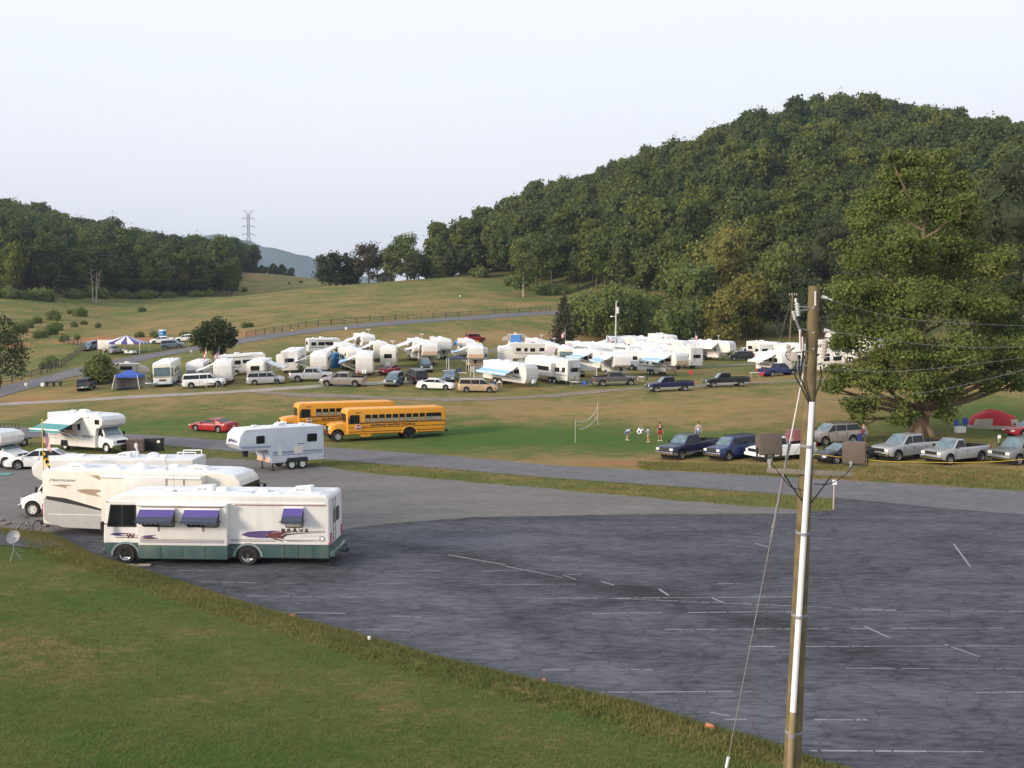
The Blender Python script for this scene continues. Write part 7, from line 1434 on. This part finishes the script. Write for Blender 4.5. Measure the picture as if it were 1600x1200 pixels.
# ---------------- people
def person(name_pos,pose,shirt,shorts,H,lab,rz=0,hair='hair'):
    """pose: dict of joints in metres for a 1.7 m figure"""
    r=empty('person',name_pos,rz,lab,'person'); s=H/1.7; J={k:Vector(v)*s for k,v in pose.items()}
    def skin(nm,nodes,edges,m,par,root=0,sub=2):
        me=bpy.data.meshes.new(nm); me.from_pydata([tuple(p) for p,_ in nodes],edges,[]); o=bpy.data.objects.new(nm,me); col.objects.link(o); o.parent=par; me.materials.append(m)
        md=o.modifiers.new('s','SKIN'); 
        for i,(p,rr_) in enumerate(nodes): me.skin_vertices[0].data[i].radius=(rr_*s,rr_*s)
        me.skin_vertices[0].data[root].use_root=True; md.use_smooth_shade=True; md.branch_smoothing=.3; m2=o.modifiers.new('u','SUBSURF'); m2.levels=sub; m2.render_levels=sub; return o
    nodes=[(J['pel'],.13),(J['chest'],.14),(J['neck'],.055),(J['head'],.095),(J['head']+(J['head']-J['neck']).normalized()*.10*s,.075)]; ed=[(0,1),(1,2),(2,3),(3,4)]
    for q in('l','r'):
        k=len(nodes); nodes+=[(J['sh'+q],.062),(J['el'+q],.045),(J['ha'+q],.030)]; ed+=[(1,k),(k,k+1),(k+1,k+2)]
        hd=(J['ha'+q]-J['el'+q]).normalized(); sd=hd.orthogonal().normalized(); up_=hd.cross(sd); palm=J['ha'+q]+hd*.06*s; nodes.append((palm,.032)); ed.append((k+2,k+3))
        for f,(o_,ln) in enumerate(((-.03,.075),(-.01,.09),(.011,.085),(.03,.065))): 
            nodes+=[(palm+sd*o_*s+hd*.04*s,.010),(palm+sd*o_*1.1*s+hd*(.04+ln)*s+up_*.02*s,.008)]; n_=len(nodes); ed+=[(k+3,n_-2),(n_-2,n_-1)]
        nodes+=[(palm-sd*.055*s+hd*.01*s,.010),(palm-sd*.07*s+hd*.05*s,.009)]; n_=len(nodes); ed+=[(k+3,n_-2),(n_-2,n_-1)]
        k=len(nodes); nodes+=[(J['hip'+q],.09),(J['kn'+q],.060),(J['an'+q],.042),(J['an'+q]+Vector((0,0,-.045*s)),.045),(J['an'+q]+Vector((.15*s,0,-.06*s)),.014)]; ed+=[(0,k),(k,k+1),(k+1,k+2),(k+2,k+3),(k+3,k+4)]
    skin('body',nodes,ed,M['skin'],r)
    skin('shirt',[(J['pel'],.150),(J['chest'],.165),(J['neck']*.8+J['chest']*.2,.085),(J['shl'],.085),(J['shl'].lerp(J['ell'],.6),.075),(J['shr'],.085),(J['shr'].lerp(J['elr'],.6),.075)],[(0,1),(1,2),(1,3),(3,4),(1,5),(5,6)],M[shirt],r)
    skin('shorts',[(J['pel']+Vector((0,0,.0)),.158),(J['hipl'],.115),(J['hipl'].lerp(J['knl'],.85),.092),(J['hipr'],.115),(J['hipr'].lerp(J['knr'],.85),.092)],[(0,1),(1,2),(0,3),(3,4)],M[shorts],r)
    up2=(J['head']-J['neck']).normalized(); hc=J['head']+up2*.06*s; MB().ball(hc-Vector((.02,0,0))*s,.108*s,sq=(1,.92,1)).build('hair',M[hair],r)
    fx=Vector((.085,0,-.0))*s; fc=J['head']+up2*.035*s
    MB().ball(fc+fx+Vector((.02,0,-.01))*s,.018*s).build('nose',M['skin'],r)
    for q in(-1,1): MB().ball(fc+Vector((.088,q*.032,.01))*s,.010*s).build('eye',M['black'],r); MB().ball(fc+Vector((0,q*.095,0))*s,.022*s,sq=(.6,.5,1)).build('ear',M['skin'],r)
    for q in('l','r'): a_=J['an'+q]; MB().box(a_+Vector((.05,0,-.065))*s,(.27*s,.10*s,.08*s)).build('shoe',M['canvas'],r,bev=.03)
    return r
ST=dict(pel=(0,0,.93),chest=(0,0,1.28),neck=(0,0,1.48),head=(.01,0,1.58),shl=(0,.19,1.40),ell=(-.02,.25,1.12),hal=(.08,.26,.90),shr=(0,-.19,1.40),elr=(-.02,-.25,1.12),har=(.08,-.26,.90),hipl=(0,.09,.88),knl=(.02,.12,.50),anl=(-.02,.14,.11),hipr=(0,-.09,.88),knr=(.03,-.12,.50),anr=(0,-.14,.11))
BD=dict(pel=(-.15,0,.86),chest=(.12,0,1.08),neck=(.30,0,1.14),head=(.42,0,1.10),shl=(.16,.18,1.10),ell=(.26,.18,.84),hal=(.22,.14,.62),shr=(.16,-.18,1.10),elr=(.26,-.18,.84),har=(.22,-.14,.62),hipl=(-.15,.09,.82),knl=(.02,.11,.48),anl=(-.06,.12,.11),hipr=(-.15,-.09,.82),knr=(.04,-.11,.48),anr=(0,-.12,.11))
CR=dict(ST); CR.update(ell=(.18,.26,1.16),hal=(.40,.16,1.18),elr=(.18,-.26,1.16),har=(.40,-.16,1.18),knl=(.16,.12,.52),anl=(.05,.13,.13),anr=(-.18,-.12,.13),knr=(-.04,-.11,.50),chest=(.03,0,1.27),neck=(.06,0,1.46),head=(.08,0,1.55))
p=G(980,688); person(p,BD,'lbluef','denim',1.5,'child in a pale blue shirt bending forward on the grass, leftmost of the children',R(10))
p=G(1013,691); c_=person(p,CR,'lbluef','khaki',1.4,'child in a pale blue shirt and khaki shorts carrying the big ball',R(190))
b=MB(); bm=bmesh.new(); bmesh.ops.create_icosphere(bm,subdivisions=3,radius=.34); b.v=[tuple(v.co) for v in bm.verts]; ic=[Vector(q).normalized() for q in [(0,1,1.618),(0,-1,1.618),(0,1,-1.618),(0,-1,-1.618),(1,1.618,0),(-1,1.618,0),(1,-1.618,0),(-1,-1.618,0),(1.618,0,1),(-1.618,0,1),(1.618,0,-1),(-1.618,0,-1)]]
for f in bm.faces: b.f.append(tuple(v.index for v in f.verts)); c=f.calc_center_median().normalized(); b.m.append(1 if max(c.dot(q) for q in ic)>.93 else 0)
bm.free(); o=b.build('giant_football',[M['plastic'],M['black']],None); o.location=p+Vector((-.72,-.05,1.0)); tag(o,'oversized white and black football held by the child in khaki shorts','ball')
p=G(1031,689); person(p,ST,'blackf','redf',1.7,'boy in a black shirt and red shorts standing on the grass',R(-80))
p=G(1091,690); person(p,ST,'lbluef','denim',1.75,'person in a pale blue shirt standing behind the navy pickup bed',R(-100))
p=G(1349,692); person(p,ST,'denim','denim',1.7,'person in dark blue standing behind the silver crew-cab pickup',R(-90))
p=G(818,578); person(G(823,581),ST,'redf','denim',1.7,'person in red beside the gray dome tent',R(-60))
# volleyball net
P1=G(899,692); P2=G(934,664); r=empty('volleyball_net',P1,0,'sagging volleyball net strung between two thin poles on the green strip','volleyball net'); v2=P2-P1; t1_=at(899,655,P1.y)-P1; t2_=at(934,634,P2.y)-P1
MB().cyl((0,0,-.1),t1_,.03,n=6).build('pole',M['tancan'],r); MB().cyl(v2,t2_+Vector((0,0,.5)),.03,n=6).build('pole',M['tancan'],r)
sag=lambda a,c,k,q:[a.lerp(c,i/12)+Vector((0,0,-k*4*(i/12)*(1-i/12))) for i in range(13)]
tpn=sag(t1_-Vector((0,0,.05)),t2_-Vector((0,0,.05)),.75,0); btn=sag(t1_.lerp(t2_,.15)-Vector((0,0,1.15)),t2_-Vector((0,0,1.0)),.35,0)
MB().tube(tpn,.022,5).build('net_tape',M['canvas'],r,fix=False); MB().tube(btn,.02,5).build('net_tape',M['canvas'],r,fix=False)
b=MB(); 
for i in range(0,13): b.tube([tpn[i],btn[i]],.004,3)
b.build('net_mesh',M['canvas'],r,fix=False)
# marker posts, tape
for px,py,tp_,lab in((1302,797,750,'white marker post with a small white plate at the grassy tip beside the near pole'),(1560,696,680,'small white marker post in front of the red tent')):
    g_=G(px,py) if py<750 else Vector((*Z0(px,py),0)); h=at(px,tp_,g_.y).z-g_.z; r=empty('marker_post',g_,0,lab,'marker post'); MB().cyl((0,0,-.1),(.03,0,h),.035,n=6).build('stake',M['tancan'],r); MB().box((.03,-.05,h-.12),(.26,.02,.28)).build('plate',M['plastic'],r)
tp_=[at(px,py,d) for px,py,d in((1258,708,73),(1330,716,72.5),(1385,721,71),(1440,722,70.5),(1500,723,70),(1560,721,69.5),(1640,714,69))]; b=MB()
for a,c in zip(tp_[:-1],tp_[1:]): b.add([a+Vector((0,0,.014)),c+Vector((0,0,.014)),c-Vector((0,0,.014)),a-Vector((0,0,.014)),a+Vector((0,.004,.014)),c+Vector((0,.004,.014)),c+Vector((0,.004,-.014)),a+Vector((0,.004,-.014))],[(0,1,2,3),(7,6,5,4)])
r=empty('barrier_tape',tp_[0],0,'yellow tape stretched in front of the parked trucks on the right','barrier tape'); o=b.build('tape',M['yellow'],r,fix=False); o.location=-tp_[0]
for q in(tp_[0],tp_[2],tp_[4],tp_[6]): z=t1(q.x,q.y); o=MB().cyl(Vector((q.x,q.y,z)),q,.02,n=5).build('stake',M['fencew'],r); o.location=-tp_[0]
# cooler, camp chairs by the red tent
def chair(pos,rz,m,lab):
    r=empty('camp_chair',pos,rz,lab,'camp chair'); MB().box((0,0,.42),(.5,.5,.04)).build('seat',M[m],r,bev=.01); MB().box((-.27,0,.72),(.04,.5,.55),ry=R(-12)).build('backrest',M[m],r,bev=.01)
    for a_,c in((-1,-1),(-1,1),(1,-1),(1,1)): MB().cyl((a_*.25,c*.25,0),(-a_*.2,c*.25,.44),.015,n=5).build('leg',M['alu'],r)
chair(G(1497,672),R(-70),'bluetarp','blue folding camp chair left of the red tent, behind the cooler'); chair(G(1508,670),R(-110),'bluetarp','blue folding camp chair nearest the red tent'); chair(G(1345,697),R(-90),'flagblue','dark blue camp chair behind the silver crew-cab pickup')
p=G(1500,676); r=empty('cooler',p,.2,'white cooler box on the grass left of the red tent','cooler'); MB().box((0,0,.25),(.9,.5,.5)).build('box',M['plastic'],r,bev=.03); MB().box((0,0,.53),(.94,.54,.08)).build('lid',M['whitec'],r,bev=.03)
CH_=[]
rc=random.Random(21)
for k,(px,py) in enumerate([(330,606),(345,608),(432,601),(532,592),(553,593),(557,590),(590,587),(640,589),(646,592),(700,587),(706,590),(716,586),(722,590),(770,607),(775,609),(780,606),(830,603),(893,603),(900,605),(915,606),(922,603),(1002,597),(1008,599),(1080,589),(1180,590),(1186,588),(1190,592),(1092,571),(1098,573),(229,606),(236,607),(240,604)]):
    g_=G(px,py)
    if k%3==0:
        r=empty('folding_table',g_,rc.uniform(0,3),'small pale folding table set out among the campers','table','folding tables among the campers'); MB().box((0,0,.72),(1.5,.7,.05)).build('tabletop',M['plastic'],r)
        for a_,c in((-1,-1),(-1,1),(1,-1),(1,1)): MB().cyl((a_*.65,c*.28,0),(a_*.65,c*.28,.7),.018,n=5).build('leg',M['alu'],r)
    else:
        m_=['bluetarp','redcan','greencan','slatef'][rc.randrange(4)]; w_={'bluetarp':'blue','redcan':'red','greencan':'green','slatef':'dark blue'}[m_]
        chair(g_,rc.uniform(0,6),m_,w_+' folding camp chair set out among the campers')
for o in list(bpy.data.objects):
    if o.name.startswith('camp_chair') and o.type=='EMPTY' and 'among the campers' in o.get('label',''): o['group']=o['label'].replace('chair set','chairs set')
# bins and pallets by the yard
BP=mat('brown_crate_wood',(.13,.09,.075),rough=.9,var=.3)
for i,px in enumerate((204,213,222)):
    q=Vector((*Z0(px,706),0)); r=empty('slatted_crate',q,.1,['brown slatted crate, left of three beside the black bins','brown slatted crate, middle of three beside the black bins','brown slatted crate, right of three beside the black bins'][i],'crate',None); MB().box((0,0,.55),(.46,.9,1.0)).build('box',BP,r)
    for k in range(4): MB().box((0,-.46,.18+k*.26),(.5,.03,.12)).build('slat',BP,r)
for i,px in enumerate((231,241,250)):
    q=Vector((*Z0(px,705),0)); r=empty('trash_bin',q,0,['black wheeled bin, left of the three beside the brown crates','black wheeled bin, middle of the three beside the brown crates','black wheeled bin with a white label, right of the three'][i],'trash bin',None); b=MB(); b.hexa([(-.22,-.25,.08),(.22,-.25,.08),(.22,.25,.08),(-.22,.25,.08)],[(-.27,-.32,1.05),(.27,-.32,1.05),(.27,.32,1.05),(-.27,.32,1.05)]); b.build('bin',M['black'],r,bev=.03); MB().box((0,0,1.08),(.58,.7,.07)).build('lid',M['black'],r,bev=.02)
    for s in(-1,1): MB().cyl((s*.2,.28,.1),(s*.27,.28,.1),.1,n=10).build('wheel',M['rubber'],r)
    if i==2: MB().box((0,-.33,.85),(.25,.02,.2)).build('label',M['plastic'],r)
# satellite dish on the lawn
p=G(22,876); r=empty('satellite_dish',p,R(0),'gray satellite dish on a small tripod on the lawn at the left edge','satellite dish'); 
b=MB(); b.lathe([(.10,.001),(.09,.12),(.05,.22),(0,.29),(-.012,.29),(.035,.22),(.08,.12),(.09,.001)],n=24,axis='X'); b.xf(Matrix.Translation((0,-.02,1.0))@Matrix.Rotation(R(-95),4,'Z')@Matrix.Rotation(R(-28),4,'Y')@Matrix.Scale(-1,4,(1,0,0))); b.build('dish',M['linegray'],r,fix=True)
MB().cyl((0,0,.45),(0,0,.98),.02,n=8).build('mast',M['galv'],r); MB().cyl((0,-.05,.8),(.05,-.42,.98),.012,n=5).box((.05,-.43,1.0),(.06,.08,.06)).build('feed_arm',M['galv'],r)
for k_ in range(3): a_=k_*2.1+.4; MB().cyl((.28*math.cos(a_),.28*math.sin(a_),0),(0,0,.5),.014,n=5).build('leg',M['galv'],r)
# bicycle at the rear of the cream motorhome
q=at(47,815,49.5); q=Vector((q.x,49.5,.03)); r=empty('bicycle',q,R(75),'bicycle standing at the rear corner of the long cream motorhome','bicycle')
for x in(-.5,.5): b=MB(); b.lathe([(-.02,.31),(0,.335),(.02,.31),(0,.295),(-.02,.31)],c=(x,0,.335),n=22); b.build('wheel',M['rubber'],r); 
b=MB(); 
for a,c in(((-.5,.335),(-.15,.80)),((-.15,.80),(.35,.80)),((.35,.85),(.5,.335)),((-.5,.335),(-.05,.32)),((-.05,.32),(-.18,.88)),((-.05,.32),(.35,.75))): b.cyl((a[0],0,a[1]),(c[0],0,c[1]),.018,n=6)
b.build('frame',M['linegray'],r); MB().box((-.19,0,.92),(.24,.12,.05)).build('saddle',M['black'],r,bev=.02); MB().cyl((.35,-.27,.98),(.35,.27,.98),.015,n=6).cyl((.35,0,.82),(.35,0,.98),.015,n=6).build('handlebar',M['black'],r)
# rocks, litter
RM=mat('pale_rock',(.20,.17,.145),rough=.95,var=.25)
for i in range(26):
    px,py=random.uniform(0,75),random.uniform(812,835); q=Z0(px,py); bm=bmesh.new(); bmesh.ops.create_icosphere(bm,subdivisions=2,radius=random.uniform(.05,.15))
    for v in bm.verts: v.co=Vector((v.co.x*1.3,v.co.y,v.co.z*.55))*random.uniform(.8,1.15)
    me=bpy.data.meshes.new('rock'); bm.to_mesh(me); bm.free(); me.materials.append(RM); o=bpy.data.objects.new('rock',me); col.objects.link(o); o.location=(q[0],q[1],.08); tag(o,'pale rock in the rubble where the gravel meets the lawn','rock','rocks at the corner of the gravel yard')
for px,py,m,lab,s in((577,1003,'plastic','white paper cup lying at the edge of the parking lot',.09),(41,604,'plastic','white box by the farm road at the far left',.4),(541,516,'plastic','white bag lying on the farm road',.5),(719,464,'plastic','white salt block on the pasture',.4),(456,518,'yellow','yellow marker beside the farm road fence',.3),(299,551,'plastic','small white crate on the farm road verge',.3)):
    g_=G(px,py); o=MB().cyl((0,0,0),(0,0,s*1.2),s*.5,s*.6,10).build('litter' if s<.2 else 'box',M[m],None,bev=s*.08); o.location=g_+Vector((0,0,.07)); tag(o,lab,'litter' if s<.2 else 'container')
for i,(px,py,lab) in enumerate(((455,967,'orange clay brick fragment at the lot edge, farthest of three'),(849,1071,'orange clay brick fragment at the lot edge, middle of three'),(1109,1142,'orange clay brick fragment at the lot edge, nearest of three'))):
    g_=G(px,py); o=MB().hexa([(-.13,-.05,0),(.13,-.07,0),(.12,.06,0),(-.1,.07,0)],[(-.1,-.04,.08),(.12,-.05,.1),(.09,.05,.09),(-.08,.04,.06)]).build('brick_fragment',mat('orange_brick',(.55,.20,.10),rough=.9),None,bev=.01); o.location=g_+Vector((0,0,.08)); o.rotation_euler[2]=.5+i; tag(o,lab,'brick')
p=G(84,604); r=empty('low_table',p,.1,'low black bench with white items beside it near the farm road at the left','bench'); MB().box((0,0,.7),(2.4,.5,.12)).build('top',M['black'],r); 
for s in(-1,0,1): MB().box((s*.95,0,.35),(.25,.4,.65)).build('leg',M['black'],r)
MB().box((-1.5,-.1,.3),(.5,.4,.5)).build('box',M['plastic'],r,bev=.03)
# mesh utility trailer behind the cream van
q=Vector((*Z0(8,700),0)); r=empty('utility_trailer',q,.1,'dark mesh ramp of a utility trailer behind the cream camper van','utility trailer'); b=MB()
for x in np.arange(-1.2,1.3,.3): b.cyl((x,0,.5),(x,0,2.1),.025,n=4)
for z in(.5,.9,1.3,1.7,2.1): b.cyl((-1.2,0,z),(1.2,0,z),.025,n=4)
b.build('ramp',M['black'],r,fix=False); MB().box((0,1.6,.55),(2.2,3.2,.12)).build('deck',M['black'],r)
for s in(-1,1): wheel(r,s*.0+s*1.0,1.6,.33,.2,'steelw','steel')
o=MB().box((0,0,.03),(1.6,1.0,.02)).build('green_mat',M['tealf'],None); q=Z0(0,742); o.location=(q[0],q[1],.02); tag(o,'green outdoor mat on the gravel at the left edge','mat')
# house roofs among the crest trees
for px,d,w_,lab in((540,398,9,'small gray house roof half hidden among the crest trees, left'),(603,398,7,'small pale roof half hidden among the crest trees, right')):
    g_=on(px,d); r=empty('house',g_,.2,lab,'house'); MB().box((0,0,1.6),(w_,6,3.2)).build('wall',M['tancan'],r); MB().prism([(-w_/2-.4,3.2),(0,5.0),(w_/2+.4,3.2)],-3.3,3.3).build('roof',M['linegray'],r); window(r,-1.2,.2,1.0,2.2,-3.0,-1)
# ---------------- haze
b=MB(); b.box((0,2600,248),(11000,5600,504)); hz=b.build('haze',[],None,fix=False); 
hm=bpy.data.materials.new('haze'); hm.use_nodes=True; t=hm.node_tree; t.nodes.remove(t.nodes['Principled BSDF']); pv=t.nodes.new('ShaderNodeVolumePrincipled'); pv.inputs['Color'].default_value=(.62,.74,.92,1); pv.inputs['Density'].default_value=HAZE; pv.inputs['Anisotropy'].default_value=.2
t.links.new(pv.outputs[0],t.nodes['Material Output'].inputs['Volume']); hz.data.materials.append(hm); tag(hz,kind='stuff')
